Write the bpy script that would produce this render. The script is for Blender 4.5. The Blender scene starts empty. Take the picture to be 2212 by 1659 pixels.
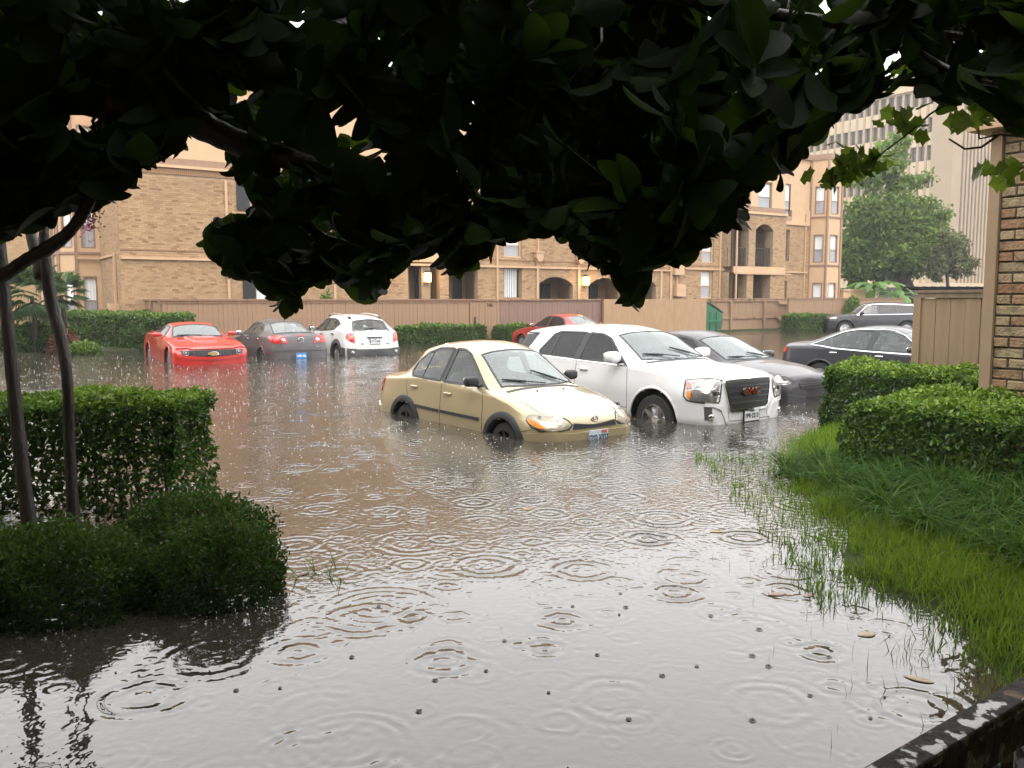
import bpy, bmesh, math, random
import numpy as np
from mathutils import Vector, Matrix
from mathutils.geometry import delaunay_2d_cdt
from mathutils.bvhtree import BVHTree

random.seed(7)
rng = np.random.default_rng(11)
scene = bpy.context.scene
COL = scene.collection
rad = math.radians

# ------------------------------------------------------------------ camera
EYE = 1.69                      # metres above the flood water (water lies at z = 0)
FPX, CX, CY, HORIZON = 1865.0, 1106.0, 829.5, 645.0
PITCH = math.atan((CY - HORIZON) / FPX)
cam_data = bpy.data.cameras.new('camera')
cam = bpy.data.objects.new('camera', cam_data)
COL.objects.link(cam)
cam.location = (0, 0, EYE)
cam.rotation_euler = (math.pi / 2 - PITCH, 0, 0)
cam_data.sensor_width = 36.0
cam_data.lens = 36.0 * FPX / 2212.0
cam_data.clip_start = 0.05
cam_data.clip_end = 3000
scene.camera = cam

# ------------------------------------------------------------------ sky, sun, exposure (rainy overcast)
world = bpy.data.worlds.new('World')
scene.world = world
world.use_nodes = True
wn, wl = world.node_tree.nodes, world.node_tree.links
wn.clear()
sky = wn.new('ShaderNodeTexSky')
sky.sky_type = 'NISHITA'
sky.sun_disc = False
sky.sun_elevation = rad(62)
sky.sun_rotation = rad(200)
sky.air_density = 1.0
sky.dust_density = 4.0
sky.ozone_density = 1.0
hs = wn.new('ShaderNodeHueSaturation')
hs.inputs['Saturation'].default_value = 0.10
mixs = wn.new('ShaderNodeMixRGB')           # a closed cloud layer evens the clear sky out
mixs.inputs['Fac'].default_value = 0.75
mixs.inputs['Color2'].default_value = (11.3, 11.1, 11.0, 1)
bg = wn.new('ShaderNodeBackground')
bg.inputs['Strength'].default_value = 0.13
wo = wn.new('ShaderNodeOutputWorld')
wl.new(sky.outputs[0], hs.inputs['Color'])
wl.new(hs.outputs[0], mixs.inputs['Color1'])
wl.new(mixs.outputs[0], bg.inputs['Color'])
wl.new(bg.outputs[0], wo.inputs['Surface'])

sun_d = bpy.data.lights.new('sun', 'SUN')
sun_d.energy = 0.7
sun_d.angle = rad(40)
sun_d.color = (1.0, 0.97, 0.93)
sun = bpy.data.objects.new('sun', sun_d)
COL.objects.link(sun)
sun.location = (0, 0, 60)
sun.rotation_euler = (rad(28), 0, rad(20))

vs = scene.view_settings
vs.view_transform = 'Standard'
vs.look = 'None'
vs.gamma = 1
vs.use_curve_mapping = False
vs.exposure = 1.33
scene.render.engine = 'CYCLES'
scene.cycles.use_denoising = True
scene.cycles.max_bounces = 7
scene.cycles.transparent_max_bounces = 24
scene.cycles.caustics_reflective = False
scene.cycles.caustics_refractive = False
scene.cycles.sample_clamp_indirect = 8.0

# ------------------------------------------------------------------ frames of reference
PHI = rad(57)                   # the car park, fence and flats run at 57 degrees to the view axis
FX, FY = math.sin(PHI), math.cos(PHI)
LOT = rad(33)                   # rotation of the lot frame: local x runs along the fence, local y away from the viewer
cp, sp = math.cos(PITCH), math.sin(PITCH)
def lot(f, n):
    return (f * FX - n * FY, f * FY + n * FX)
def ray(u, v):
    x, z = (u - CX) / FPX, -(v - CY) / FPX
    return x, cp + sp * z, -sp + cp * z
def on_plane(u, v, n):          # where a sight line meets the vertical lot plane n: (f, z)
    x, y, d = ray(u, v)
    t = n / (-x * FY + y * FX)
    return (x * FX + y * FY) * t, EYE + d * t
def on_level(u, v, z=0.0):
    x, y, d = ray(u, v)
    t = (z - EYE) / d
    return x * t, y * t
def at(u, v, dist):             # a point on a sight line at a depth in metres
    x, y, d = ray(u, v)
    t = dist / y
    return Vector((x * t, dist, EYE + d * t))

# ------------------------------------------------------------------ mesh helpers
class MB:
    def __init__(self):
        self.v, self.f = [], []
    def add(self, verts, faces):
        b = len(self.v)
        self.v += [tuple(p) for p in verts]
        self.f += [tuple(i + b for i in q) for q in faces]
        return self
    def box(self, x0, x1, y0, y1, z0, z1):
        self.add([(x0, y0, z0), (x1, y0, z0), (x1, y1, z0), (x0, y1, z0), (x0, y0, z1), (x1, y0, z1), (x1, y1, z1), (x0, y1, z1)],
                 [(0, 3, 2, 1), (4, 5, 6, 7), (0, 1, 5, 4), (1, 2, 6, 5), (2, 3, 7, 6), (3, 0, 4, 7)])
        return self
    def obox(self, M, x, y, z):  # box of half sizes x y z under a matrix
        vs_ = [M @ Vector((a * x, b * y, c * z)) for c in (-1, 1) for a, b in ((-1, -1), (1, -1), (1, 1), (-1, 1))]
        return self.add(vs_, [(0, 3, 2, 1), (4, 5, 6, 7), (0, 1, 5, 4), (1, 2, 6, 5), (2, 3, 7, 6), (3, 0, 4, 7)])
    def tube(self, pts, radii, seg=8, cap=True):
        pts = [Vector(p) for p in pts]
        if not hasattr(radii, '__len__'):
            radii = [radii] * len(pts)
        b = len(self.v)
        up = None
        for i, p in enumerate(pts):
            t = (pts[min(i + 1, len(pts) - 1)] - pts[max(i - 1, 0)])
            t = t.normalized() if t.length > 1e-9 else Vector((0, 0, 1))
            if up is None:
                up = t.orthogonal().normalized()
            up = (up - t * up.dot(t))
            up = up.normalized() if up.length > 1e-6 else t.orthogonal().normalized()
            w = t.cross(up)
            for k in range(seg):
                a = 2 * math.pi * k / seg
                self.v.append(tuple(p + (up * math.cos(a) + w * math.sin(a)) * radii[i]))
        n = len(pts)
        for i in range(n - 1):
            for k in range(seg):
                k2 = (k + 1) % seg
                self.f.append((b + i * seg + k, b + i * seg + k2, b + (i + 1) * seg + k2, b + (i + 1) * seg + k))
        if cap:
            self.f.append(tuple(b + k for k in reversed(range(seg))))
            self.f.append(tuple(b + (n - 1) * seg + k for k in range(seg)))
        return self
    def lathe(self, prof, seg=24, M=None, arc=2 * math.pi, a0=0.0):  # profile (r, h) about local z
        b = len(self.v)
        closed = abs(arc - 2 * math.pi) < 1e-6
        cnt = seg if closed else seg + 1
        for k in range(cnt):
            a = a0 + arc * k / seg
            for r, h in prof:
                p = Vector((r * math.cos(a), r * math.sin(a), h))
                self.v.append(tuple(M @ p if M else p))
        m = len(prof)
        for k in range(seg):
            k2 = (k + 1) % cnt
            for i in range(m - 1):
                self.f.append((b + k * m + i, b + k2 * m + i, b + k2 * m + i + 1, b + k * m + i + 1))
        return self
    def prism(self, poly, y0, y1, M=None):      # polygon in (x, z) pushed through y
        n = len(poly)
        vs_ = [Vector((x, y0, z)) for x, z in poly] + [Vector((x, y1, z)) for x, z in poly]
        if M:
            vs_ = [M @ p for p in vs_]
        fs = [tuple(range(n)), tuple(reversed(range(n, 2 * n)))]
        fs += [(i, i + n, (i + 1) % n + n, (i + 1) % n) for i in range(n)]
        return self.add(vs_, fs)
    def blob(self, c, r, e=2.6, nu=12, nv=8, M=None):   # superellipsoid
        b = len(self.v)
        c = Vector(c)
        def sg(w, p):
            return math.copysign(abs(w) ** (2 / p), w)
        for i in range(nv + 1):
            la = -math.pi / 2 + math.pi * i / nv
            for k in range(nu):
                lo = 2 * math.pi * k / nu
                p = Vector((r[0] * sg(math.cos(la), e) * sg(math.cos(lo), e), r[1] * sg(math.cos(la), e) * sg(math.sin(lo), e), r[2] * sg(math.sin(la), e)))
                if M:
                    p = M @ p
                self.v.append(tuple(c + p))
        for i in range(nv):
            for k in range(nu):
                k2 = (k + 1) % nu
                self.f.append((b + i * nu + k, b + i * nu + k2, b + (i + 1) * nu + k2, b + (i + 1) * nu + k))
        return self
    def mesh(self, name, m=None, smooth=False):
        me = bpy.data.meshes.new(name)
        me.from_pydata(self.v, [], self.f)
        me.validate()
        if m:
            me.materials.append(m)
        if smooth:
            me.polygons.foreach_set('use_smooth', [True] * len(me.polygons))
        return me
    def build(self, name, m, parent=None, smooth=False, auto=None):
        me = self.mesh(name, m, smooth or auto is not None)
        if auto is not None:
            me.set_sharp_from_angle(angle=rad(auto))
        return link(name, me, parent)

def link(name, me, parent=None):
    o = bpy.data.objects.new(name, me)
    COL.objects.link(o)
    if parent is not None:
        o.parent = parent
    return o

def np_mesh(name, V, Fq, m, attr=None, smooth=False):
    """V (n,3); Fq (k,3 or 4) indices; attr: dict name -> per vertex float array"""
    me = bpy.data.meshes.new(name)
    V = np.ascontiguousarray(V, dtype=np.float32)
    Fq = np.ascontiguousarray(Fq, dtype=np.int32)
    k, w = Fq.shape
    me.vertices.add(len(V))
    me.vertices.foreach_set('co', V.ravel())
    me.loops.add(k * w)
    me.loops.foreach_set('vertex_index', Fq.ravel())
    me.polygons.add(k)
    me.polygons.foreach_set('loop_start', np.arange(0, k * w, w, dtype=np.int32))
    me.polygons.foreach_set('loop_total', np.full(k, w, dtype=np.int32))
    me.polygons.foreach_set('use_smooth', np.full(k, bool(smooth)))
    me.update(calc_edges=True)
    for an, arr in (attr or {}).items():
        a = me.attributes.new(an, 'FLOAT', 'POINT')
        a.data.foreach_set('value', np.ascontiguousarray(arr, dtype=np.float32))
    if m:
        me.materials.append(m)
    return me

def tag(o, label=None, cat=None, group=None, kind=None):
    for k, v in (('label', label), ('category', cat), ('group', group), ('kind', kind)):
        if v:
            o[k] = v
    return o
def thing(name, label, cat, loc=(0, 0, 0), rz=0.0, group=None):
    o = bpy.data.objects.new(name, None)
    COL.objects.link(o)
    o.location = loc
    o.rotation_euler = (0, 0, rz)
    o.empty_display_size = 0.2
    return tag(o, label, cat, group)
def lot_thing(name, label, cat, f=0.0, n=0.0, z=0.0, rz=0.0, group=None):
    x, y = lot(f, n)
    return thing(name, label, cat, (x, y, z), LOT + rz, group)

def in_poly(x, y, P):
    ins = False
    j = len(P) - 1
    for i in range(len(P)):
        if (P[i][1] > y) != (P[j][1] > y) and x < (P[j][0] - P[i][0]) * (y - P[i][1]) / (P[j][1] - P[i][1]) + P[i][0]:
            ins = not ins
        j = i
    return ins
def in_poly_np(x, y, P):
    ins = np.zeros(x.shape, bool)
    j = len(P) - 1
    for i in range(len(P)):
        (xi, yi), (xj, yj) = P[i], P[j]
        if yi != yj:
            ins ^= ((yi > y) != (yj > y)) & (x < (xj - xi) * (y - yi) / (yj - yi) + xi)
        j = i
    return ins

# ------------------------------------------------------------------ materials
def socket(b, *names):
    for n in names:
        if n in b.inputs:
            return b.inputs[n]
MATS = {}
def mat(name, col, rough=0.6, metal=0.0, var=0.0, vscale=8.0, coat=0.0, bump=0.0, bscale=40.0, spec=0.5, stain=None, sscale=1.2, emit=None, attr=None, attr_col=None, objrand=None, stretch=None, coords='Object'):
    """one procedural surface: base colour, optional noise variation, stains, fine relief"""
    m = bpy.data.materials.new(name)
    m.use_nodes = True
    nt = m.node_tree
    N, Lk = nt.nodes, nt.links
    b = N['Principled BSDF']
    b.inputs['Roughness'].default_value = rough
    b.inputs['Metallic'].default_value = metal
    socket(b, 'Specular IOR Level', 'Specular').default_value = spec
    if coat:
        socket(b, 'Coat Weight', 'Clearcoat').default_value = coat
        socket(b, 'Coat Roughness', 'Clearcoat Roughness').default_value = 0.03
    tc = N.new('ShaderNodeTexCoord')
    src = tc.outputs[coords]
    if stretch:
        mp = N.new('ShaderNodeMapping')
        mp.inputs['Scale'].default_value = stretch
        Lk.new(src, mp.inputs['Vector'])
        src = mp.outputs[0]
    out = None
    base = N.new('ShaderNodeRGB')
    base.outputs[0].default_value = (*col, 1)
    out = base.outputs[0]
    if attr or objrand:
        cr = N.new('ShaderNodeValToRGB')
        cr.color_ramp.interpolation = 'LINEAR'
        els = attr_col or objrand
        while len(cr.color_ramp.elements) < len(els):
            cr.color_ramp.elements.new(0.5)
        for i, (p, c) in enumerate(els):
            cr.color_ramp.elements[i].position = p
            cr.color_ramp.elements[i].color = (*c, 1)
        if attr:
            a = N.new('ShaderNodeAttribute')
            a.attribute_name = attr
            Lk.new(a.outputs['Fac'], cr.inputs[0])
        else:
            oi = N.new('ShaderNodeObjectInfo')
            Lk.new(oi.outputs['Random'], cr.inputs[0])
        out = cr.outputs[0]
    if var:
        nz = N.new('ShaderNodeTexNoise')
        nz.inputs['Scale'].default_value = vscale
        nz.inputs['Detail'].default_value = 5
        Lk.new(src, nz.inputs['Vector'])
        mr = N.new('ShaderNodeMapRange')
        mr.inputs['From Min'].default_value = 0.25
        mr.inputs['From Max'].default_value = 0.75
        mr.inputs['To Min'].default_value = 1 - var
        mr.inputs['To Max'].default_value = 1 + var
        Lk.new(nz.outputs['Fac'], mr.inputs['Value'])
        mu = N.new('ShaderNodeVectorMath')
        mu.operation = 'SCALE'
        Lk.new(out, mu.inputs[0])
        Lk.new(mr.outputs[0], mu.inputs['Scale'])
        out = mu.outputs[0]
    if stain:
        n2 = N.new('ShaderNodeTexNoise')
        n2.inputs['Scale'].default_value = sscale
        n2.inputs['Detail'].default_value = 7
        Lk.new(src, n2.inputs['Vector'])
        m2 = N.new('ShaderNodeMapRange')
        m2.inputs['From Min'].default_value = 0.5
        m2.inputs['From Max'].default_value = 0.72
        m2.inputs['To Max'].default_value = stain[3] if len(stain) > 3 else 0.6
        Lk.new(n2.outputs['Fac'], m2.inputs['Value'])
        mx = N.new('ShaderNodeMixRGB')
        mx.inputs['Color2'].default_value = (*stain[:3], 1)
        Lk.new(m2.outputs[0], mx.inputs['Fac'])
        Lk.new(out, mx.inputs['Color1'])
        out = mx.outputs[0]
    Lk.new(out, b.inputs['Base Color'])
    if bump:
        n3 = N.new('ShaderNodeTexNoise')
        n3.inputs['Scale'].default_value = bscale
        n3.inputs['Detail'].default_value = 4
        Lk.new(src, n3.inputs['Vector'])
        bp = N.new('ShaderNodeBump')
        bp.inputs['Strength'].default_value = bump
        bp.inputs['Distance'].default_value = 0.02
        Lk.new(n3.outputs['Fac'], bp.inputs['Height'])
        Lk.new(bp.outputs[0], b.inputs['Normal'])
    if emit:
        socket(b, 'Emission Color', 'Emission').default_value = (*emit[:3], 1)
        b.inputs['Emission Strength'].default_value = emit[3]
    MATS[name] = m
    return m

def thin_glass(name, tint, rough=0.0, gain=1.0, ior=1.5, haze=None):
    """a pane: clear (tinted) film with mirror reflection after Fresnel"""
    m = bpy.data.materials.new(name)
    m.use_nodes = True
    N, Lk = m.node_tree.nodes, m.node_tree.links
    N.clear()
    o = N.new('ShaderNodeOutputMaterial')
    t = N.new('ShaderNodeBsdfTransparent')
    t.inputs['Color'].default_value = (*tint, 1)
    g = N.new('ShaderNodeBsdfGlossy')
    g.inputs['Roughness'].default_value = rough
    lw_ = N.new('ShaderNodeLayerWeight')      # Schlick reflection, the same from both sides
    lw_.inputs['Blend'].default_value = 0.5
    pw = N.new('ShaderNodeMath')
    pw.operation = 'POWER'
    pw.inputs[1].default_value = 5.0
    Lk.new(lw_.outputs['Facing'], pw.inputs[0])
    mu = N.new('ShaderNodeMath')
    mu.operation = 'MULTIPLY_ADD'
    mu.use_clamp = True
    mu.inputs[1].default_value = 0.92
    mu.inputs[2].default_value = 0.045 * gain
    Lk.new(pw.outputs[0], mu.inputs[0])
    mx = N.new('ShaderNodeMixShader')
    Lk.new(mu.outputs[0], mx.inputs[0])
    if haze:                    # rain film, with pale sky sheen put into its colour on windscreens
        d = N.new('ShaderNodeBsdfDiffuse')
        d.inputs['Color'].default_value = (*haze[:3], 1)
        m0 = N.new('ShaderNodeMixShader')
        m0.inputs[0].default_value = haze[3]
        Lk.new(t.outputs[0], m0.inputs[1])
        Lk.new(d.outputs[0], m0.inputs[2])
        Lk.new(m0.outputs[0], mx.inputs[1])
    else:
        Lk.new(t.outputs[0], mx.inputs[1])
    Lk.new(g.outputs[0], mx.inputs[2])
    Lk.new(mx.outputs[0], o.inputs['Surface'])
    return m

def leaf_mat(name, ramp, rough=0.45, trans=0.3, tcol=(0.15, 0.28, 0.03), spec=0.5, objrand=False):
    m = bpy.data.materials.new(name)
    m.use_nodes = True
    N, Lk = m.node_tree.nodes, m.node_tree.links
    b = N['Principled BSDF']
    o = N['Material Output']
    b.inputs['Roughness'].default_value = rough
    socket(b, 'Specular IOR Level', 'Specular').default_value = spec
    cr = N.new('ShaderNodeValToRGB')
    while len(cr.color_ramp.elements) < len(ramp):
        cr.color_ramp.elements.new(0.5)
    for i, (p, c) in enumerate(ramp):
        cr.color_ramp.elements[i].position = p
        cr.color_ramp.elements[i].color = (*c, 1)
    if objrand:
        a = N.new('ShaderNodeObjectInfo')
        Lk.new(a.outputs['Random'], cr.inputs[0])
    else:
        a = N.new('ShaderNodeAttribute')
        a.attribute_name = 'lv'
        Lk.new(a.outputs['Fac'], cr.inputs[0])
    Lk.new(cr.outputs[0], b.inputs['Base Color'])
    t = N.new('ShaderNodeBsdfTranslucent')
    mu = N.new('ShaderNodeMixRGB')
    mu.inputs['Fac'].default_value = 0.5
    mu.inputs['Color2'].default_value = (*tcol, 1)
    Lk.new(cr.outputs[0], mu.inputs['Color1'])
    Lk.new(mu.outputs[0], t.inputs['Color'])
    mx = N.new('ShaderNodeMixShader')
    mx.inputs[0].default_value = trans
    Lk.new(b.outputs[0], mx.inputs[1])
    Lk.new(t.outputs[0], mx.inputs[2])
    Lk.new(mx.outputs[0], o.inputs['Surface'])
    return m
# ------------------------------------------------------------------ ground
def lawn_edge(Y):               # where the lawn on the right meets the water
    Y = np.asarray(Y, float)
    return np.interp(Y, [0, 3, 4, 5.3, 7, 8.8, 10.4, 11.2, 12.5, 20], [2.3, 2.25, 2.12, 2.1, 2.4, 2.9, 3.4, 4.2, 6.5, 9.0]) + .07 * np.sin(3.1 * Y + 1) + .05 * np.sin(7.3 * Y) + .03 * np.sin(15 * Y + 2)
def ground_z(X, Y):
    f = X * FX + Y * FY
    n = -X * FY + Y * FX
    z = np.full_like(X, -0.36)
    z = np.maximum(z, np.interp(n, [29.7, 30.5, 33, 60, 200], [-0.36, 0.03, 0.08, 0.15, 0.6]))
    lx = X - lawn_edge(Y)
    lx = np.where(Y > 12.5, -5.0, lx)
    z = np.maximum(z, np.clip(np.interp(lx, [-0.8, -0.3, 0.0, 0.5, 1.5, 4], [-0.36, -0.09, -0.015, 0.05, 0.09, 0.14]), -0.36, 0.2))
    bed = -0.36 + 0.27 * np.clip((-0.9 - X) / 0.5, 0, 1) * np.clip((Y - 3.6) / 0.5, 0, 1) * np.clip((8.2 - Y) / 0.6, 0, 1)
    z = np.maximum(z, bed)
    z = np.maximum(z, np.interp(np.hypot(X, Y - 20), [0, 70, 110, 3000], [-0.36, -0.36, 0.25, 1.0]))
    return z
def axis(lo, hi, near, step, far):
    a = list(np.arange(-near, near + step, step))
    x = near
    s = step
    while x < far:
        s *= 1.35
        x += s
        a += [x, -x]
    return np.array(sorted(a))
ax_ = axis(0, 0, 16, 0.4, 520)
ay_ = axis(0, 0, 24, 0.4, 520) + 16
GX, GY = np.meshgrid(ax_, ay_)
GZ = ground_z(GX, GY) + 0.012 * np.sin(GX * 3.1 + 1) * np.sin(GY * 2.7)
def grid_faces(r, c):
    i = np.arange(r * c).reshape(r, c)
    return np.stack([i[:-1, :-1], i[:-1, 1:], i[1:, 1:], i[1:, :-1]], -1).reshape(-1, 4)
m_ground = mat('wet_ground', (0.035, 0.04, 0.02), 0.9, spec=0.08, var=0.35, vscale=1.3, stain=(0.03, 0.05, 0.015, 0.7), sscale=0.6, bump=0.3)
ground = link('ground', np_mesh('ground', np.stack([GX, GY, GZ], -1).reshape(-1, 3), grid_faces(*GX.shape), m_ground, smooth=True))
tag(ground, 'flooded asphalt and lawn ground under and around the water', 'ground', kind='structure')

# ------------------------------------------------------------------ flood water with rain rings
def water_mat():
    m = bpy.data.materials.new('flood_water')
    m.use_nodes = True
    N, Lk = m.node_tree.nodes, m.node_tree.links
    b = N['Principled BSDF']
    b.inputs['Base Color'].default_value = (0.098, 0.082, 0.056, 1)
    b.inputs['Roughness'].default_value = 0.02
    b.inputs['IOR'].default_value = 1.82
    geo = N.new('ShaderNodeNewGeometry')
    sep = N.new('ShaderNodeSeparateXYZ')
    Lk.new(geo.outputs['Position'], sep.inputs[0])
    comb = N.new('ShaderNodeCombineXYZ')
    Lk.new(sep.outputs[0], comb.inputs[0])
    Lk.new(sep.outputs[1], comb.inputs[1])
    def M(op, a, b_=None, c=None):
        n = N.new('ShaderNodeMath')
        n.operation = op
        for i, x in enumerate((a, b_, c)):
            if x is None:
                continue
            if hasattr(x, 'is_linked'):
                Lk.new(x, n.inputs[i])
            else:
                n.inputs[i].default_value = x
        return n.outputs[0]
    wob = N.new('ShaderNodeTexNoise')         # rings run into one another and lose their round
    wob.inputs['Scale'].default_value = 6.0
    wob.inputs['Detail'].default_value = 3
    Lk.new(comb.outputs[0], wob.inputs['Vector'])
    wsub = N.new('ShaderNodeVectorMath')
    wsub.operation = 'MULTIPLY_ADD'
    wsub.inputs[1].default_value = (0.07, 0.07, 0.0)
    Lk.new(wob.outputs['Color'], wsub.inputs[0])
    Lk.new(comb.outputs[0], wsub.inputs[2])
    total = None
    for sc, off, amp, fr in ((1.55, 3.1, 1.25, 44.0), (2.3, 11.7, 0.9, 36.0), (3.4, 27.3, 0.7, 30.0), (5.2, 41.9, 0.5, 24.0), (8.5, 60.2, 0.36, 20.0)):
        ad = N.new('ShaderNodeVectorMath')
        ad.operation = 'ADD'
        ad.inputs[1].default_value = (off, off * 1.7, 0)
        Lk.new(wsub.outputs[0], ad.inputs[0])
        vo = N.new('ShaderNodeTexVoronoi')
        vo.voronoi_dimensions = '2D'
        vo.inputs['Scale'].default_value = sc
        vo.inputs['Randomness'].default_value = 0.85
        Lk.new(ad.outputs[0], vo.inputs['Vector'])
        sc_ = N.new('ShaderNodeSeparateColor')
        Lk.new(vo.outputs['Color'], sc_.inputs[0])
        r = M('MULTIPLY', sc_.outputs[0], 0.40)
        dd = M('SUBTRACT', vo.outputs['Distance'], r)
        w = M('COSINE', M('MULTIPLY', dd, fr))
        q = M('MULTIPLY', dd, 7.0)
        g = M('POWER', 2.718, M('MULTIPLY', M('MULTIPLY', q, q), -1.0))
        fade = M('SUBTRACT', 1.0, M('MULTIPLY', sc_.outputs[0], 0.75))
        h = M('MULTIPLY', M('MULTIPLY', w, g), M('MULTIPLY', fade, amp / sc))
        total = h if total is None else M('ADD', total, h)
    nz = N.new('ShaderNodeTexNoise')
    nz.inputs['Scale'].default_value = 5.5
    nz.inputs['Detail'].default_value = 3
    Lk.new(comb.outputs[0], nz.inputs['Vector'])
    n4 = N.new('ShaderNodeTexNoise')         # squalls: the rain falls thicker here, thinner there
    n4.inputs['Scale'].default_value = 0.9
    Lk.new(comb.outputs[0], n4.inputs['Vector'])
    mr4 = N.new('ShaderNodeMapRange')
    mr4.inputs['From Min'].default_value = 0.35
    mr4.inputs['From Max'].default_value = 0.65
    mr4.inputs['To Min'].default_value = 0.12
    Lk.new(n4.outputs['Fac'], mr4.inputs['Value'])
    mr5 = N.new('ShaderNodeMapRange')        # the crown overhead catches most drops near the landing
    mr5.inputs['From Min'].default_value = 3.4
    mr5.inputs['From Max'].default_value = 7.0
    mr5.inputs['To Min'].default_value = 0.5
    mr5.inputs['To Max'].default_value = 1.35
    Lk.new(sep.outputs[1], mr5.inputs['Value'])
    total = M('MULTIPLY', total, M('MULTIPLY', mr4.outputs[0], mr5.outputs[0]))
    n5 = N.new('ShaderNodeTexNoise')
    n5.inputs['Scale'].default_value = 19.0
    n5.inputs['Detail'].default_value = 2
    Lk.new(comb.outputs[0], n5.inputs['Vector'])
    mr6 = N.new('ShaderNodeMapRange')        # open water is beaten rough by the rain
    mr6.inputs['From Min'].default_value = 4.5
    mr6.inputs['From Max'].default_value = 9.5
    mr6.inputs['To Min'].default_value = 0.16
    mr6.inputs['To Max'].default_value = 0.75
    Lk.new(sep.outputs[1], mr6.inputs['Value'])
    total = M('ADD', total, M('MULTIPLY', n5.outputs['Fac'], mr6.outputs[0]))
    total = M('ADD', total, M('MULTIPLY', nz.outputs['Fac'], 0.35))
    bp = N.new('ShaderNodeBump')
    bp.inputs['Strength'].default_value = 1.0
    bp.inputs['Distance'].default_value = 0.0068
    Lk.new(total, bp.inputs['Height'])
    Lk.new(bp.outputs[0], b.inputs['Normal'])
    # silt drifting in the water
    n2 = N.new('ShaderNodeTexNoise')
    n2.inputs['Scale'].default_value = 0.35
    n2.inputs['Detail'].default_value = 4
    Lk.new(comb.outputs[0], n2.inputs['Vector'])
    cr = N.new('ShaderNodeValToRGB')
    cr.color_ramp.elements[0].position = 0.35
    cr.color_ramp.elements[0].color = (0.030, 0.028, 0.024, 1)
    cr.color_ramp.elements[1].position = 0.68
    cr.color_ramp.elements[1].color = (0.046, 0.041, 0.032, 1)
    Lk.new(n2.outputs['Fac'], cr.inputs[0])
    Lk.new(cr.outputs[0], b.inputs['Base Color'])
    return m
rows = np.concatenate([np.array([-30, -10, -3, 0.0, 1.2, 2.0]), np.geomspace(2.35, 12.5, 430), np.geomspace(12.6, 100, 60)])
tans = np.concatenate([np.linspace(-3.0, -0.72, 9)[:-1], np.linspace(-0.72, 0.72, 470), np.linspace(0.72, 3.0, 9)[1:]])
WY = np.repeat(rows[:, None], len(tans), 1)
WX = np.maximum(WY, 2.2) * tans[None, :]
WX[0:3] *= 6
WZ = np.zeros_like(WX)
drops = []                      # (x, y, ring radius, height, wavelength)
for u, v, rp, A in ((820, 1312, 118, 3.2), (905, 1318, 26, 1.6), (965, 1318, 30, 1.5), (870, 1128, 60, 2.0), (990, 1225, 70, 1.8), (760, 1240, 60, 1.6), (1290, 1318, 90, 1.3), (1365, 1560, 48, 1.5),
                    (1330, 1400, 70, 0.8), (1585, 1620, 42, 2.0), (1750, 1590, 85, 1.2), (1880, 1552, 36, 2.0), (1000, 1575, 55, 1.4), (1020, 1640, 60, 1.4), (750, 1610, 130, 2.4), (640, 1630, 90, 2.0),
                    (910, 1535, 30, 1.5), (690, 1440, 60, 1.2), (1180, 1490, 90, 0.8), (1710, 1390, 60, 0.9), (330, 1500, 90, 1.6), (380, 1465, 60, 1.6), (400, 1380, 40, 1.4), (250, 1640, 60, 1.6), (1260, 1275, 40, 1.0),
                    (2010, 1400, 70, 1.4), (1960, 1380, 40, 1.2), (1590, 1230, 60, 1.0), (1110, 1170, 60, 1.4), (700, 1160, 60, 1.5), (610, 1190, 50, 1.4), (1060, 1100, 50, 1.2), (1460, 1150, 60, 1.0)):
    x, y = on_level(u, v)
    R = rp / FPX * math.hypot(y, EYE)
    drops.append((x, y, R, 0.0008 * A, 0.035 + 0.12 * R))
for i in range(330):
    y = float(rng.uniform(2.4, 9.5))
    x = float(rng.uniform(-0.66, 0.66)) * y
    R = float(rng.uniform(0.015, 0.2))
    drops.append((x, y, R, float(rng.uniform(0.0002, 0.0011)) * (0.4 if y < 4.5 else 1.0), 0.028 + 0.12 * R))
for x, y, R, A, lam in drops:
    reach = R + 3.2 * lam
    rsel = np.where(np.abs(rows - y) < reach)[0]
    if not len(rsel):
        continue
    a, b_ = rsel[0], rsel[-1] + 1
    tl, th = (x - reach) / max(y - reach, 2.2), (x + reach) / max(y - reach, 2.2)
    tl2, th2 = (x - reach) / (y + reach), (x + reach) / (y + reach)
    cs = np.where((tans > min(tl, tl2)) & (tans < max(th, th2)))[0]
    if not len(cs):
        continue
    c0, c1 = cs[0], cs[-1] + 1
    r = np.hypot(WX[a:b_, c0:c1] - x, WY[a:b_, c0:c1] - y)
    q = r - R
    w = lam * (0.7 + 8 * R * (A > 0.0012))
    WZ[a:b_, c0:c1] += A * np.cos(2 * math.pi * q / lam) * np.exp(-(q / w) ** 2) * np.where(q > 0, np.exp(-(q / (0.8 * lam)) ** 2), 1.0)
dens = np.clip((12.0 - WY) / 3.0, 0, 1)
broken = .55 + .45 * np.sin(WX * 9.1 + 2.2 * np.sin(WY * 6.3)) * np.sin(WY * 10.7 + 1.9 * np.sin(WX * 7.7)) + .25 * np.sin(WX * 23 + WY * 17)
WZ *= dens * np.clip(broken, .1, 1.25)
water = link('water', np_mesh('water', np.stack([WX, WY, WZ], -1).reshape(-1, 3), grid_faces(*WX.shape), water_mat(), smooth=True))
tag(water, 'brown flood water pitted with raindrop rings across the car park', 'water', kind='structure')
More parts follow.
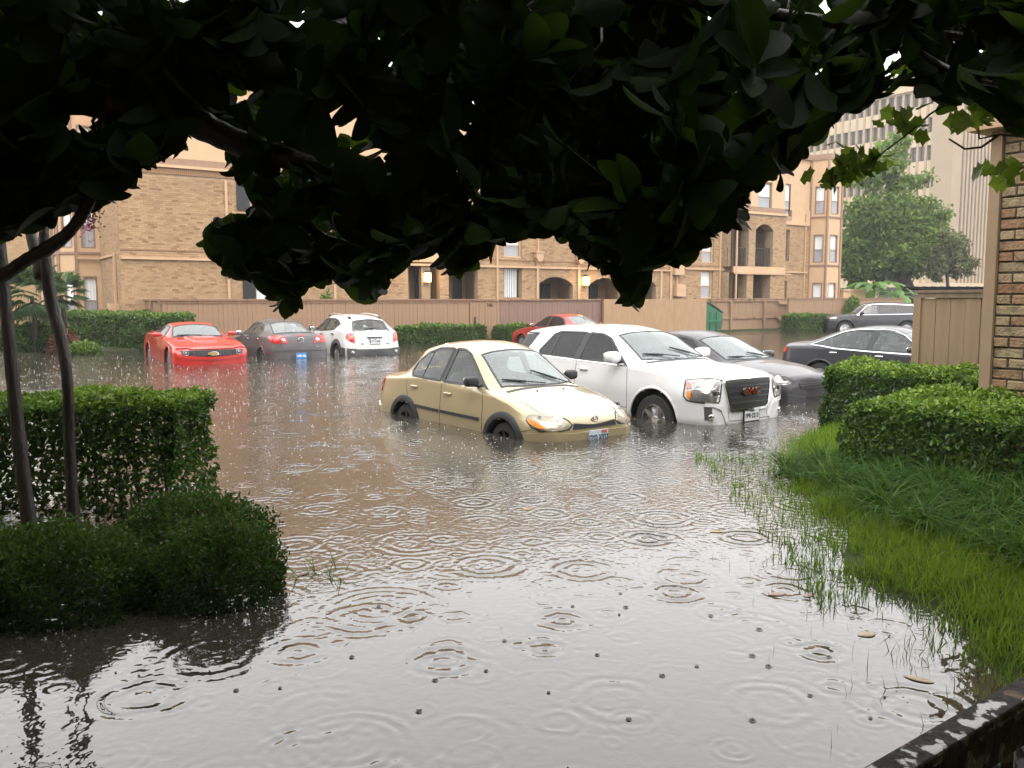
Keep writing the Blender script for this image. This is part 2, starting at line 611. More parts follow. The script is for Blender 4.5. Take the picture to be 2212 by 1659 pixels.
# ------------------------------------------------------------------ shared building materials
BR = [(0.0, (0.25, 0.135, 0.07)), (0.15, (0.34, 0.215, 0.115)), (0.55, (0.40, 0.262, 0.145)), (0.9, (0.44, 0.295, 0.165)), (1.0, (0.32, 0.17, 0.09))]
m_brick = mat('tan_brick', (0.35, 0.22, 0.12), 0.85, var=0.14, vscale=30, bump=0.5, bscale=60, attr='lv', attr_col=BR, stain=(0.22, 0.15, 0.09, 0.4), sscale=0.45)
m_brick_one = mat('tan_brick_single', (0.35, 0.22, 0.12), 0.85, var=0.14, vscale=30, bump=0.5, bscale=60, objrand=BR)
m_mortar = mat('mortar', (0.33, 0.24, 0.155), 0.95, var=0.2, vscale=5)
m_stucco = mat('beige_stucco', (0.55, 0.37, 0.225), 0.9, var=0.06, vscale=3, bump=0.25, bscale=90, stain=(0.45, 0.30, 0.19, 0.4), sscale=0.8)
m_trim = mat('brown_trim', (0.27, 0.17, 0.11), 0.7, var=0.15, vscale=4)
m_pipe = mat('tan_pipe_paint', (0.50, 0.33, 0.20), 0.6, var=0.08, vscale=3)
m_curtain = mat('white_blind', (0.88, 0.88, 0.88), 0.8, var=0.05, vscale=2)
m_dark = mat('dark_room', (0.03, 0.026, 0.022), 0.9)
m_iron = mat('black_iron', (0.02, 0.02, 0.02), 0.5)
m_shutter = mat('black_shutter', (0.018, 0.018, 0.022), 0.5, var=0.2)
m_white = mat('white_door_paint', (0.75, 0.75, 0.74), 0.5)
m_pane = thin_glass('window_pane', (0.96, 0.97, 0.97), gain=1.0)
m_screen = thin_glass('insect_screen', (0.66, 0.67, 0.69), gain=0.6, haze=(0.5, 0.5, 0.52, 0.25))
m_lampglow = mat('lit_lamp_glass', (0.9, 0.7, 0.3), 0.4, emit=(1.0, 0.62, 0.22, 4.0))
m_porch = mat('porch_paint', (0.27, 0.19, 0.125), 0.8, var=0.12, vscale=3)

def cdt_faces(outer, holes):
    vs_, es = [], []
    for P in [outer] + holes:
        b = len(vs_)
        vs_ += [Vector(p) for p in P]
        es += [(b + i, b + (i + 1) % len(P)) for i in range(len(P))]
    r = delaunay_2d_cdt(vs_, es, [], 0, 1e-5)
    out = []
    for t in r[2]:
        cx_ = sum(r[0][i].x for i in t) / 3
        cz_ = sum(r[0][i].y for i in t) / 3
        if in_poly(cx_, cz_, outer) and not any(in_poly(cx_, cz_, h) for h in holes):
            out.append(tuple(t))
    return [(p.x, p.y) for p in r[0]], out

def wall_mesh(outer, holes, y, depth):
    """a wall face at local y with real openings and reveals going back by depth"""
    mb = MB()
    vs_, fs = cdt_faces(outer, holes)
    mb.add([(x, y, z) for x, z in vs_], fs)
    for h in holes + [outer]:
        n = len(h)
        mb.add([(x, y, z) for x, z in h] + [(x, y + depth, z) for x, z in h], [(i, (i + 1) % n, (i + 1) % n + n, i + n) for i in range(n)])
    return mb

def arch(x0, x1, z0, z1, rise):
    n = 9
    return [(x0, z0), (x1, z0)] + [(x1 + (x0 - x1) * k / n, z1 - rise + rise * math.sin(math.pi * (0.0 + k / n)) ** 0.8) for k in range(n + 1)]
def rect(x0, x1, z0, z1):
    return [(x0, z0), (x1, z0), (x1, z1), (x0, z1)]

def brick_field(x0, x1, z0, z1, holes, bl=0.215, ch=0.0755, joint=0.011):
    """running bond: list of (xa, xb, za, zb)"""
    out = []
    boxes = [(min(p[0] for p in h), max(p[0] for p in h), min(p[1] for p in h), max(p[1] for p in h), h) for h in holes]
    k = 0
    z = z0
    while z + ch < z1 + 0.01:
        x = x0 - (bl / 2 if k % 2 else 0.0)
        while x < x1:
            a, b_ = max(x, x0), min(x + bl - joint, x1)
            x += bl
            if b_ - a < 0.04:
                continue
            segs = [(a, b_)]
            zc = z + ch / 2
            for hx0, hx1, hz0, hz1, h in boxes:
                if zc < hz0 or zc > hz1 or b_ < hx0 or a > hx1:
                    continue
                new = []
                for s0, s1 in segs:
                    if len(h) == 4:
                        if s0 < hx0:
                            new.append((s0, min(s1, hx0)))
                        if s1 > hx1:
                            new.append((max(s0, hx1), s1))
                    elif not in_poly((s0 + s1) / 2, zc, h) and not in_poly(s0 + 0.02, zc, h) and not in_poly(s1 - 0.02, zc, h):
                        new.append((s0, s1))
                segs = new
            out += [(s0, s1, z, z + ch - joint) for s0, s1 in segs if s1 - s0 > 0.035]
        z += ch
        k += 1
    return out

def lay_bricks(parent, bricks, y, m_join, m_one, single=0, pick=None, proud=0.012, M=None, name='brick'):
    """individual brick parts for the picked ones (sharing mesh data), the rest joined"""
    bricks = list(bricks)
    if single:
        full = [b for b in bricks if b[1] - b[0] > 0.8 * max(q[1] - q[0] for q in bricks[:400])]
        full.sort(key=pick)
        chosen = set(id(b) for b in full[:single])
    else:
        chosen = set()
    one = None
    V, Fc, A = [], [], []
    base = np.array([(0, 1, 0), (1, 1, 0), (1, 1, 1), (0, 1, 1), (0, 0, 0), (1, 0, 0), (1, 0, 1), (0, 0, 1)], float)
    fq = np.array([(4, 5, 6, 7), (0, 4, 7, 3), (5, 1, 2, 6), (7, 6, 2, 3), (0, 1, 5, 4)])
    cnt = 0
    for b in bricks:
        xa, xb, za, zb = b
        p = proud * random.uniform(0.55, 1.35)
        if id(b) in chosen:
            if one is None:
                mb = MB().box(0, 1, -1, 1, 0, 1)
                one = mb.mesh(name, m_one)
            o = link(name, one, parent)
            o.location = (xa, y, za)
            o.scale = (xb - xa, p, zb - za)
            if M:
                o.matrix_local = M @ o.matrix_local
            continue
        q = base.copy()
        q[:, 0] = xa + q[:, 0] * (xb - xa)
        q[:, 2] = za + q[:, 2] * (zb - za)
        q[:, 1] = y + np.where(q[:, 1] > 0, 0.01, -p)
        V.append(q)
        Fc.append(fq + 8 * cnt)
        A.append(np.full(8, random.random() ** 0.9))
        cnt += 1
    if cnt:
        V = np.concatenate(V)
        if M:
            R3 = np.array(M.to_3x3())
            V = V @ R3.T + np.array(M.translation)
        o = link('brick_courses', np_mesh('brick_courses', V, np.concatenate(Fc), m_join, {'lv': np.concatenate(A)}), parent)
        o['kind'] = 'stuff'
        return o

def window_part(parent, x0, x1, z0, z1, y=0.0, M=None, curtain=True, split=True, trim=0.07, frame_m=None, sill=False):
    """frame ring > pane (upper), pane (lower, behind a screen), curtain; local y is the wall face"""
    M = M or Matrix()
    w, h = x1 - x0, z1 - z0
    t = trim
    fr = MB()
    fr.box(x0 - t, x0, y - 0.03, y + 0.1, z0 - t, z1 + t)
    fr.box(x1, x1 + t, y - 0.03, y + 0.1, z0 - t, z1 + t)
    fr.box(x0, x1, y - 0.033, y + 0.1, z1, z1 + t)
    fr.box(x0, x1, y - 0.033, y + 0.1, z0 - t, z0)
    if sill:
        fr.box(x0 - t - 0.04, x1 + t + 0.04, y - 0.075, y - 0.03, z0 - t - 0.05, z0 - t)
    zm = z0 + h * 0.46
    if split:
        fr.box(x0, x1, y + 0.02, y + 0.06, zm - 0.02, zm + 0.02)
    for p in range(len(fr.v)):
        fr.v[p] = tuple(M @ Vector(fr.v[p]))
    f = fr.build('window', frame_m or m_trim, parent)
    def pane(za, zb, mm, yy):
        mb = MB().add([M @ Vector(q) for q in ((x0, yy, za), (x1, yy, za), (x1, yy, zb), (x0, yy, zb))], [(0, 1, 2, 3)])
        mb.build('pane', mm, f)
    if split:
        pane(z0, zm, m_screen, y + 0.03)
        pane(zm, z1, m_pane, y + 0.05)
    else:
        pane(z0, z1, m_pane, y + 0.045)
    if curtain:
        mb = MB()
        nf = max(4, int(w / 0.09))
        pts = []
        for k in range(nf * 2 + 1):
            pts.append((x0 - 0.02 + (w + 0.04) * k / (nf * 2), y + 0.075 + (0.02 if k % 2 else 0.0) + random.uniform(-0.008, 0.008)))
        vs_ = [M @ Vector((a, b_, z0 - 0.02)) for a, b_ in pts] + [M @ Vector((a, b_, z1 + 0.02)) for a, b_ in pts]
        n = len(pts)
        mb.add(vs_, [(i, i + 1, i + 1 + n, i + n) for i in range(n - 1)])
        mb.build('curtain', m_curtain, f)
    else:
        mb = MB().add([M @ Vector(q) for q in ((x0, y + 0.5, z0), (x1, y + 0.5, z0), (x1, y + 0.5, z1), (x0, y + 0.5, z1))], [(0, 1, 2, 3)])
        mb.build('dark_interior', m_dark, f)
    return f

def downspout(parent, x, z0, z1, y=0.0, w=0.045, name='downspout', head=None):
    mb = MB().box(x - w, x + w, y - 0.09, y - 0.012, z0, z1)
    k = z0 + 0.6
    while k < z1:
        mb.box(x - w - 0.012, x + w + 0.012, y - 0.095, y - 0.008, k, k + 0.03)
        k += 1.6
    if head:
        mb.prism([(x - 0.09, head - 0.28), (x + 0.09, head - 0.28), (x + 0.2, head - 0.08), (x + 0.2, head + 0.12), (x - 0.2, head + 0.12), (x - 0.2, head - 0.08)], y - 0.26, y - 0.02)
        mb.box(x - 0.24, x + 0.24, y - 0.29, y - 0.015, head + 0.12, head + 0.18)
    return mb.build(name, m_pipe, parent)

# ------------------------------------------------------------------ the flats
BN = 33.6
B0 = 5.2
flats = lot_thing('apartment_building', 'three storey tan brick and beige stucco flats behind the long wooden fence', 'building', B0, BN, 0.0)
def bx(u, v=600, n=BN):
    return on_plane(u, v, n)[0] - B0
def bz(u, v, n=BN):
    return on_plane(u, v, n)[1]
END = bx(1816)
ZTOP = 6.42
openings, wins = [], []
def R_(u0, u1, v0, v1, kind):
    um = (u0 + u1) / 2
    x0, x1 = bx(u0), bx(u1)
    z1, z0 = bz(um, v0), bz(um, v1)
    return [x0, x1, z0, z1, kind]
ZB = 0.5
feat = [
    R_(553, 592, 577, 645, 'door_white'), R_(545, 590, 388, 456, 'win'),
    R_(881, 950, 574, 645, 'porch'), R_(969, 1032, 574, 645, 'porch'),
    R_(930, 955, 515, 556, 'win_rail'),  R_(985, 1030, 505, 556, 'win_rail'),
    R_(1088, 1127, 499, 556, 'win'), R_(1088, 1127, 578, 645, 'win_slat'),
    R_(1158, 1212, 440, 511, 'win'), R_(1300, 1345, 440, 511, 'win'), R_(1400, 1440, 450, 515, 'win'),
    R_(1162, 1238, 598, 645, 'arch'), R_(1271, 1342, 600, 645, 'arch'), R_(1362, 1418, 601, 645, 'arch'),
    R_(1515, 1541, 514, 568, 'win'), R_(1514, 1540, 585, 645, 'win'),
    R_(1683, 1703, 496, 565, 'win'), R_(1680, 1700, 606, 645, 'win'),
]
holes = []
for x0, x1, z0, z1, k in feat:
    zlow = ZB if k in ('porch', 'arch', 'door_white') else max(z0, ZB + 0.25)
    holes.append(arch(x0, x1, zlow, z1, 0.38) if k == 'arch' else rect(x0, x1, zlow, z1))
# the block with the arched balconies stands forward, so the plain wall stops there
BX0, BX1 = bx(1566), bx(1678)
outerL = [(0, 0), (BX0 + 0.02, 0), (BX0 + 0.02, ZTOP), (0, ZTOP)]
outerR = [(BX1 - 0.02, 0), (END, 0), (END, ZTOP), (BX1 - 0.02, ZTOP)]
hl = [h for h in holes if h[0][0] < BX0]
hr = [h for h in holes if h[0][0] >= BX0]
wallL = wall_mesh(outerL, hl, 0.0, 0.30).build('brick_wall', m_mortar, flats)
wallR = wall_mesh(outerR, hr, 0.0, 0.30).build('brick_wall', m_mortar, flats)
bl = brick_field(0, BX0, 1.21, ZTOP - 0.26, hl)
br_ = brick_field(BX1, END - 1.0, 1.21, ZTOP - 0.55, hr)
lay_bricks(wallL, bl, 0.0, m_brick, m_brick_one, single=300, pick=lambda b: abs(b[0] - 2.3) + abs(b[2] - 4.4) * 1.3)
lay_bricks(wallL, brick_field(0, 1.5, 0.3, 1.21, []), 0.0, m_brick, m_brick_one)
lay_bricks(wallR, br_, 0.0, m_brick, m_brick_one)
# soldier courses standing on end: under the parapet, and at first floor level
sol = MB()
for z, hgt in ((ZTOP - 0.235, 0.2), (3.42, 0.06)):
    x = 0.0
    while x < BX0 - 0.1:
        wdt = 0.072 if hgt > 0.1 else 0.2
        if not any(in_poly(x + 0.03, z + hgt / 2, h) for h in hl):
            sol.box(x, x + wdt - 0.01, -0.028 - random.uniform(0, 0.01), 0.0, z, z + hgt)
        x += wdt
so = sol.build('soldier_course', m_brick_one, flats)
so['kind'] = 'stuff'
MB().box(-0.05, BX0, -0.10, 0.3, ZTOP, ZTOP + 0.10).build('parapet_cap', m_stucco, flats)
MB().box(-0.02, BX0, 0.02, 0.28, ZTOP + 0.10, ZTOP + 0.36).build('parapet_band', m_trim, flats)

# third storey in stucco, with a brown fascia and flat roof
Z3 = ZTOP + 0.1
ZR = 9.7
up = [R_(1592, 1621, 392, 448, 'win'), R_(1636, 1666, 396, 452, 'win')]
w3 = [rect(bx(1682), bx(1704), bz(1693, 466), bz(1693, 396))]
w3b = [rect(bx(a), bx(b_), Z3 + 0.9, Z3 + 2.4) for a, b_ in ((1088, 1127), (1160, 1212), (1300, 1345), (1515, 1541))]
wall_mesh([(0, ZTOP + 0.36), (END, ZTOP + 0.36), (END, ZR), (0, ZR)], w3 + w3b, 0.05, 0.25).build('stucco_wall', m_stucco, flats)
MB().box(-0.15, END + 0.1, -0.06, 0.5, ZR, ZR + 0.32).build('roof_fascia', m_trim, flats)
MB().box(-0.1, END, 0.2, 9.0, ZR + 0.1, ZR + 0.2).build('roof', m_trim, flats)
for h in w3 + w3b:
    window_part(flats, h[0][0], h[1][0], h[0][1], h[2][1], 0.09)
# end walls and back
MB().add([(END, 0, 0), (END, 9, 0), (END, 9, ZR), (END, 0, ZR)], [(0, 1, 2, 3)]).build('end_wall', m_mortar, flats)
MB().add([(END, 9.0, 0), (0.3, 9.0, 0), (0.3, 9.0, ZR), (END, 9.0, ZR)], [(0, 1, 2, 3)]).build('rear_wall', m_stucco, flats)

for (x0, x1, z0, z1, k), h in zip(feat, holes):
    zl = h[0][1]
    if k == 'win':
        window_part(flats, x0 + 0.06, x1 - 0.06, zl + 0.06, z1 - 0.06, 0.13, sill=False, frame_m=m_stucco if x0 < 30 else m_trim)
    elif k == 'win_rail':
        f = window_part(flats, x0 + 0.05, x1 - 0.05, zl + 0.05, z1 - 0.05, 0.15)
        mb = MB()
        for i in range(9):
            xx = x0 + (x1 - x0) * i / 8
            mb.box(xx - 0.012, xx + 0.012, -0.05, -0.026, zl, zl + 0.95)
        mb.box(x0, x1, -0.055, -0.02, zl + 0.95, zl + 0.99)
        mb.build('balcony_rail', m_iron, flats)
    elif k == 'win_slat':
        f = window_part(flats, x0 + 0.06, x1 - 0.06, zl + 0.06, z1 - 0.06, 0.13, curtain=False, split=False)
        mb = MB()
        n = 8
        for i in range(n):
            xx = x0 + 0.1 + (x1 - x0 - 0.2) * i / n
            mb.box(xx, xx + (x1 - x0) / n * 0.5, 0.24, 0.26, zl + 0.06, z1 - 0.06)
        mb.build('curtain', m_curtain, f)
    elif k == 'door_white':
        d = MB().box(x0, x1, 0.16, 0.2, zl, z1).build('door', m_white, flats)
        mb = MB()
        for i in range(1, 3):
            xx = x0 + (x1 - x0) * i / 3
            mb.box(xx - 0.03, xx + 0.03, 0.14, 0.16, zl, z1)
        mb.build('door_rail', m_white, d)
    elif k in ('porch', 'arch'):
        dp = 1.6
        mb = MB()
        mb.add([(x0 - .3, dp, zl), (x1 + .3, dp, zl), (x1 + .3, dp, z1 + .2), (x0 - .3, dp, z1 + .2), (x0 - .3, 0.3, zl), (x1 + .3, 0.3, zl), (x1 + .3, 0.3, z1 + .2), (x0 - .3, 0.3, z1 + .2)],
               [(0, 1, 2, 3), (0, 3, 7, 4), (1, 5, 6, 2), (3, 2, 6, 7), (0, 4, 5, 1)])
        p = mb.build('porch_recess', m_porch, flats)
        w = x1 - x0
        if k == 'porch':
            cb = MB()
            for i in range(8):
                xx = x0 + w * 0.02 + w * 0.5 * i / 8
                cb.box(xx, xx + w * 0.5 / 8 * 0.93, dp - 0.1, dp - 0.08 + 0.01 * (i % 2), zl, z1 - 0.1)
            cb.build('blind', m_curtain, p)
            MB().box(x0 + w * 0.72, x0 + w * 1.02, dp - 0.12, dp - 0.05, zl, z1 - 0.15).build('door', m_shutter, p)
        else:
            cb = MB()
            for i in range(9):
                xx = x0 + w * 0.02 + w * 0.4 * i / 9
                cb.box(xx, xx + w * 0.02, dp - 0.1, dp - 0.07, zl, z1 - 0.3)
            cb.build('blind', m_curtain, p)
            MB().box(x0 + w * 0.60, x0 + w * 0.86, dp - 0.12, dp - 0.05, zl, z1 - 0.3).build('door', m_shutter, p)
MB().box(bx(910), bx(929), -0.02, 0.25, ZB, 3.3).build('porch_post', m_porch, flats)
# black shutters beside the left windows
for (x0, x1, z0, z1, k) in feat[:2]:
    for s0, s1 in ((x0 - 0.52, x0 - 0.04), (x1 + 0.04, x1 + 0.52)):
        zl = max(z0, ZB)
        mb = MB().box(s0, s1, -0.06, -0.02, zl, z1)
        z = zl + 0.1
        while z < z1 - 0.12:
            mb.box(s0 + 0.06, s1 - 0.06, -0.075, -0.06, z, z + 0.05)
            z += 0.085
        mb.build('shutter', m_shutter, flats)
# the long horizontal pipe under the first floor windows, its drops and boxes
zp = 3.14
MB().box(0.02, bx(1452), -0.10, -0.03, zp - 0.045, zp + 0.045).build('horizontal_pipe', m_pipe, flats)
MB().box(bx(1478), BX0 - 0.1, -0.10, -0.03, zp + 0.08, zp + 0.16).build('horizontal_pipe', m_pipe, flats)
MB().box(bx(868), bx(1034), -0.12, 0.02, zp + 0.12, zp + 0.5).build('balcony_slab', m_stucco, flats)
downspout(flats, bx(493), 0.3, ZTOP - 0.3)
downspout(flats, bx(1073), 0.3, bz(1073, 485))
downspout(flats, bx(1160), 0.3, zp + 0.6, w=0.06, head=zp + 0.55)
downspout(flats, bx(1161), zp + 0.6, ZTOP, w=0.03)
downspout(flats, bx(1249), 0.3, zp + 0.35, w=0.06, head=zp + 0.5)
downspout(flats, bx(1427), 0.3, zp + 0.35, w=0.06, head=zp + 0.45)
downspout(flats, bx(1448), 0.3, bz(1448, 555), w=0.075)
downspout(flats, bx(1553), 0.3, 6.0, w=0.04)
downspout(flats, bx(722), 0.3, ZTOP, w=0.05)
for u, v0, v1 in ((1460, 568, 594), (1464, 615, 640)):
    x = bx(u)
    mb = MB().box(x - 0.3, x + 0.3, -0.28, -0.012, bz(u, v1), bz(u, v0))
    mb.box(x - 0.32, x + 0.32, -0.3, -0.28, bz(u, v1) - 0.01, bz(u, v0) + 0.02)
    mb.build('meter_box', m_pipe, flats)
MB().box(bx(1460) - 0.03, bx(1460) + 0.03, -0.1, -0.03, bz(1460, 615), bz(1460, 594)).build('conduit', m_pipe, flats)

# arched balcony block on the right
Fw = -0.55
def fz(u, v):
    return on_plane(u, v, BN + Fw)
def FR(u0, u1, v0, v1):
    um = (u0 + u1) / 2
    return fz(u0, 600)[0] - B0, fz(u1, 600)[0] - B0, fz(um, v1)[1], fz(um, v0)[1]
a1, a2 = FR(1577, 1616, 484, 576), FR(1630, 1668, 484, 576)
l1, l2 = FR(1575, 1613, 588, 645), FR(1627, 1664, 588, 645)
bh = [arch(a1[0], a1[1], a1[2], a1[3], 0.34), arch(a2[0], a2[1], a2[2], a2[3], 0.34), rect(l1[0], l1[1], ZB, l1[3]), rect(l2[0], l2[1], ZB, l2[3])]
ZBK = fz(1625, 462)[1]
bk = wall_mesh([(BX0, 0), (BX1, 0), (BX1, ZBK), (BX0, ZBK)], bh, Fw, 0.6).build('balcony_block', m_mortar, flats)
MB().add([(BX0, Fw, 0), (BX0, 0.1, 0), (BX0, 0.1, ZBK), (BX0, Fw, ZBK), (BX1, Fw, 0), (BX1, 0.1, 0), (BX1, 0.1, ZBK), (BX1, Fw, ZBK)], [(0, 1, 2, 3), (4, 7, 6, 5)]).build('block_side', m_mortar, flats)
zs = (a1[2] + l1[3]) / 2
lay_bricks(bk, [b for b in brick_field(BX0, BX1, 1.21, ZBK - 0.1, bh) if abs((b[2] + b[3]) / 2 - zs) > 0.17], Fw, m_brick, m_brick_one)
MB().box(BX0 + 0.05, BX1 - 0.02, Fw - 0.05, Fw, zs - 0.17, zs + 0.17).build('balcony_slab', m_stucco, flats)
MB().box(BX0 - 0.05, BX1 + 0.05, Fw - 0.1, 0.2, ZBK, ZBK + 0.12).build('parapet_cap', m_stucco, flats)
for q, z0_, z1_ in ((a1, a1[2], a1[3]), (a2, a2[2], a2[3]), (l1, ZB, l1[3]), (l2, ZB, l2[3])):
    x0, x1 = q[0], q[1]
    mb = MB()
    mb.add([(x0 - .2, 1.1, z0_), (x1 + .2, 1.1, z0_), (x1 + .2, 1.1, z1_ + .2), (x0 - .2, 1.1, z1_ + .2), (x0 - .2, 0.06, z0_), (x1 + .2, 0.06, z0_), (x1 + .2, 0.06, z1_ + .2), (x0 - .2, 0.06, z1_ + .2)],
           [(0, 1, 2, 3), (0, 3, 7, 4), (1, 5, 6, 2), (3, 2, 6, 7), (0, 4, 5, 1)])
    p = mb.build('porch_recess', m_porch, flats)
    MB().box(x0 + (x1 - x0) * 0.5, x0 + (x1 - x0) * 0.85, 1.0, 1.07, z0_, z1_ - 0.3).build('door', m_shutter, p)
    if z0_ > 2:
        mb = MB()
        n = 13
        for i in range(n):
            xx = x0 + (x1 - x0) * i / (n - 1)
            mb.box(xx - 0.012, xx + 0.012, Fw + 0.22, Fw + 0.245, z0_, z0_ + 1.0)
        mb.box(x0, x1, Fw + 0.21, Fw + 0.255, z0_ + 1.0, z0_ + 1.04)
        mb.build('balcony_rail', m_iron, flats)
# stucco bay above the arches
zb0, zb1 = ZBK + 0.12, ZR
ub = [FR(1592, 1621, 390, 447), FR(1637, 1667, 392, 452)]
hb = [rect(q[0], q[1], q[2], q[3]) for q in ub]
wall_mesh([(BX0, zb0), (BX1, zb0), (BX1, zb1), (BX0, zb1)], hb, Fw + 0.12, 0.4).build('stucco_bay', m_stucco, flats)
MB().add([(BX0, Fw + .12, zb0), (BX0, 0.1, zb0), (BX0, 0.1, zb1), (BX0, Fw + .12, zb1), (BX1, Fw + .12, zb0), (BX1, 0.1, zb0), (BX1, 0.1, zb1), (BX1, Fw + .12, zb1)], [(0, 1, 2, 3), (4, 7, 6, 5)]).build('bay_side', m_stucco, flats)
MB().box(BX0 + 0.1, BX1 - 0.02, Fw + 0.06, Fw + 0.12, zb0 + 0.02, zb0 + 0.3).build('sill_band', m_trim, flats)
MB().box(BX0 - 0.05, BX1 + 0.05, Fw + 0.02, 0.0, ZR + 0.003, ZR + 0.323).build('bay_fascia', m_trim, flats)
for q in ub:
    window_part(flats, q[0] + .06, q[1] - .06, q[2] + .06, q[3] - .06, Fw + 0.2)
# brick shoulder right of the arches has its own lower cap
MB().box(BX1 + 0.06, bx(1743), -0.09, 0.04, ZTOP - 0.5, ZTOP - 0.28).build('parapet_cap', m_stucco, flats)
xw0, xw1 = bx(1680), bx(1706)
MB().box(BX1 + 0.02, xw0, -0.02, 0.06, ZTOP - 0.28, ZTOP + 0.37).build('stucco_strip', m_stucco, flats)
MB().box(xw1, bx(1746), -0.02, 0.06, ZTOP - 0.28, ZTOP + 0.37).build('stucco_strip', m_stucco, flats)
downspout(flats, bx(1735), 0.3, bz(1735, 462), w=0.035)
downspout(flats, bx(1572), 0.3, 6.2, y=Fw, w=0.04)
MB().box(BX0 + 0.05, bx(1690), Fw - 0.09, Fw - 0.05, zs - 0.25, zs - 0.18).build('horizontal_pipe', m_pipe, flats)
MB().box(BX1, bx(1742), -0.10, -0.03, 3.17, 3.25).build('horizontal_pipe', m_pipe, flats)

# tall stucco bay with windows at the right end
px0, px1, px2 = bx(1746), on_plane(1783, 600, BN - 0.95)[0] - B0, on_plane(1812, 600, BN - 0.95)[0] - B0
def bay(parent, P, z0, z1, floors, skip_sides=(), wz=(0.12, 1.72), side_win=None):
    """P: footprint points along the bay; stucco panels, brown corner posts and sill bands, windows on each face"""
    for i in range(len(P) - 1):
        a, b_ = Vector((*P[i], 0)), Vector((*P[i + 1], 0))
        L = (b_ - a).length
        ang = math.atan2(b_.y - a.y, b_.x - a.x)
        M = Matrix.Translation(a) @ Matrix.Rotation(ang, 4, 'Z')
        hs_ = []
        if i not in skip_sides:
            for zf in floors:
                hs_.append(rect(L * 0.24, L * 0.80, zf + wz[0], zf + wz[1]))
        mb = wall_mesh([(0, z0), (L, z0), (L, z1), (0, z1)], hs_, 0.0, 0.12)
        mb.v = [tuple(M @ Vector(p)) for p in mb.v]
        mb.build('bay_panel', m_stucco, parent)
        for h in hs_:
            window_part(parent, h[0][0] + .04, h[1][0] - .04, h[0][1] + .04, h[2][1] - .04, 0.03, M=M, trim=0.06)
        for zf in floors:
            tr = MB().box(0.0, L, -0.05, -0.002, zf - 0.10, zf - 0.01)
            tr.v = [tuple(M @ Vector(p)) for p in tr.v]
            tr.build('sill_band', m_trim, parent)
        po = MB().box(-0.06, 0.06, -0.045, 0.06, z0, z1)
        po.v = [tuple(M @ Vector(p)) for p in po.v]
        po.build('corner_post', m_trim, parent)
    top = MB().add([(x, y, z1) for x, y in P], [tuple(range(len(P)))])
    top.build('bay_roof', m_trim, parent)
z2 = bz(1785, 571, BN - 0.9)
st = (bz(1785, 466, BN - 0.9) - z2)
bay(flats, [(px0, 0.0), (px1, -0.95), (px2, -0.95), (px2 + 0.05, 0.0)], 0.0, ZR, [z2 - st, z2, z2 + st], skip_sides=(2,))
fa = MB()
for (xa, ya), (xb, yb) in (((px0, 0), (px1, -0.95)), ((px1, -0.95), (px2, -0.95))):
    a, b_ = Vector((xa, ya, 0)), Vector((xb, yb, 0))
    M = Matrix.Translation((a + b_) / 2 + Vector((0, 0, ZR + 0.15))) @ Matrix.Rotation(math.atan2(yb - ya, xb - xa), 4, 'Z')
    fa.obox(M, (b_ - a).length / 2 + 0.04, 0.06, 0.16)
fa.build('bay_fascia', m_trim, flats)
MB().box(px2 + 0.02, px2 + 0.4, -0.4, -0.02, 0, ZTOP - 1.0).build('brick_pier', m_brick_one, flats)

# left end: brick return, box bays with windows, pipe and utility box
MB().add([(0, 0, 0), (0, 20, 0), (0, 20, ZTOP), (0, 0, ZTOP)], [(0, 1, 2, 3)]).build('return_wall', m_mortar, flats)
Mr = Matrix.Rotation(-math.pi / 2, 4, 'Z')
rt = brick_field(-4.6, 0, 0.3, ZTOP - 0.05, [])
lay_bricks(flats, rt, 0.0, m_brick, m_brick_one, M=Mr)
rt2 = brick_field(-16.0, -7.6, 0.3, ZTOP - 0.05, [], bl=0.43, ch=0.151)
lay_bricks(flats, rt2, 0.0, m_brick, m_brick_one, M=Mr)
MB().add([(0.02, 0.05, ZTOP), (0.02, 20, ZTOP), (0.02, 20, ZR), (0.02, 0.05, ZR)], [(0, 1, 2, 3)]).build('stucco_return', m_stucco, flats)
fl = [0.62, 3.55, 6.5]
for n0 in (38.3, 47.5):
    y0 = n0 - BN
    bay(flats, [(-1.15, y0 + 2.7), (-1.45, y0 + 2.2), (-1.45, y0 + 0.6), (-0.88, y0), (0.0, y0)], 0.0, ZR, fl, skip_sides=(0,), wz=(0.15, 1.95))
pp = MB().box(-0.85, -0.05, 4.55, 4.63, zp + 0.1, zp + 0.18)
pp.box(-0.09, -0.03, 0.9, 4.6, zp + 0.1, zp + 0.18)
pp.box(-0.11, -0.03, 0.85, 0.97, 0.9, zp + 0.18)
pp.build('horizontal_pipe', m_pipe, flats)
ub_ = MB().box(-0.3, -0.012, 0.6, 1.3, 0.3, 1.5)
ub_.box(-0.32, -0.3, 0.58, 1.32, 0.28, 1.52)
ub_.build('meter_box', m_pipe, flats)

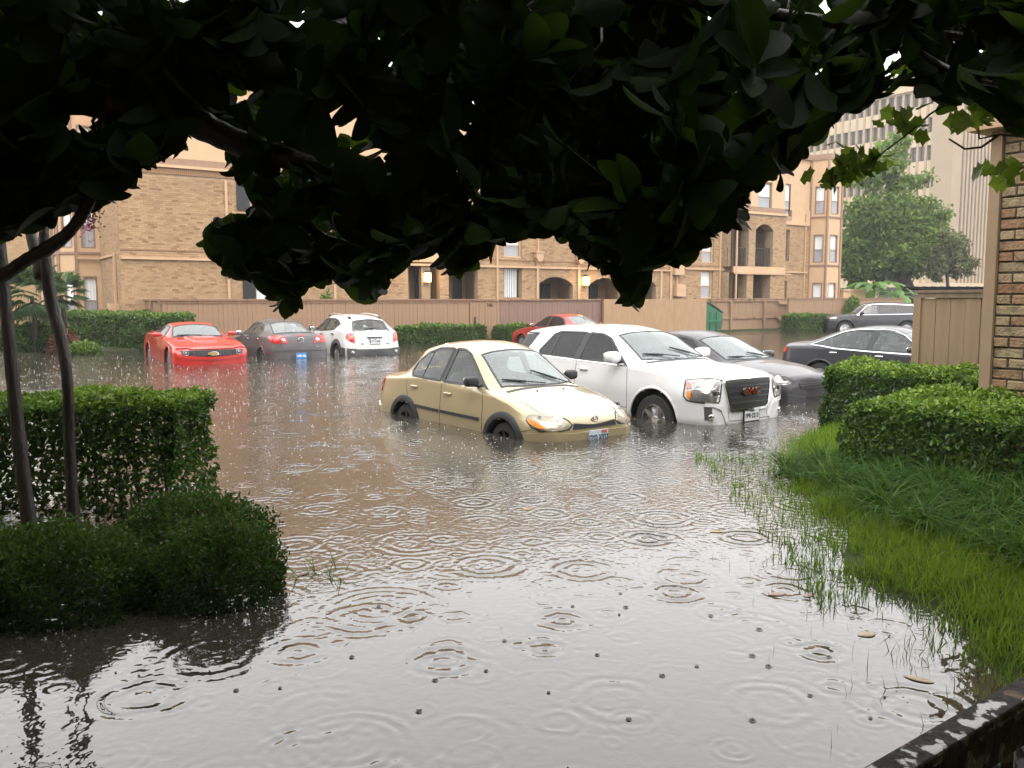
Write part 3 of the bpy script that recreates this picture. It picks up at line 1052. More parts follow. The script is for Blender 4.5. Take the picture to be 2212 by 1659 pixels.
# two lit porch lamps
def wall_lamp(u, v, label):
    x, z = bx(u), bz(u, v)
    t = lot_thing('wall_lamp', label, 'lamp', B0 + x, BN - 0.02, z - 0.25, group='lit porch lamps on the flats')
    MB().box(-0.07, 0.07, -0.03, 0.012, 0.12, 0.42).build('back_plate', m_iron, t)
    mb = MB().prism([(-0.14, 0.42), (0.14, 0.42), (0.05, 0.52), (-0.05, 0.52)], -0.26, -0.03)
    mb.box(-0.12, 0.12, -0.25, -0.03, 0.0, 0.03)
    mb.build('lamp_cap', m_iron, t)
    MB().box(-0.11, 0.11, -0.24, -0.04, 0.03, 0.42).build('lamp_glass', m_lampglow, t)
    ld = bpy.data.lights.new('porch_bulb', 'POINT')
    ld.energy = 14
    ld.color = (1.0, 0.6, 0.25)
    ld.shadow_soft_size = 0.12
    lo = bpy.data.objects.new('bulb_light', ld)
    COL.objects.link(lo)
    lo.parent = t
    lo.location = (0, -0.42, 0.2)
wall_lamp(920, 598, 'lit yellow porch lamp beside the white blinds of the covered porch')
wall_lamp(1262, 606, 'lit yellow porch lamp between the two brick arches')
# ------------------------------------------------------------------ fences
WOOD = lambda name, c, st=(0.12, 0.08, 0.05, 0.5): mat(name, c, 0.85, var=0.16, vscale=2.2, stretch=(6, 6, 0.8), stain=st, sscale=0.5, bump=0.35, bscale=14)
m_wood = WOOD('fence_boards', (0.29, 0.182, 0.112))
m_wood2 = WOOD('fence_boards_mauve', (0.225, 0.14, 0.108))
m_wood3 = WOOD('plywood_panel', (0.345, 0.22, 0.125), (0.30, 0.18, 0.10, 0.3))
m_wood4 = WOOD('weathered_boards', (0.28, 0.18, 0.11), (0.06, 0.04, 0.028, 0.85))
m_wood5 = WOOD('near_fence_boards', (0.30, 0.21, 0.13))
m_cap = WOOD('fence_cap', (0.26, 0.155, 0.098))
FN = 30.5
def fb(u, n=FN):
    return on_plane(u, 650, n)[0]
def board_row(root, x0, x1, z0, z1, m, w=0.165, y=0.0, tint=0.0, M=None):
    n = max(1, round((x1 - x0) / w))
    step = (x1 - x0) / n
    me = {}
    for i in range(n):
        v = random.randrange(4)
        if v not in me:
            me[v] = MB().box(0.002, step - random.uniform(0.003, 0.007), -0.012 - 0.004 * v, 0.012, z0, z1 + random.uniform(-0.012, 0.012)).mesh('board', m)
        o = link('board', me[v], root)
        o.location = (x0 + i * step, y, 0)
        if M:
            o.matrix_local = M @ o.matrix_local
FT = 1.655
fA = lot_thing('wooden_fence', 'long brown board fence with a cap rail behind the red, grey and white cars', 'fence', fb(350), FN)
xA = fb(1012) - fb(350)
board_row(fA, 0, xA, 0.0, FT - 0.04, m_wood)
MB().box(-0.06, xA + 0.05, -0.075, 0.07, FT - 0.04, FT + 0.02).build('cap_rail', m_cap, fA)
MB().box(-0.06, xA + 0.05, -0.04, -0.016, FT - 0.13, FT - 0.04).build('trim_board', m_cap, fA)
for k in range(6):
    MB().box(xA * k / 5 - 0.05, xA * k / 5 + 0.05, 0.02, 0.12, -0.3, FT - 0.04).build('post', m_cap, fA)
fR = lot_thing('wooden_fence', 'short dark fence return between the brick corner and the long fence', 'fence', fb(350), FN + 0.05, rz=math.pi / 2)
board_row(fR, 0.0, 2.9, 0.0, FT - 0.04, m_wood4, w=0.2)
MB().box(-0.02, 2.95, -0.06, 0.06, FT - 0.04, FT + 0.02).build('cap_rail', m_cap, fR)
for k in (0.0, 1.5):
    MB().box(k, k + 0.1, 0.014, 0.1, -0.3, FT - 0.04).build('post', m_wood4, fR)
# gate numbered 146
g0, g1 = fb(1012), fb(1079)
gt = lot_thing('fence_gate', 'brown board gate numbered 146 in the long fence', 'gate', g0, FN - 0.01)
board_row(gt, 0.06, g1 - g0, 0.02, FT - 0.05, m_wood, w=0.15)
MB().box(0.0, g1 - g0, -0.07, 0.06, FT - 0.045, FT + 0.015).build('cap_rail', m_cap, gt)
la = MB().box(0.25, 0.31, -0.05, -0.02, 0.62, 0.95)
la.tube([(0.28, -0.06, 0.7), (0.42, -0.09, 0.66), (0.40, -0.06, 0.5)], 0.015, 6)
la.build('latch', m_iron, gt)
def text_mesh(s, size, ext=0.002, m=None, align='CENTER', bold=0.0):
    cu = bpy.data.curves.new('lettering', 'FONT')
    cu.body = s
    cu.size = size
    cu.extrude = ext
    cu.offset = bold
    cu.align_x = align
    cu.align_y = 'CENTER'
    cu.resolution_u = 3
    ob = bpy.data.objects.new('lettering', cu)
    COL.objects.link(ob)
    dg = bpy.context.evaluated_depsgraph_get()
    me = bpy.data.meshes.new_from_object(ob.evaluated_get(dg))
    bpy.data.objects.remove(ob)
    bpy.data.curves.remove(cu)
    me.materials.clear()
    me.materials.append(m)
    return me
o = link('number', text_mesh('146', 0.2, 0.004, m_iron, bold=0.004), gt)
o.location = (0.98, -0.035, 1.42)
o.rotation_euler = (math.pi / 2, 0, 0)
# mauve stretch
fB = lot_thing('wooden_fence', 'mauve brown board fence behind the red car', 'fence', fb(1079), FN)
xB = fb(1297) - fb(1079)
board_row(fB, 0.02, xB, 0.0, FT - 0.04, m_wood2, w=0.15)
MB().box(0.0, xB, -0.07, 0.07, FT - 0.04, FT + 0.02).build('cap_rail', m_cap, fB)
for k in range(3):
    MB().box(0.1 + (xB - 0.2) * k / 2 - 0.05, 0.1 + (xB - 0.2) * k / 2 + 0.05, 0.02, 0.12, -0.3, FT - 0.04).build('post', m_cap, fB)
# plywood panel of the bin enclosure
fC = lot_thing('plywood_screen', 'tall tan plywood screen hiding the green rubbish skip', 'screen', fb(1297), FN - 0.25)
xC = fb(1518) - fb(1297)
for k in range(3):
    MB().box(xC * k / 3 + 0.004, xC * (k + 1) / 3 - 0.004, -0.012, 0.012, -0.1, FT + 0.01).build('panel', m_wood3, fC)
for k in range(4):
    MB().box(max(0.0, xC * k / 3 - 0.05), min(xC, xC * k / 3 + 0.05), 0.014, 0.11, -0.3, FT).build('post', m_cap, fC)
bolts = MB()
for k in range(14):
    x, z = random.uniform(0.2, xC - 0.2), random.choice((0.35, 1.5, 0.9))
    bolts.lathe([(0.0, -0.03), (0.018, -0.026), (0.022, -0.012)], 8, Matrix.Translation((x, 0, z)) @ Matrix.Rotation(-math.pi / 2, 4, 'X') @ Matrix.Scale(-1, 4, (0, 0, 1)))
bb = bolts.build('bolt_heads', m_cap, fC)
bb['kind'] = 'stuff'
# weathered enclosure with horizontal rails
e0, e1 = fb(1500, FN + 1.6), fb(1702, FN + 1.6)
fD = lot_thing('wooden_fence', 'weathered dark enclosure fence with rails behind the green skip', 'fence', e0, FN + 1.6)
xD = e1 - e0
board_row(fD, 0, xD, 0.0, FT - 0.03, m_wood4, w=0.19)
for z in (FT - 0.12, 0.62):
    MB().box(0, xD, -0.075, -0.03, z, z + 0.12).build('rail', m_wood4, fD)
MB().box(0, xD, -0.1, 0.06, FT - 0.0, FT + 0.045).build('cap_rail', m_wood4, fD)
for k in (0.36, 0.72):
    MB().box(xD * k - 0.06, xD * k + 0.06, -0.16, -0.08, -0.3, FT - 0.1).build('post', m_wood4, fD)
MB().box(xD - 0.14, xD + 0.02, -0.2, -0.03, -0.3, FT).build('post', m_wood3, fD)
for z in (FT - 0.28, 0.5):
    MB().box(xD - 0.9, xD - 0.14, -0.15, -0.11, z, z + 0.16).build('brace', m_wood3, fD)
# right hand run
e2 = fb(1704)
fE = lot_thing('wooden_fence', 'tan board fence running behind the dark sport utility car to the banana plants', 'fence', e2, FN)
xE = fb(1952) - e2
board_row(fE, 0, xE, 0.0, FT + 0.01, m_wood, w=0.2)
MB().box(-0.05, xE + 0.05, -0.06, 0.06, FT + 0.02, FT + 0.07).build('cap_rail', m_cap, fE)
for k in range(5):
    MB().box(0.06 + (xE - 0.12) * k / 4 - 0.05, 0.06 + (xE - 0.12) * k / 4 + 0.05, 0.02, 0.12, -0.3, FT).build('post', m_cap, fE)
# low stucco wall at the end of the flats
lw = lot_thing('low_wall', 'low beige stucco wall stub beside the end of the flats', 'wall', on_plane(1818, 600, 33)[0], 33)
mbw = MB().box(0.1, on_plane(1868, 600, 33)[0] - on_plane(1818, 600, 33)[0], -0.1, 0.15, 0, 2.15)
mbw.build('wall_body', m_stucco, lw)
MB().box(0.06, on_plane(1868, 600, 33)[0] - on_plane(1818, 600, 33)[0] + 0.05, -0.15, 0.2, 2.15, 2.25).build('coping', m_stucco, lw)

# ------------------------------------------------------------------ green skip
m_green = mat('green_skip_paint', (0.012, 0.115, 0.05), 0.45, var=0.25, vscale=3, stain=(0.03, 0.05, 0.03, 0.6))
m_blackp = mat('black_plastic', (0.015, 0.015, 0.016), 0.5, var=0.2)
dk = lot_thing('rubbish_skip', 'green steel rubbish skip with a sloping black lid in the enclosure', 'skip', fb(1520, FN + 0.6) - 0.3, FN + 0.6)
Wd = fb(1558, FN + 0.6) - fb(1520, FN + 0.6) + 0.3
dm = MB().prism([(-0.9, 0.0), (Wd - 0.15, 0.0), (Wd, 0.35), (Wd, 0.95), (0.55, 1.42), (-0.9, 1.42)], -0.1, 1.0)
dm.build('bin_body', m_green, dk)
MB().box(0.35, Wd - 0.08, -0.16, -0.1, 0.5, 0.62).build('lift_pocket', m_green, dk)
rb_ = MB()
for k in range(3):
    x = 0.2 + k * 0.45
    rb_.box(x, x + 0.06, -0.14, -0.1, 0.0, 1.0)
rb_.build('side_rib', m_green, dk)
ld_ = MB().prism([(-0.95, 1.44), (0.57, 1.44), (Wd + 0.04, 0.965), (Wd + 0.04, 1.02), (0.6, 1.5), (-0.95, 1.5)], -0.14, 1.04)
ld_.build('lid', m_blackp, dk)

# ------------------------------------------------------------------ far office block
m_conc = mat('shaded_precast_concrete', (0.32, 0.24, 0.16), 0.85, var=0.05, vscale=0.6)  # fins and pier: their shade is put into a darker concrete colour
m_conc2 = mat('precast_spandrel', (0.47, 0.36, 0.24), 0.85, var=0.05, vscale=0.6)
m_tglass = mat('dark_office_glass', (0.05, 0.042, 0.04), 0.15, spec=0.6)
TD = 124.0
tx = (2033 - CX) / FPX * TD
tf, tn = tx * FX + TD * FY, -tx * FY + TD * FX
tower = lot_thing('office_block', 'pale concrete office block with vertical fins and dark window bands beyond the tree', 'building', tf, tn)
ST, T0, NF = 3.92, 4.1, 7
TZ = T0 + ST * NF
# left face runs away along +y (local x = 0), right face runs along +x (local y = 0)
LY, LX = 46.0, 36.0
MB().add([(0, 0, 0), (0, LY, 0), (0, LY, TZ), (0, 0, TZ), (LX, 0, 0), (LX, 0, TZ), (LX, LY, 0), (LX, LY, TZ)], [(0, 1, 2, 3), (0, 3, 5, 4), (4, 5, 7, 6), (3, 2, 7, 5)]).build('core', m_tglass, tower)
ba = MB().box(-0.9, LX, -0.9, LY, TZ, TZ + 2.4)
ba.box(-1.0, LX, -1.0, LY, TZ + 2.4, TZ + 2.7)
ba.build('roof_parapet', m_conc2, tower)
MB().box(-1.6, LX, -1.6, LY, T0 - 0.75, T0 - 0.2).build('base_slab', m_conc2, tower)
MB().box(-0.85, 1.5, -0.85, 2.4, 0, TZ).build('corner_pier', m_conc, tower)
for k in range(NF + 1):
    z = T0 + ST * k
    MB().box(-0.56, 0.05, 2.4, LY, z - 0.2, z + 1.6).build('spandrel', m_conc2, tower)
    sp_ = MB().box(1.5, LX, -0.3, 0.05, z - 0.2, z + 1.55)
    sp_.box(1.5, LX, -0.55, -0.3, z + 1.38, z + 1.55)
    sp_.box(1.5, LX, -0.55, -0.3, z - 0.2, z - 0.04)
    sp_.build('spandrel', m_conc2, tower)
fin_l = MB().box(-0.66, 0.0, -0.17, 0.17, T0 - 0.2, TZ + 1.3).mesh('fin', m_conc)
y = 3.3
while y < LY:
    o = link('fin', fin_l, tower)
    o.location = (0, y, 0)
    y += 1.28
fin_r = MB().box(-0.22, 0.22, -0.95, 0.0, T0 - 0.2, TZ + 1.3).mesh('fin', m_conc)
x = 2.1
while x < 26:
    o = link('fin', fin_r, tower)
    o.location = (x, 0, 0)
    x += 0.92
pane_me = MB().box(-0.06, 0.02, -0.42, 0.42, 0, ST - 1.75 - 0.05).mesh('window_pane', m_tglass)
cntp = 0
for k in range(NF):
    y = 3.3 + 0.64
    while y < 34 and cntp < 190:
        o = link('window_pane', pane_me, tower)
        o.location = (-0.05, y, T0 + ST * k + 1.58)
        y += 1.28
        cntp += 1
col_me = MB().box(-0.4, 0.4, -0.4, 0.4, 0, T0 - 0.75).mesh('ground_column', m_conc2)
for k in range(9):
    o = link('ground_column', col_me, tower)
    o.location = (-1.0, 1 + k * 4.6, 0)
for k in range(7):
    o = link('ground_column', col_me, tower)
    o.location = (4 + k * 4.6, -1.0, 0)

# ------------------------------------------------------------------ near brick wall, fence and shed roof on the right
BRN = [(0.0, (0.27, 0.135, 0.075)), (0.2, (0.31, 0.19, 0.105)), (0.45, (0.35, 0.25, 0.145)), (0.75, (0.38, 0.29, 0.175)), (1.0, (0.33, 0.26, 0.16))]
m_bn = mat('weathered_near_brick', (0.3, 0.2, 0.1), 0.9, var=0.2, vscale=14, bump=0.9, bscale=35, objrand=BRN, stain=(0.06, 0.05, 0.04, 0.6), sscale=9)
m_mn = mat('dark_mortar', (0.09, 0.075, 0.06), 0.95, var=0.3, vscale=20, bump=0.6)
WDIR = math.atan2(-0.839, 0.545)          # the wall face comes towards the viewer
nw = thing('brick_wall', 'rough tan and red brick wall corner rising at the right edge', 'wall', (4.93, 8.85, 0), WDIR)
# local x along the face, viewer on the -y side
MB().box(0.0, 4.2, 0.02, 0.35, -0.1, 3.38).build('wall_core', m_mn, nw)
ch, blen = 0.1075, 0.305
z, k = 0.02, 0
while z + ch < 3.36:
    x = 0.012 - (blen * 0.5 if k % 2 else 0)
    while x < 1.9:
        a, b_ = max(x, 0.012), x + blen - 0.016
        x += blen
        if b_ - a < 0.05:
            continue
        e = random.uniform(-0.006, 0.006)
        d = random.uniform(0.010, 0.028)
        z0_, z1_ = z + random.uniform(0, 0.004), z + ch - 0.016 + random.uniform(-0.004, 0.003)
        r = 0.006
        mb = MB()
        j = lambda s=0.004: random.uniform(-s, s)
        back = [(a, 0.03, z0_), (b_ + e, 0.03, z0_), (b_ + e, 0.03, z1_), (a, 0.03, z1_)]
        mid = [(a, 0.02 - d + r, z0_), (b_ + e, 0.02 - d + r, z0_), (b_ + e, 0.02 - d + r, z1_), (a, 0.02 - d + r, z1_)]
        fr = [(a + r + j(), 0.02 - d + j(), z0_ + r + j()), (b_ + e - r + j(), 0.02 - d + j(), z0_ + r + j()), (b_ + e - r + j(), 0.02 - d + j(), z1_ - r + j()), (a + r + j(), 0.02 - d + j(), z1_ - r + j())]
        q = [(0, 1, 5, 4), (1, 2, 6, 5), (2, 3, 7, 6), (3, 0, 4, 7), (4, 5, 9, 8), (5, 6, 10, 9), (6, 7, 11, 10), (7, 4, 8, 11), (8, 9, 10, 11)]
        mb.add(back + mid + fr, q)
        mb.build('brick', m_bn, nw)
    z += ch
    k += 1
MB().box(-0.11, 0.0, -0.03, 0.35, -0.1, 3.36).build('corner_board', mat('beige_corner_board', (0.33, 0.235, 0.15), 0.8, var=0.12, vscale=3), nw)
MB().box(-0.3, 4.3, -0.16, 0.5, 3.38, 3.5).build('eave', m_stucco, nw)
nf = thing('wooden_fence', 'tan board fence with a thick cap beside the near brick wall', 'fence', (5.33, 11.36, 0), WDIR)
board_row(nf, 0.05, 2.0, -0.05, 1.70, m_wood5, w=0.19)
MB().box(-0.03, 2.05, -0.05, 0.05, 1.765, 1.80).build('cap_rail', WOOD('near_cap', (0.20, 0.145, 0.10)), nf)
MB().box(0.0, 2.0, -0.035, 0.03, 1.70, 1.765).build('cap_rail', WOOD('near_cap_low', (0.23, 0.17, 0.115)), nf)
MB().box(-0.05, 0.05, -0.04, 0.06, -0.3, 1.70).build('post', m_wood5, nf)
sr = thing('shed_roof', 'black corrugated roof sheet showing above the near fence', 'roof', (6.95, 13.9, 1.6), 0.12)
cm = MB()
nn = 40
pts = [(-0.2 + 1.6 * k / nn, 0.03 * math.sin(k * 1.57)) for k in range(nn + 1)]
cm.add([(x, -0.4, 0.20 + w) for x, w in pts] + [(x, 0.9, 0.27 + w) for x, w in pts] + [(x, -0.4, 0.10 + w * .2) for x, w in pts], [(i, i + 1, i + 2 + nn, i + 1 + nn) for i in range(nn)] + [(i, i + 1, i + 1 + 2 * (nn + 1), i + 2 * (nn + 1)) for i in range(nn)])
cm.build('sheet', mat('black_roof_felt', (0.01, 0.01, 0.01), 0.95, spec=0.05), sr)
MB().box(0.5, 1.35, -0.2, 0.8, -1.7, 0.14).build('shed_body', m_wood4, sr)

# ------------------------------------------------------------------ black handrail at the bottom right
m_rail = mat('wet_black_paint', (0.005, 0.005, 0.005), 0.5, bump=0.5, bscale=30, spec=0.15, coat=0.01)
_n, _l = m_rail.node_tree.nodes, m_rail.node_tree.links
_z = _n.new('ShaderNodeTexNoise')            # puddles of rain lying on the flat bar
_z.inputs['Scale'].default_value = 26
_z.inputs['Detail'].default_value = 4
_t = _n.new('ShaderNodeTexCoord')
_l.new(_t.outputs['Object'], _z.inputs['Vector'])
_r = _n.new('ShaderNodeMapRange')
_r.inputs['From Min'].default_value = 0.52
_r.inputs['From Max'].default_value = 0.56
_l.new(_z.outputs['Fac'], _r.inputs['Value'])
_l.new(_r.outputs[0], socket(_n['Principled BSDF'], 'Coat Weight', 'Clearcoat'))
ra, rb2 = at(1890, 1690, 1.12), at(2330, 1424, 1.62)
dirv = (rb2 - ra)
hr = thing('handrail', 'wet black metal handrail crossing the bottom right corner', 'railing', (rb2.x, rb2.y, -0.36))
def seg(mb, a, b_, w, h, up=Vector((0, 0, 1))):
    d = (b_ - a)
    L = d.length
    d.normalize()
    s_ = d.cross(up).normalized()
    u_ = s_.cross(d)
    M = Matrix((( d.x, s_.x, u_.x, (a.x + b_.x) / 2), (d.y, s_.y, u_.y, (a.y + b_.y) / 2), (d.z, s_.z, u_.z, (a.z + b_.z) / 2), (0, 0, 0, 1)))
    return mb.obox(M, L / 2, w, h)
off = Vector((rb2.x, rb2.y, -0.36))
a_, b2 = ra - off - dirv * 0.6, rb2 - off + dirv * 0.6
top = seg(MB(), a_, b2, 0.024, 0.010).build('top_rail', m_rail, hr)
bv = top.modifiers.new('edge', 'BEVEL')
bv.width = 0.006
bv.segments = 3
seg(MB(), a_ + Vector((0, 0, -0.045)), b2 + Vector((0, 0, -0.045)), 0.016, 0.036).build('channel', m_rail, hr)
seg(MB(), a_ + Vector((0, 0, -0.85)), b2 + Vector((0, 0, -0.85)), 0.018, 0.014).build('bottom_rail', m_rail, hr)
for k in range(10):
    p = a_.lerp(b2, (k + 0.3) / 10)
    MB().box(p.x - 0.01, p.x + 0.01, p.y - 0.01, p.y + 0.01, p.z - 0.86, p.z - 0.04).build('baluster', m_rail, hr)
for t_ in (0.02, 0.62):
    p = a_.lerp(b2, t_)
    MB().box(p.x - 0.025, p.x + 0.025, p.y - 0.025, p.y + 0.025, 0.0, p.z - 0.02).build('post', m_rail, hr)

# ------------------------------------------------------------------ the block the viewer stands against: covered landing and brick wall behind the camera
own = thing('apartment_block', 'brick flats with a covered landing behind the viewer', 'building', (0, -1.6, 0))
MB().box(-26, 16.0, -0.4, 0.0, -0.4, 9.2).build('brick_wall', m_mortar, own)
MB().box(-3.4, 5.6, 0.0, 2.3, 2.95, 3.2).build('landing_roof', m_stucco, own)
MB().box(-3.4, 5.6, 0.0, 1.9, -0.4, 0.12).build('landing_floor', m_stucco, own)
MB().box(-26.4, 16.4, -0.9, 0.9, 9.2, 9.5).build('eave', m_trim, own)
MB().box(-24.4, -24.0, 0.0, 25.0, -0.4, 9.2).build('added_wing_wall', m_mortar, own)  # unseen wing, added to darken the reflections in the car flanks
MB().box(5.4, 7.0, 0.0, 6.2, -0.4, 9.2).build('side_wall', m_mortar, own)

# ------------------------------------------------------------------ more brick flats beyond the left end
nb = lot_thing('apartment_building', 'further brick flats seen past the left end behind the palms', 'building', -32, 58)
bwin = [rect(x, x + 1.0, z, z + 1.7) for x in (4, 9, 14, 19, 24, 29, 33.5) for z in (0.8, 3.8, 6.8)]
nbw = wall_mesh([(0, 0), (36.5, 0), (36.5, 9.7), (0, 9.7)], bwin, 0.0, 0.3).build('brick_wall', mat('far_brick', (0.36, 0.235, 0.13), 0.9, var=0.25, vscale=3.0, stretch=(1, 1, 4)), nb)
for h in bwin:
    window_part(nb, h[0][0] + .06, h[1][0] - .06, h[0][1] + .06, h[2][1] - .06, 0.12)
for z in (3.3, 6.3):
    MB().box(0, 36.5, -0.08, 0.0, z, z + 0.12).build('floor_band', m_trim, nb)
MB().box(-0.1, 36.6, -0.2, 6, 9.7, 10.0).build('roof', m_trim, nb)
# ------------------------------------------------------------------ cars
def pchip(kn):
    x = np.array([k[0] for k in kn], float)
    y = np.array([k[1] for k in kn], float)
    h = np.diff(x)
    d = np.diff(y) / h
    m = np.zeros_like(y)
    for i in range(1, len(x) - 1):
        if d[i - 1] * d[i] > 0:
            w1, w2 = 2 * h[i] + h[i - 1], h[i] + 2 * h[i - 1]
            m[i] = (w1 + w2) / (w1 / d[i - 1] + w2 / d[i])
    m[0], m[-1] = d[0], d[-1]
    def ev(t):
        t = np.clip(np.asarray(t, float), x[0], x[-1])
        i = np.clip(np.searchsorted(x, t) - 1, 0, len(h) - 1)
        s = (t - x[i]) / h[i]
        return (y[i] * (1 + 2 * s) * (1 - s) ** 2 + m[i] * h[i] * s * (1 - s) ** 2 + y[i + 1] * s * s * (3 - 2 * s) + m[i + 1] * h[i] * s * s * (s - 1))
    return ev

def paint(name, c, metal=0.0, rough=0.32, coat=1.0):
    return mat(name, c, rough, metal, coat=coat, var=0.03, vscale=2.0, bump=0.02, bscale=300)
m_tyre = mat('tyre_rubber', (0.02, 0.02, 0.02), 0.75, var=0.2, vscale=20)
m_alloy = mat('alloy', (0.62, 0.62, 0.63), 0.28, 0.9)
m_hub = mat('black_steel_wheel', (0.03, 0.03, 0.03), 0.5)
m_chrome = mat('chrome', (0.75, 0.75, 0.76), 0.08, 1.0)
m_plastic = mat('dark_trim_plastic', (0.022, 0.024, 0.028), 0.5)
m_greyplastic = mat('grey_cladding', (0.075, 0.075, 0.08), 0.6, var=0.1)
m_well = mat('wheel_well', (0.008, 0.008, 0.008), 0.9)
m_seam = mat('panel_gap', (0.02, 0.02, 0.02), 0.9)
m_cabin = mat('cabin_lining', (0.10, 0.10, 0.10), 0.9)
m_seat = mat('seat_cloth', (0.16, 0.155, 0.15), 0.95, var=0.1)
m_glass = thin_glass('car_glass', (0.60, 0.66, 0.64), gain=1.2, haze=(0.5, 0.56, 0.56, 0.07))
m_wind = thin_glass('wet_windscreen', (0.55, 0.62, 0.61), gain=2.2, haze=(0.62, 0.72, 0.72, 0.20))  # film colour also holds the pale cyan sky reflection
m_tint = thin_glass('tinted_glass', (0.07, 0.07, 0.08), gain=0.9, haze=(0.06, 0.06, 0.07, 0.2))
m_lens = thin_glass('lamp_lens', (0.88, 0.88, 0.86), gain=1.3, haze=(0.75, 0.75, 0.72, 0.10))
m_lensold = thin_glass('yellowed_lamp_lens', (0.80, 0.78, 0.66), gain=1.3, haze=(0.62, 0.58, 0.45, 0.35))
m_refl = mat('lamp_reflector', (0.42, 0.42, 0.42), 0.22, 0.8, var=0.6, vscale=16, stain=(0.05, 0.05, 0.05, 0.8), sscale=9)
m_refdark = mat('lamp_housing', (0.06, 0.06, 0.065), 0.3, 0.3, var=0.3, vscale=20)
m_amber = mat('amber_lens', (0.85, 0.25, 0.03), 0.15, coat=0.8)
m_red = mat('red_lens', (0.50, 0.012, 0.012), 0.12, coat=0.9, var=0.2, vscale=25)
m_redpink = mat('faded_red_lens', (0.6, 0.22, 0.16), 0.2, coat=0.8)
m_plate = mat('plate_white', (0.72, 0.74, 0.76), 0.4)
m_plateblue = mat('plate_blue', (0.05, 0.22, 0.55), 0.4, var=0.5, vscale=12)
m_ink = mat('plate_ink', (0.02, 0.03, 0.06), 0.5)
m_mirror = mat('mirror_glass', (0.7, 0.75, 0.76), 0.03, 1.0)

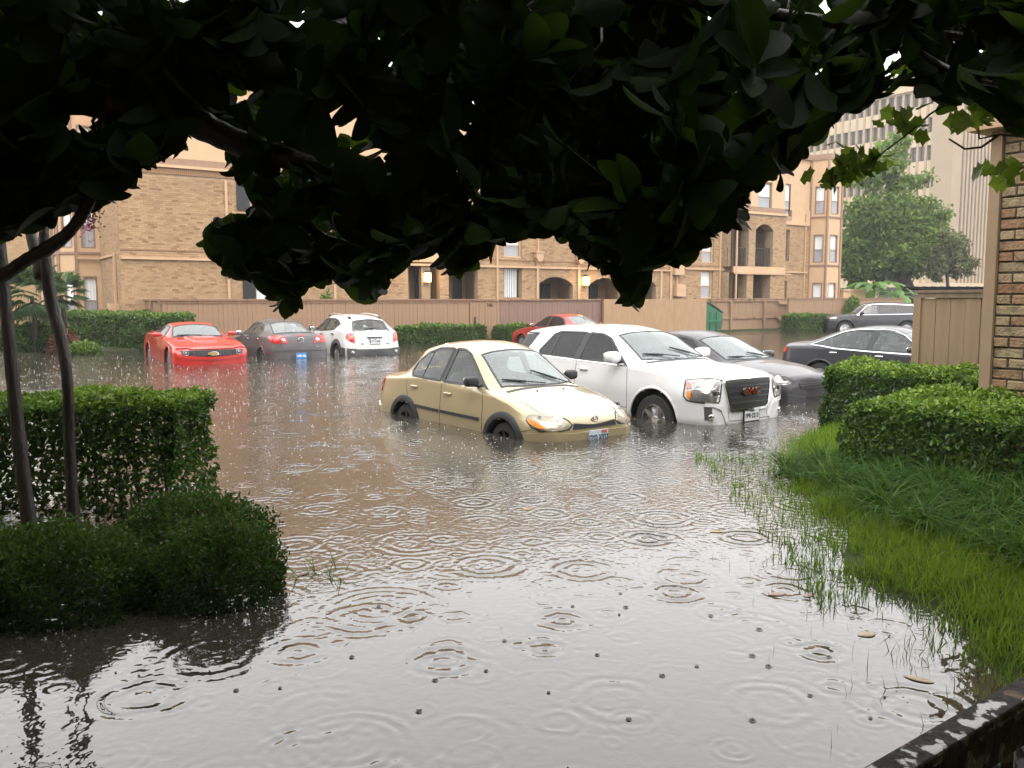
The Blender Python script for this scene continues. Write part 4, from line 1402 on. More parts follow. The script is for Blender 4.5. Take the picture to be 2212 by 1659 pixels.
class Car:
    def __init__(s, name, label, cat, p, body_m, loc, heading, depth, group=None):
        """p: proportions in metres, s measured back from the nose. heading: degrees, direction the nose points in the ground plane"""
        s.p, s.m = p, body_m
        s.L, s.W, s.H = p['L'], p['W'], p['H']
        s.root = thing(name, label, cat, (loc[0], loc[1], -depth), rad(heading), group)
        s.shape()
    def X(s, d):
        return s.L / 2 - d
    def shape(s):
        p, L, W, H = s.p, s.L, s.W, s.H
        hw = W / 2
        cw, cz, wt, pk, rg, dk, dz, tz, nz = p['cowl'], p['cowl_z'], p['ws_top'], p['peak'], p['rg_top'], p['deck'], p['deck_z'], p['tail_z'], p['nose_z']
        zf, zr = p.get('roof_f', H - 0.06), p.get('roof_r', H - 0.07)
        mid = cw + (wt - cw) * 0.5
        top = [(0, nz - p.get('nose_drop', .17)), (.03, nz - .07), (.10, nz - .015), (.2, nz + .012), (.2 + (cw - .2) * .5, nz + (cz - nz) * .58 + .012), (cw, cz),
               (mid, cz + (zf - cz) * .53), (wt, zf), (pk, H), (rg, zr), (rg + (dk - rg) * .5, zr + (dz - zr) * .5 + .02), (dk, dz),
               (L - .14, tz), (L - .07, tz - .015), (L - .025, tz - .08), (L, tz - p.get('tail_drop', .3))]
        if p.get('top'):
            top = p['top']
        s.top = pchip(top)
        s.crown = pchip([(0, .02), (.2, .03), (cw, .045), (mid, .085), (wt, .075), (pk, .05), (rg, .07), (rg + (dk - rg) * .5, .08), (dk, .04), (L, .03)])
        yr, hb = p['roof_y'], p.get('hood_y', hw * .74)
        s.yr = pchip([(0, hb * .93), (.2, hb), (cw, hb * 1.07), (mid, (hb * 1.07 + yr) / 2 + .015), (wt, yr + .015), (pk, yr), (rg, yr * .98), (rg + (dk - rg) * .5, yr * .99 + .01), (dk, p.get('deck_y', hb)), (L, p.get('deck_y', hb) * .95)])
        b0, b1 = p['belt_f'], p['belt_r']
        bn = p.get('belt_nose', nz - .12)
        s.zb = pchip([(0, bn - .06), (.12, bn + .01), (.45, bn + (b0 - bn) * .5), (cw, b0), (cw + .3, b0 + .005), (rg, b1), (dk, min(b1, dz - .05)), (L - .1, tz - .10), (L, tz - .2)])
        s.zm = p.get('mid_z', .58)
        s.ym = hw
        s.yb = pchip([(0, hw - .09), (.4, hw - .065), (cw, hw - .045), (rg, hw - .05), (dk, hw - .07), (L, hw - .10)])
        s.zlow = p.get('low_z', .30)
        rn, rr_ = p.get('rn', .42), p.get('rr', .34)
        tn_, tr = p.get('tipn', .66), p.get('tipr', .74)
        def plan(d):
            a = np.clip(d / rn, 0, 1)
            b = np.clip((L - d) / rr_, 0, 1)
            return (tn_ + (1 - tn_) * np.sqrt(1 - (1 - a) ** 2)) * (tr + (1 - tr) * np.sqrt(1 - (1 - b) ** 2))
        s.plan = plan
        cell = .032
        st = np.concatenate([np.array([0, .006, .016, .03, .05, .075]), np.arange(.10, L - .09, cell), L - np.array([.075, .05, .03, .016, .006, 0])])
        secs = []
        counts = (9, 3, 5, 12, 3, 5, 6, 8, 4, 3)
        for d in st:
            zt, cr, g = float(s.top(d)), float(s.crown(d)), float(plan(np.array(d)))
            yrr, ybb = float(s.yr(d)) * g, float(s.yb(d)) * g
            zbb = min(float(s.zb(d)), zt - cr - .012)
            ymm = s.ym * g
            e = min(d, L - d)
            zlo = p.get('sill_z', .19) + .12 * (1 - min(e / .10, 1)) ** 2
            zl = s.zlow + .06 * (1 - min(e / .10, 1)) ** 2
            zmm = min(s.zm, zbb - .05)
            P = [(0, zt), (yrr * .62, zt - cr * .28), (yrr, zt - cr), (ybb, zbb), (ymm, zmm), (ymm - .012, max(zl, zlo + .03) if zl < zmm - .05 else zmm - .05), (ymm - .10, zlo)]
            r2 = .035 if cw + .1 < d < dk - .05 else .03
            rads = (None, .12, r2, .04, .10, .05, None)
            poly = []
            # straight pieces and fillets alternate: 0-1, f1, 1-2, f2, 2-3, f3, 3-4, f4, 4-5, f5, 5-6
            cuts = []
            for i in range(1, 6):
                a, b, c = np.array(P[i - 1]), np.array(P[i]), np.array(P[i + 1])
                la, lc = np.linalg.norm(b - a), np.linalg.norm(c - b)
                r = min(rads[i], .45 * la, .45 * lc)
                cuts.append((b + (a - b) / la * r, b, b + (c - b) / lc * r))
            pts = []
            prev = np.array(P[0])
            nst = (6, 4, 12, 8, 12, 4)
            for i in range(6):
                end = cuts[i][0] if i < 5 else np.array(P[6])
                for k in range(nst[i]):
                    pts.append(prev + (end - prev) * k / nst[i])
                if i < 5:
                    a, b, c = cuts[i]
                    for k in range(3):
                        t = k / 3
                        pts.append((1 - t) ** 2 * a + 2 * t * (1 - t) * b + t * t * c)
                    prev = c
            pts.append(np.array(P[6]))
            secs.append(np.array(pts))
        S = np.array(secs)                       # stations, points, (y, z)
        ns, npt = S.shape[:2]
        s.ns, s.npt, s.st = ns, npt, st
        Xs = (s.L / 2 - st)[:, None] * np.ones((1, npt))
        # bumpers and glass bow in plan
        left = np.stack([Xs, S[..., 0], S[..., 1]], -1)
        right = left.copy()
        right[..., 1] *= -1
        full = np.concatenate([left[:, ::-1], right[:, 1:]], 1)     # left sill .. centre .. right sill
        w = full.shape[1]
        s.w = w
        bow = p.get('bow', .05)
        d = s.L / 2 - full[..., 0]
        yy = full[..., 1] / hw
        kf = np.interp(d, [0, .25, cw, wt, wt + .5], [1.2, .8, 1.0, .8, 0]) * bow
        kr = np.interp(d, [rg - .4, rg, dk, L], [0, .6, .8, 1.0]) * bow
        full[..., 0] += (-kf + kr) * yy ** 2
        s.V = full.reshape(-1, 3).copy()
        faces, fstrip = [], []
        nz_ = npt - 1
        for i in range(ns - 1):
            for j in range(w - 1):
                faces.append((i * w + j, i * w + j + 1, (i + 1) * w + j + 1, (i + 1) * w + j))
                fstrip.append(abs(j + .5 - nz_))
        s.F = np.array(faces)
        s.strip = np.array(fstrip)               # 0 at the centre line, grows outward
        s.vstrip = np.abs(np.tile(np.arange(w), ns) - nz_)
        s.TOPN = 6 + 3 + 4 + 1.5                 # centre strip ends at the roof rail
        s.SIDE0, s.SIDE1 = 6 + 3 + 4 + 1, 6 + 3 + 4 + 3 + 12 + 2.5
        c0, c1 = s.V[:w].mean(0), s.V[-w:].mean(0)
        c0[2], c1[2] = s.V[:w, 2].mean(), s.V[-w:, 2].mean()
        c0[0], c1[0] = s.V[:w, 0].max() + .004, s.V[-w:, 0].min() - .004
        s.caps = (c0, c1)
        nv = len(s.V)
        b_ = (ns - 1) * w
        fan = [(nv, j, j + 1) for j in range(w - 1)] + [(nv, w - 1, 0)] + [(nv + 1, b_ + j + 1, b_ + j) for j in range(w - 1)] + [(nv + 1, b_, b_ + w - 1)]
        s.bvh = BVHTree.FromPolygons([Vector(v) for v in s.V] + [Vector(c0), Vector(c1)], [tuple(f) for f in s.F] + fan)
        s.label = np.zeros(len(s.F), int)        # 0 body, -1 removed, k glass
        s.holes = []
    # -- cutting
    def snap(s, sel, a, b, P):
        """pull vertices of the columns a, b (e.g. x and z) onto outline P when they lie close"""
        P = np.array(P, float)
        q = s.V[sel][:, [a, b]]
        best = np.full(len(q), 1e9)
        bp = q.copy()
        for i in range(len(P)):
            p0, p1 = P[i], P[(i + 1) % len(P)]
            d = p1 - p0
            t = np.clip(((q - p0) @ d) / max(d @ d, 1e-12), 0, 1)
            c = p0 + t[:, None] * d
            e = np.linalg.norm(q - c, axis=1)
            m = e < best
            best[m] = e[m]
            bp[m] = c[m]
        mv = best < .021
        idx = np.where(sel)[0][mv]
        s.V[idx, a], s.V[idx, b] = bp[mv, 0], bp[mv, 1]
    def cut_side(s, P, lab, y_sign=None, lo=None, hi=None):
        """P in (s, z)"""
        Q = [(s.X(d), z) for d, z in P]
        for sg in ((1, -1) if y_sign is None else (y_sign,)):
            vsel = (s.V[:, 1] * sg > .2) & (s.vstrip >= (s.SIDE0 - 2 if lo is None else lo)) & (s.vstrip <= (99 if hi is None else hi))
            s.snap(vsel, 0, 2, Q)
            c = s.V[s.F].mean(1)
            m = (c[:, 1] * sg > .2) & (s.strip >= (s.SIDE0 - 2 if lo is None else lo)) & (s.strip <= (99 if hi is None else hi)) & in_poly_np(c[:, 0], c[:, 2], Q)
            s.label[m] = lab if lab < 0 or sg > 0 else lab + 1
    def cut_top(s, P, lab):
        """P in (s, y) half outline mirrored"""
        Q = [(s.X(d), y) for d, y in P] + [(s.X(d), -y) for d, y in reversed(P)]
        vsel = s.vstrip <= s.TOPN + 1
        s.snap(vsel, 0, 1, Q)
        c = s.V[s.F].mean(1)
        m = (s.strip <= s.TOPN + 1) & in_poly_np(c[:, 0], c[:, 1], Q)
        s.label[m] = lab
    def emit(s, glass):
        """glass: {label: (name, material, text or None)}"""
        def sub(mask, name, mm, smooth=True):
            f = s.F[mask]
            if not len(f):
                return None
            u, inv = np.unique(f.ravel(), return_inverse=True)
            me = np_mesh(name, s.V[u], inv.reshape(-1, 4), mm, smooth=smooth)
            return link(name, me, s.root)
        body_f = s.label == 0
        f = s.F[body_f]
        nv = len(s.V)
        b_ = (s.ns - 1) * s.w
        capf = [(nv, j, j + 1) for j in range(s.w - 1)] + [(nv, s.w - 1, 0)] + [(nv + 1, b_ + j + 1, b_ + j) for j in range(s.w - 1)] + [(nv + 1, b_, b_ + s.w - 1)]
        me = bpy.data.meshes.new('body')
        me.from_pydata([tuple(v) for v in s.V] + [tuple(s.caps[0]), tuple(s.caps[1])], [], [tuple(q) for q in f] + [tuple(c) for c in capf])
        me.materials.append(s.m)
        me.polygons.foreach_set('use_smooth', [True] * len(me.polygons))
        bm = bmesh.new()
        bm.from_mesh(me)
        bmesh.ops.delete(bm, geom=[v for v in bm.verts if not v.link_faces], context='VERTS')
        bmesh.ops.recalc_face_normals(bm, faces=bm.faces)
        bm.to_mesh(me)
        bm.free()
        s.body = link('body', me, s.root)
        for lab, (nm, mm) in glass.items():
            o = sub(s.label == lab, nm, mm)
        # dark lining inside the cabin
        zb = .52
        c = s.V[s.F].mean(1)
        d = s.L / 2 - c[:, 0]
        m = body_f & (d > s.p['cowl'] - .25) & (d < min(s.p['deck'] + .15, s.L - .1))
        if m.any():
            f = s.F[m]
            u, inv = np.unique(f.ravel(), return_inverse=True)
            V = s.V[u].copy()
            ctr = np.array([0, 0, .9])
            V[:, 1] *= .965
            V[:, 2] = V[:, 2] - .028 * np.clip((V[:, 2] - .9) / .3, 0, 1)
            link('cabin_lining', np_mesh('cabin_lining', V, inv.reshape(-1, 4), m_cabin, smooth=True), s.root)
    # -- surface fitted pieces
    def near(s, p, off):
        loc, nrm, idx, dist = s.bvh.find_nearest(Vector(p))
        c = Vector((loc.x * .6, 0, .6))
        if nrm.dot(loc - c) < 0:
            nrm = -nrm
        return loc + nrm * off, nrm
    def proj(s, p, n, off):
        h = s.bvh.ray_cast(Vector(p) + n * .6, -n, 1.1)
        if h[0] is None:
            return s.near(p, off)
        nn = h[1] if h[1].dot(n) > 0 else -h[1]
        nn = (nn * .5 + n * .5).normalized()
        return h[0] + nn * off, nn
    def patch(s, name, P3, mm, off=.004, thick=.012, step=.05, parent=None, both=False, dome=0.0, smooth=True):
        """P3: outline in car coordinates given as (s, y, z); wraps onto the body"""
        outs = []
        for sg in ((1, -1) if both else (1,)):
            pts = [Vector((s.X(d), y * sg, z)) for d, y, z in P3]
            c = sum(pts, Vector()) / len(pts)
            nrm = Vector()
            for i in range(len(pts)):
                nrm += (pts[i] - c).cross(pts[(i + 1) % len(pts)] - c)
            nrm.normalize()
            if nrm.dot(c - Vector((c.x * .6, 0, .6))) < 0:
                nrm = -nrm
            ex = (pts[1] - pts[0]).normalized()
            ex = (ex - nrm * ex.dot(nrm)).normalized()
            ey = nrm.cross(ex)
            P2 = [((q - c).dot(ex), (q - c).dot(ey)) for q in pts]
            dense = []
            for i in range(len(P2)):
                a, b = Vector(P2[i]), Vector(P2[(i + 1) % len(P2)])
                k = max(1, int((b - a).length / step))
                dense += [a.lerp(b, t / k) for t in range(k)]
            xs, ys = [q.x for q in dense], [q.y for q in dense]
            inner = []
            gx = np.arange(min(xs) + step / 2, max(xs), step)
            gy = np.arange(min(ys) + step / 2, max(ys), step)
            dl = [(q.x, q.y) for q in dense]
            for x in gx:
                for y in gy:
                    if in_poly(x, y, dl) and min((Vector((x, y)) - q).length for q in dense) > step * .35:
                        inner.append(Vector((x, y)))
            n = len(dense)
            r = delaunay_2d_cdt(dense + inner, [(i, (i + 1) % n) for i in range(n)], [], 0, 1e-6)
            tri = [t for t in r[2] if in_poly(sum(r[0][i].x for i in t) / 3, sum(r[0][i].y for i in t) / 3, dl)]
            mb = MB()
            vs_ = []
            for q in r[0]:
                p0 = c + ex * q.x + ey * q.y
                edge = min((Vector((q.x, q.y)) - w_).length for w_ in dense)
                loc, nn = s.proj(p0, nrm, off + thick + dome * min(1, edge / .05))
                vs_.append(loc)
            bs = []
            for q in dense:
                loc, nn = s.proj(c + ex * q.x + ey * q.y, nrm, -.006)
                bs.append(loc)
            mb.add(vs_, tri)
            # skirt
            def key(q):
                return min(range(len(r[0])), key=lambda i: (r[0][i].x - q.x) ** 2 + (r[0][i].y - q.y) ** 2)
            ring = [key(q) for q in dense]
            b0 = len(mb.v)
            mb.v += [tuple(q) for q in bs]
            mb.f += [(ring[i], ring[(i + 1) % n], b0 + (i + 1) % n, b0 + i) for i in range(n)]
            o = mb.build(name, mm, parent or s.root, auto=40 if smooth else None)
            outs.append(o)
        return outs
    def ribbon(s, name, P3, mm, w=.008, off=.0025, parent=None, both=False, closed=False, thick=None, step=.04):
        outs = []
        for sg in ((1, -1) if both else (1,)):
            pts = [Vector((s.X(d), y * sg, z)) for d, y, z in P3]
            if closed:
                pts.append(pts[0])
            dense = []
            for a, b in zip(pts, pts[1:]):
                k = max(1, int((b - a).length / step))
                dense += [a.lerp(b, t / k) for t in range(k)]
            dense.append(pts[-1])
            mb = MB()
            loc = [s.near(q, 0) for q in dense]
            n = len(dense)
            for i in range(n):
                p0, nn = loc[i]
                t = (loc[min(i + 1, n - 1)][0] - loc[max(i - 1, 0)][0])
                if closed and i in (0, n - 1):
                    t = loc[1][0] - loc[n - 2][0]
                sd = nn.cross(t)
                sd = sd.normalized() if sd.length > 1e-7 else Vector((0, 0, 1))
                th = off
                mb.v += [tuple(p0 + sd * w / 2 - nn * .004), tuple(p0 + sd * w / 2 * .9 + nn * th), tuple(p0 - sd * w / 2 * .9 + nn * th), tuple(p0 - sd * w / 2 - nn * .004)]
            for i in range(n - 1):
                for k in range(3):
                    a, b = 4 * i + k, 4 * (i + 1) + k
                    mb.f.append((a, a + 1, b + 1, b))
            o = mb.build(name, mm, parent or s.root, auto=50)
            outs.append(o)
        return outs
    def side_y(s, d, z, sg=1):
        hit = s.bvh.ray_cast(Vector((s.X(d), 3 * sg, z)), Vector((0, -sg, 0)))
        return abs(hit[0].y) if hit[0] else s.W / 2
    def side_pts(s, P):
        return [(d, s.side_y(d, z), z) for d, z in P]
    def top_pts(s, P, z=None):
        out = []
        for d, y in P:
            hit = s.bvh.ray_cast(Vector((s.X(d), y, 4)), Vector((0, 0, -1)))
            out.append((d, y, hit[0].z if hit[0] else 1.0))
        return out
    def front_pts(s, P, rear=False):
        out = []
        for y, z in P:
            x0 = -4 if rear else 4
            hit = s.bvh.ray_cast(Vector((x0, y, z)), Vector((1 if rear else -1, 0, 0)))
            x = hit[0].x if hit[0] else (-s.L / 2 if rear else s.L / 2)
            out.append((s.L / 2 - x, y, z))
        return out
    # -- running gear
    def wheels(s, rim='alloy', spokes=5, arch_r=None, flare=None, flare_w=.05):
        p = s.p
        r = p['wr']
        ar = arch_r or r + .055
        s.arch_r = ar
        for d in (p['of'], p['of'] + p['WB']):
            n = 40
            P = [(d + ar * math.cos(2 * math.pi * k / n), r + ar * math.sin(2 * math.pi * k / n)) for k in range(n)]
            s.cut_side(P, -1, lo=s.SIDE1)
            # anything of the flank below the arch springing goes too
    def add_wheels(s, rim='alloy', spokes=5, flare=None, flare_w=.05, tyre_m=None, hub_m=None):
        p = s.p
        r, ar = p['wr'], s.arch_r
        tw = .11
        tyre = MB().lathe([(r * .64, -tw), (r * .93, -tw), (r * .99, -tw * .75), (r, -tw * .3), (r, tw * .3), (r * .99, tw * .75), (r * .93, tw), (r * .64, tw), (r * .62, tw * .5), (r * .62, -tw * .5), (r * .64, -tw)], 36)
        tyre_me = tyre.mesh('tyre', tyre_m or m_tyre, True)
        tyre_me.set_sharp_from_angle(angle=rad(50))
        rm = MB().lathe([(r * .64, tw * .7), (r * .66, tw * .95), (r * .61, tw * .9), (r * .58, tw * .2), (r * .2, tw * .1), (0, tw * .1)], 36)
        for k in range(spokes):
            a = 2 * math.pi * k / spokes
            M = Matrix.Rotation(a, 4, 'Z')
            w0, w1 = r * .12, r * .09
            q = [(r * .1, -w0), (r * .62, -w1), (r * .62, w1), (r * .1, w0)]
            vs_ = [M @ Vector((x, y, tw * .1)) for x, y in q] + [M @ Vector((x, y * .7, tw * (.62 if x < r * .3 else .85))) for x, y in q]
            rm.add(vs_, [(4, 5, 6, 7), (0, 1, 5, 4), (1, 2, 6, 5), (2, 3, 7, 6), (3, 0, 4, 7)])
        rm.lathe([(r * .17, tw * .1), (r * .17, tw * .72), (r * .12, tw * .78), (0, tw * .78)], 16)
        rim_me = rm.mesh('rim', hub_m or (m_alloy if rim == 'alloy' else m_hub), True)
        rim_me.set_sharp_from_angle(angle=rad(35))
        for d in (p['of'], p['of'] + p['WB']):
            ysd = s.side_y(d, r + ar + .03)
            for sg in (1, -1):
                M = Matrix.Translation((s.X(d), sg * (ysd - tw - .012), r)) @ Matrix.Rotation(-sg * math.pi / 2, 4, 'X')
                t = link('wheel', tyre_me, s.root)
                t.matrix_local = M
                rr = link('rim', rim_me, t)
                mb = MB().lathe([(ar, -.32), (ar * 1.0, 0.0)], 40, Matrix.Translation((s.X(d), sg * (ysd - .02), r)) @ Matrix.Rotation(-sg * math.pi / 2, 4, 'X'))
                mb.lathe([(ar, -.32), (0, -.32)], 40, Matrix.Translation((s.X(d), sg * (ysd - .02), r)) @ Matrix.Rotation(-sg * math.pi / 2, 4, 'X'))
                mb.build('wheel_well', m_well, s.root, smooth=True)
                if True:
                    fm = MB()
                    fl_m, flare_w_ = (flare, flare_w) if flare else (s.m, .022)
                    n = 30
                    a0, a1 = rad(-8), rad(188)
                    rows_ = []
                    for k in range(n + 1):
                        a = a0 + (a1 - a0) * k / n
                        row = []
                        for rr_, out in ((ar - .012, -.01), (ar - .008, .018 if flare else .006), (ar + flare_w_ * .5, .026 if flare else .009), (ar + flare_w_, .012 if flare else .004), (ar + flare_w_ + .004, -.012)):
                            dd, zz = d + rr_ * math.cos(a), r + rr_ * math.sin(a)
                            yv = s.side_y(dd, max(zz, .26), sg)
                            row.append((s.X(dd), sg * (yv + out), zz))
                        rows_.append(row)
                    fm.add([q for row in rows_ for q in row], [(i * 5 + j, i * 5 + j + 1, (i + 1) * 5 + j + 1, (i + 1) * 5 + j) for i in range(n) for j in range(4)])
                    fm.build('arch_flare', fl_m, s.root, auto=50)
    def mirror(s, d, z, mm, size=(.07, .10, .065), out=.11, glass_back=True, base_m=None):
        for sg in (1, -1):
            y = s.side_y(d, z - .02)
            mb = MB().blob((s.X(d) - .01, sg * (y + out), z + .03), size, 3.2, 16, 10)
            o = mb.build('mirror', mm, s.root, smooth=True)
            ar_ = MB().blob((s.X(d), sg * (y + .02), z - .025), (.05, .06, .022), 3, 10, 6)
            ar_.build('mirror_arm', base_m or m_plastic, o, smooth=True)
            g = MB().blob((s.X(d) - .01 - size[0] * .93, sg * (y + out), z + .03), (.01, size[1] * .86, size[2] * .84), 3.4, 16, 6)
            g.build('mirror_glass', m_mirror, o, smooth=True)
    def handles(s, L_, mm):
        for d, z in L_:
            y = s.side_y(d, z)
            for sg in (1, -1):
                o = MB().blob((s.X(d), sg * (y + .014), z), (.095, .018, .02), 3, 14, 8).build('door_handle', mm, s.root, smooth=True)
    def wipers(s, L_):
        """each: list of (s, y) points base -> tip; blade along the last leg"""
        for P in L_:
            pts = [s.near((s.X(d), y, z), .022)[0] for d, y, z in s.top_pts(P)]
            mb = MB().tube(pts, .008, 6)
            a, b = pts[-2], pts[-1]
            mb.tube([a.lerp(b, -.0), a.lerp(b, .5), b], [.014, .016, .01], 6)
            mb.build('wiper', m_plastic, s.root)
    def seats(s, ds, mm=None, head=True, wheel=True, zc=.62):
        for d in ds:
            for sg in ((1, -1)):
                y = s.W * .215 * sg
                mb = MB().blob((s.X(d) - .02, y, zc + .16), (.075, .23, .33), 3, 14, 8, Matrix.Rotation(rad(-12), 4, 'Y'))
                mb.blob((s.X(d) + .26, y, zc - .16), (.28, .24, .08), 3, 12, 6)
                o = mb.build('seat', mm or m_seat, s.root, smooth=True)
                if head:
                    hb = MB().blob((s.X(d) - .13, y, zc + .58), (.05, .13, .085), 3, 12, 8)
                    hb.tube([(s.X(d) - .11, y - .05, zc + .45), (s.X(d) - .13, y - .05, zc + .55)], .008, 6)
                    hb.tube([(s.X(d) - .11, y + .05, zc + .45), (s.X(d) - .13, y + .05, zc + .55)], .008, 6)
                    hb.build('headrest', mm or m_seat, o, smooth=True)
        dw = s.p['cowl'] + .32
        if wheel:
            M = Matrix.Translation((s.X(dw + .25), s.W * .215, s.p['cowl_z'] - .12)) @ Matrix.Rotation(rad(-62), 4, 'Y')
            mb = MB()
            n = 24
            ring = [(M @ Vector((.18 * math.cos(2 * math.pi * k / n), .18 * math.sin(2 * math.pi * k / n), 0))) for k in range(n + 1)]
            mb.tube(ring, .015, 6, False)
            mb.tube([M @ Vector((-.17, 0, 0)), M @ Vector((0, 0, -.03)), M @ Vector((.17, 0, 0))], .015, 6)
            mb.build('steering_wheel', m_plastic, s.root)
        mb = MB().blob((s.X(dw - .08), 0, s.p['cowl_z'] - .13), (.3, s.W * .40, .12), 4, 20, 8)
        mb.build('dashboard', m_cabin, s.root, smooth=True)
        mb = MB().box(s.X(s.p['deck']), s.X(s.p['cowl'] - .1), -s.W * .42, s.W * .42, .22, .30)
        mb.build('cabin_floor', m_well, s.root)
        MB().blob((s.X(s.p['cowl'] + (s.p['ws_top'] - s.p['cowl']) * .86), 0, s.H - .17), (.02, .11, .03), 3, 12, 6).build('rear_view_mirror', m_plastic, s.root, smooth=True)
    def plate(s, y, z, txt, state=None, rear=False, ww=.305, hh=.155, face=None, ink=None, frame=True, pad=.018):
        q = s.front_pts([(y, z)], rear)[0]
        sg = -1 if rear else 1
        x = s.X(q[0]) + sg * pad
        M = Matrix.Translation((x, y, z)) @ Matrix.Rotation(math.pi / 2 * sg, 4, 'Z') @ Matrix.Rotation(math.pi / 2, 4, 'X')
        mb = MB().obox(M, ww / 2 + (.012 if frame else 0), hh / 2 + (.012 if frame else 0), .008)
        o = mb.build('number_plate', m_plastic if frame else m_plate, s.root)
        pm = MB().obox(M @ Matrix.Translation((0, 0, .009)), ww / 2, hh / 2, .002).build('plate_face', face or m_plate, o)
        t = link('plate_number', text_mesh(txt, .088, .001, ink or m_ink, bold=.003), o)
        t.matrix_local = M @ Matrix.Translation((0, -.01, .0125)) @ Matrix.Scale(.82, 4, (1, 0, 0))
        if state:
            t = link('plate_state', text_mesh(state, .034, .001, ink or m_ink, bold=.001), o)
            t.matrix_local = M @ Matrix.Translation((0, .055, .0125))
        return o
    def sign(s, name, txt, size, y, z, mm, rear=False, ext=.006, bold=.0, side=None, sx=1.0):
        if side:
            d, sg = side
            x, yy = s.X(d), (s.side_y(d, z) + .004) * sg
            M = Matrix.Translation((x, yy, z)) @ Matrix.Rotation(math.pi if sg > 0 else 0, 4, 'Z') @ Matrix.Rotation(math.pi / 2, 4, 'X')
        else:
            q = s.front_pts([(y, z)], rear)[0]
            sg = -1 if rear else 1
            M = Matrix.Translation((s.X(q[0]) + sg * .006, y, z)) @ Matrix.Rotation(math.pi / 2 * sg, 4, 'Z') @ Matrix.Rotation(math.pi / 2, 4, 'X')
        o = link(name, text_mesh(txt, size, ext, mm, bold=bold), s.root)
        o.matrix_local = M @ Matrix.Scale(sx, 4, (1, 0, 0))
        return o
    def badge(s, y, z, rear=False, off=.012):
        q = s.front_pts([(y, z)], rear)[0]
        sg = -1 if rear else 1
        return Matrix.Translation((s.X(q[0]) + sg * off, y, z)) @ Matrix.Rotation(math.pi / 2 * sg, 4, 'Z') @ Matrix.Rotation(math.pi / 2, 4, 'X')

def torus(mb, M, a, b, r, n=20, seg=6):
    mb.tube([M @ Vector((a * math.cos(2 * math.pi * k / n), b * math.sin(2 * math.pi * k / n), 0)) for k in range(n + 1)], r, seg, False)
def lamp(c, P, refl, lens, parts=(), both=True, step=.035, name='headlight'):
    """reflector bowl, pieces inside it, clear lens over it"""
    for sg in ((1, -1) if both else (1,)):
        Q = [(d, y * sg, z) for d, y, z in P]
        o = c.patch(name, Q, refl, off=.001, thick=.003, step=step)[0]
        for kind, d, y, z, r in parts:
            loc, n = c.near((c.X(d), y * sg, z), .004)
            M = Matrix.Translation(loc) @ n.to_track_quat('Z', 'Y').to_matrix().to_4x4()
            mb = MB()
            if kind == 'ring':
                torus(mb, M, r, r, r * .14, 18, 6)
                mb.lathe([(r * .95, .002), (r * .6, -.001), (0, -.002)], 18, M)
                mb.build('lamp_bowl', m_chrome, o, smooth=True)
            elif kind == 'bulb':
                mb.lathe([(r, 0), (r * .9, r * .35), (r * .5, r * .6), (0, r * .7)], 16, M)
                mb.build('lamp_bulb', m_refdark, o, smooth=True)
        c.ribbon('lamp_seal', Q, m_plastic, w=.02, off=.007, closed=True, parent=o)
        c.patch('lens', Q, lens, off=.006, thick=.008, step=step, parent=o, dome=.008)

def seam(c, P, both=True, w=.008):
    c.ribbon('panel_gap', P, m_seam, w=w, off=.0016, both=both)

# ---- gold sedan
p = dict(L=4.145, W=1.66, H=1.505, WB=2.37, of=.80, wr=.285, cowl=.98, cowl_z=.955, ws_top=1.74, roof_f=1.415, peak=2.35, rg_top=3.02, roof_r=1.435, deck=3.60, deck_z=1.0, tail_z=.975, nose_z=.70,
         roof_y=.52, belt_f=.895, belt_r=.965, belt_nose=.60, mid_z=.56, low_z=.30, sill_z=.18, hood_y=.60, tipn=.62, rn=.50, bow=.06)
gold = Car('parked_car', 'gold sedan with black wheel arch flares standing hub deep in the flood', 'car', p, paint('gold_paint', (0.44, 0.37, 0.225), 0.4, 0.3), (-.24, 12.06), -52.5, .40)
c = gold
c.cut_top([(1.02, 0), (1.045, .3), (1.13, .585), (1.72, .475), (1.70, 0)], 1)
c.cut_top([(3.10, 0), (3.10, .44), (3.53, .50), (3.55, 0)], 2)
FWN = [(1.30, .955), (1.88, 1.352), (2.02, 1.398), (2.17, 1.405), (2.20, .968)]
RWN = [(2.29, .972), (2.26, 1.405), (2.62, 1.39), (2.90, 1.315), (3.08, 1.17), (3.10, 1.06), (3.02, .992)]
c.cut_side(FWN, 3, lo=c.SIDE0, hi=c.SIDE1)
c.cut_side(RWN, 5, lo=c.SIDE0, hi=c.SIDE1)
c.wheels(arch_r=.345)
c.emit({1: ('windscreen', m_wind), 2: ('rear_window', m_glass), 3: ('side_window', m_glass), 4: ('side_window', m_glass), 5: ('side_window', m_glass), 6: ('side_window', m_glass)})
c.add_wheels('steel', 7, flare=m_plastic, flare_w=.075)
for P in (FWN, RWN):
    c.ribbon('window_trim', c.side_pts(P), m_plastic, w=.037, off=.008, both=True, closed=True)
c.ribbon('pillar_trim', c.side_pts([(2.22, .97), (2.235, 1.19), (2.215, 1.405)]), m_plastic, w=.085, off=.004, both=True)
c.ribbon('pillar_trim', c.side_pts([(2.76, .98), (2.74, 1.37)]), m_plastic, w=.022, off=.006, both=True)
c.patch('mirror_sail', c.side_pts([(1.20, .93), (1.30, .945), (1.50, .965), (1.50, 1.085)]), m_plastic, off=.002, thick=.006, both=True)
c.ribbon('windscreen_trim', c.top_pts([(1.02, 0), (1.045, .3), (1.13, .585), (1.43, .53), (1.72, .475), (1.70, 0), (1.72, -.475), (1.43, -.53), (1.13, -.585), (1.045, -.3)]), m_plastic, w=.03, off=.005, closed=True)
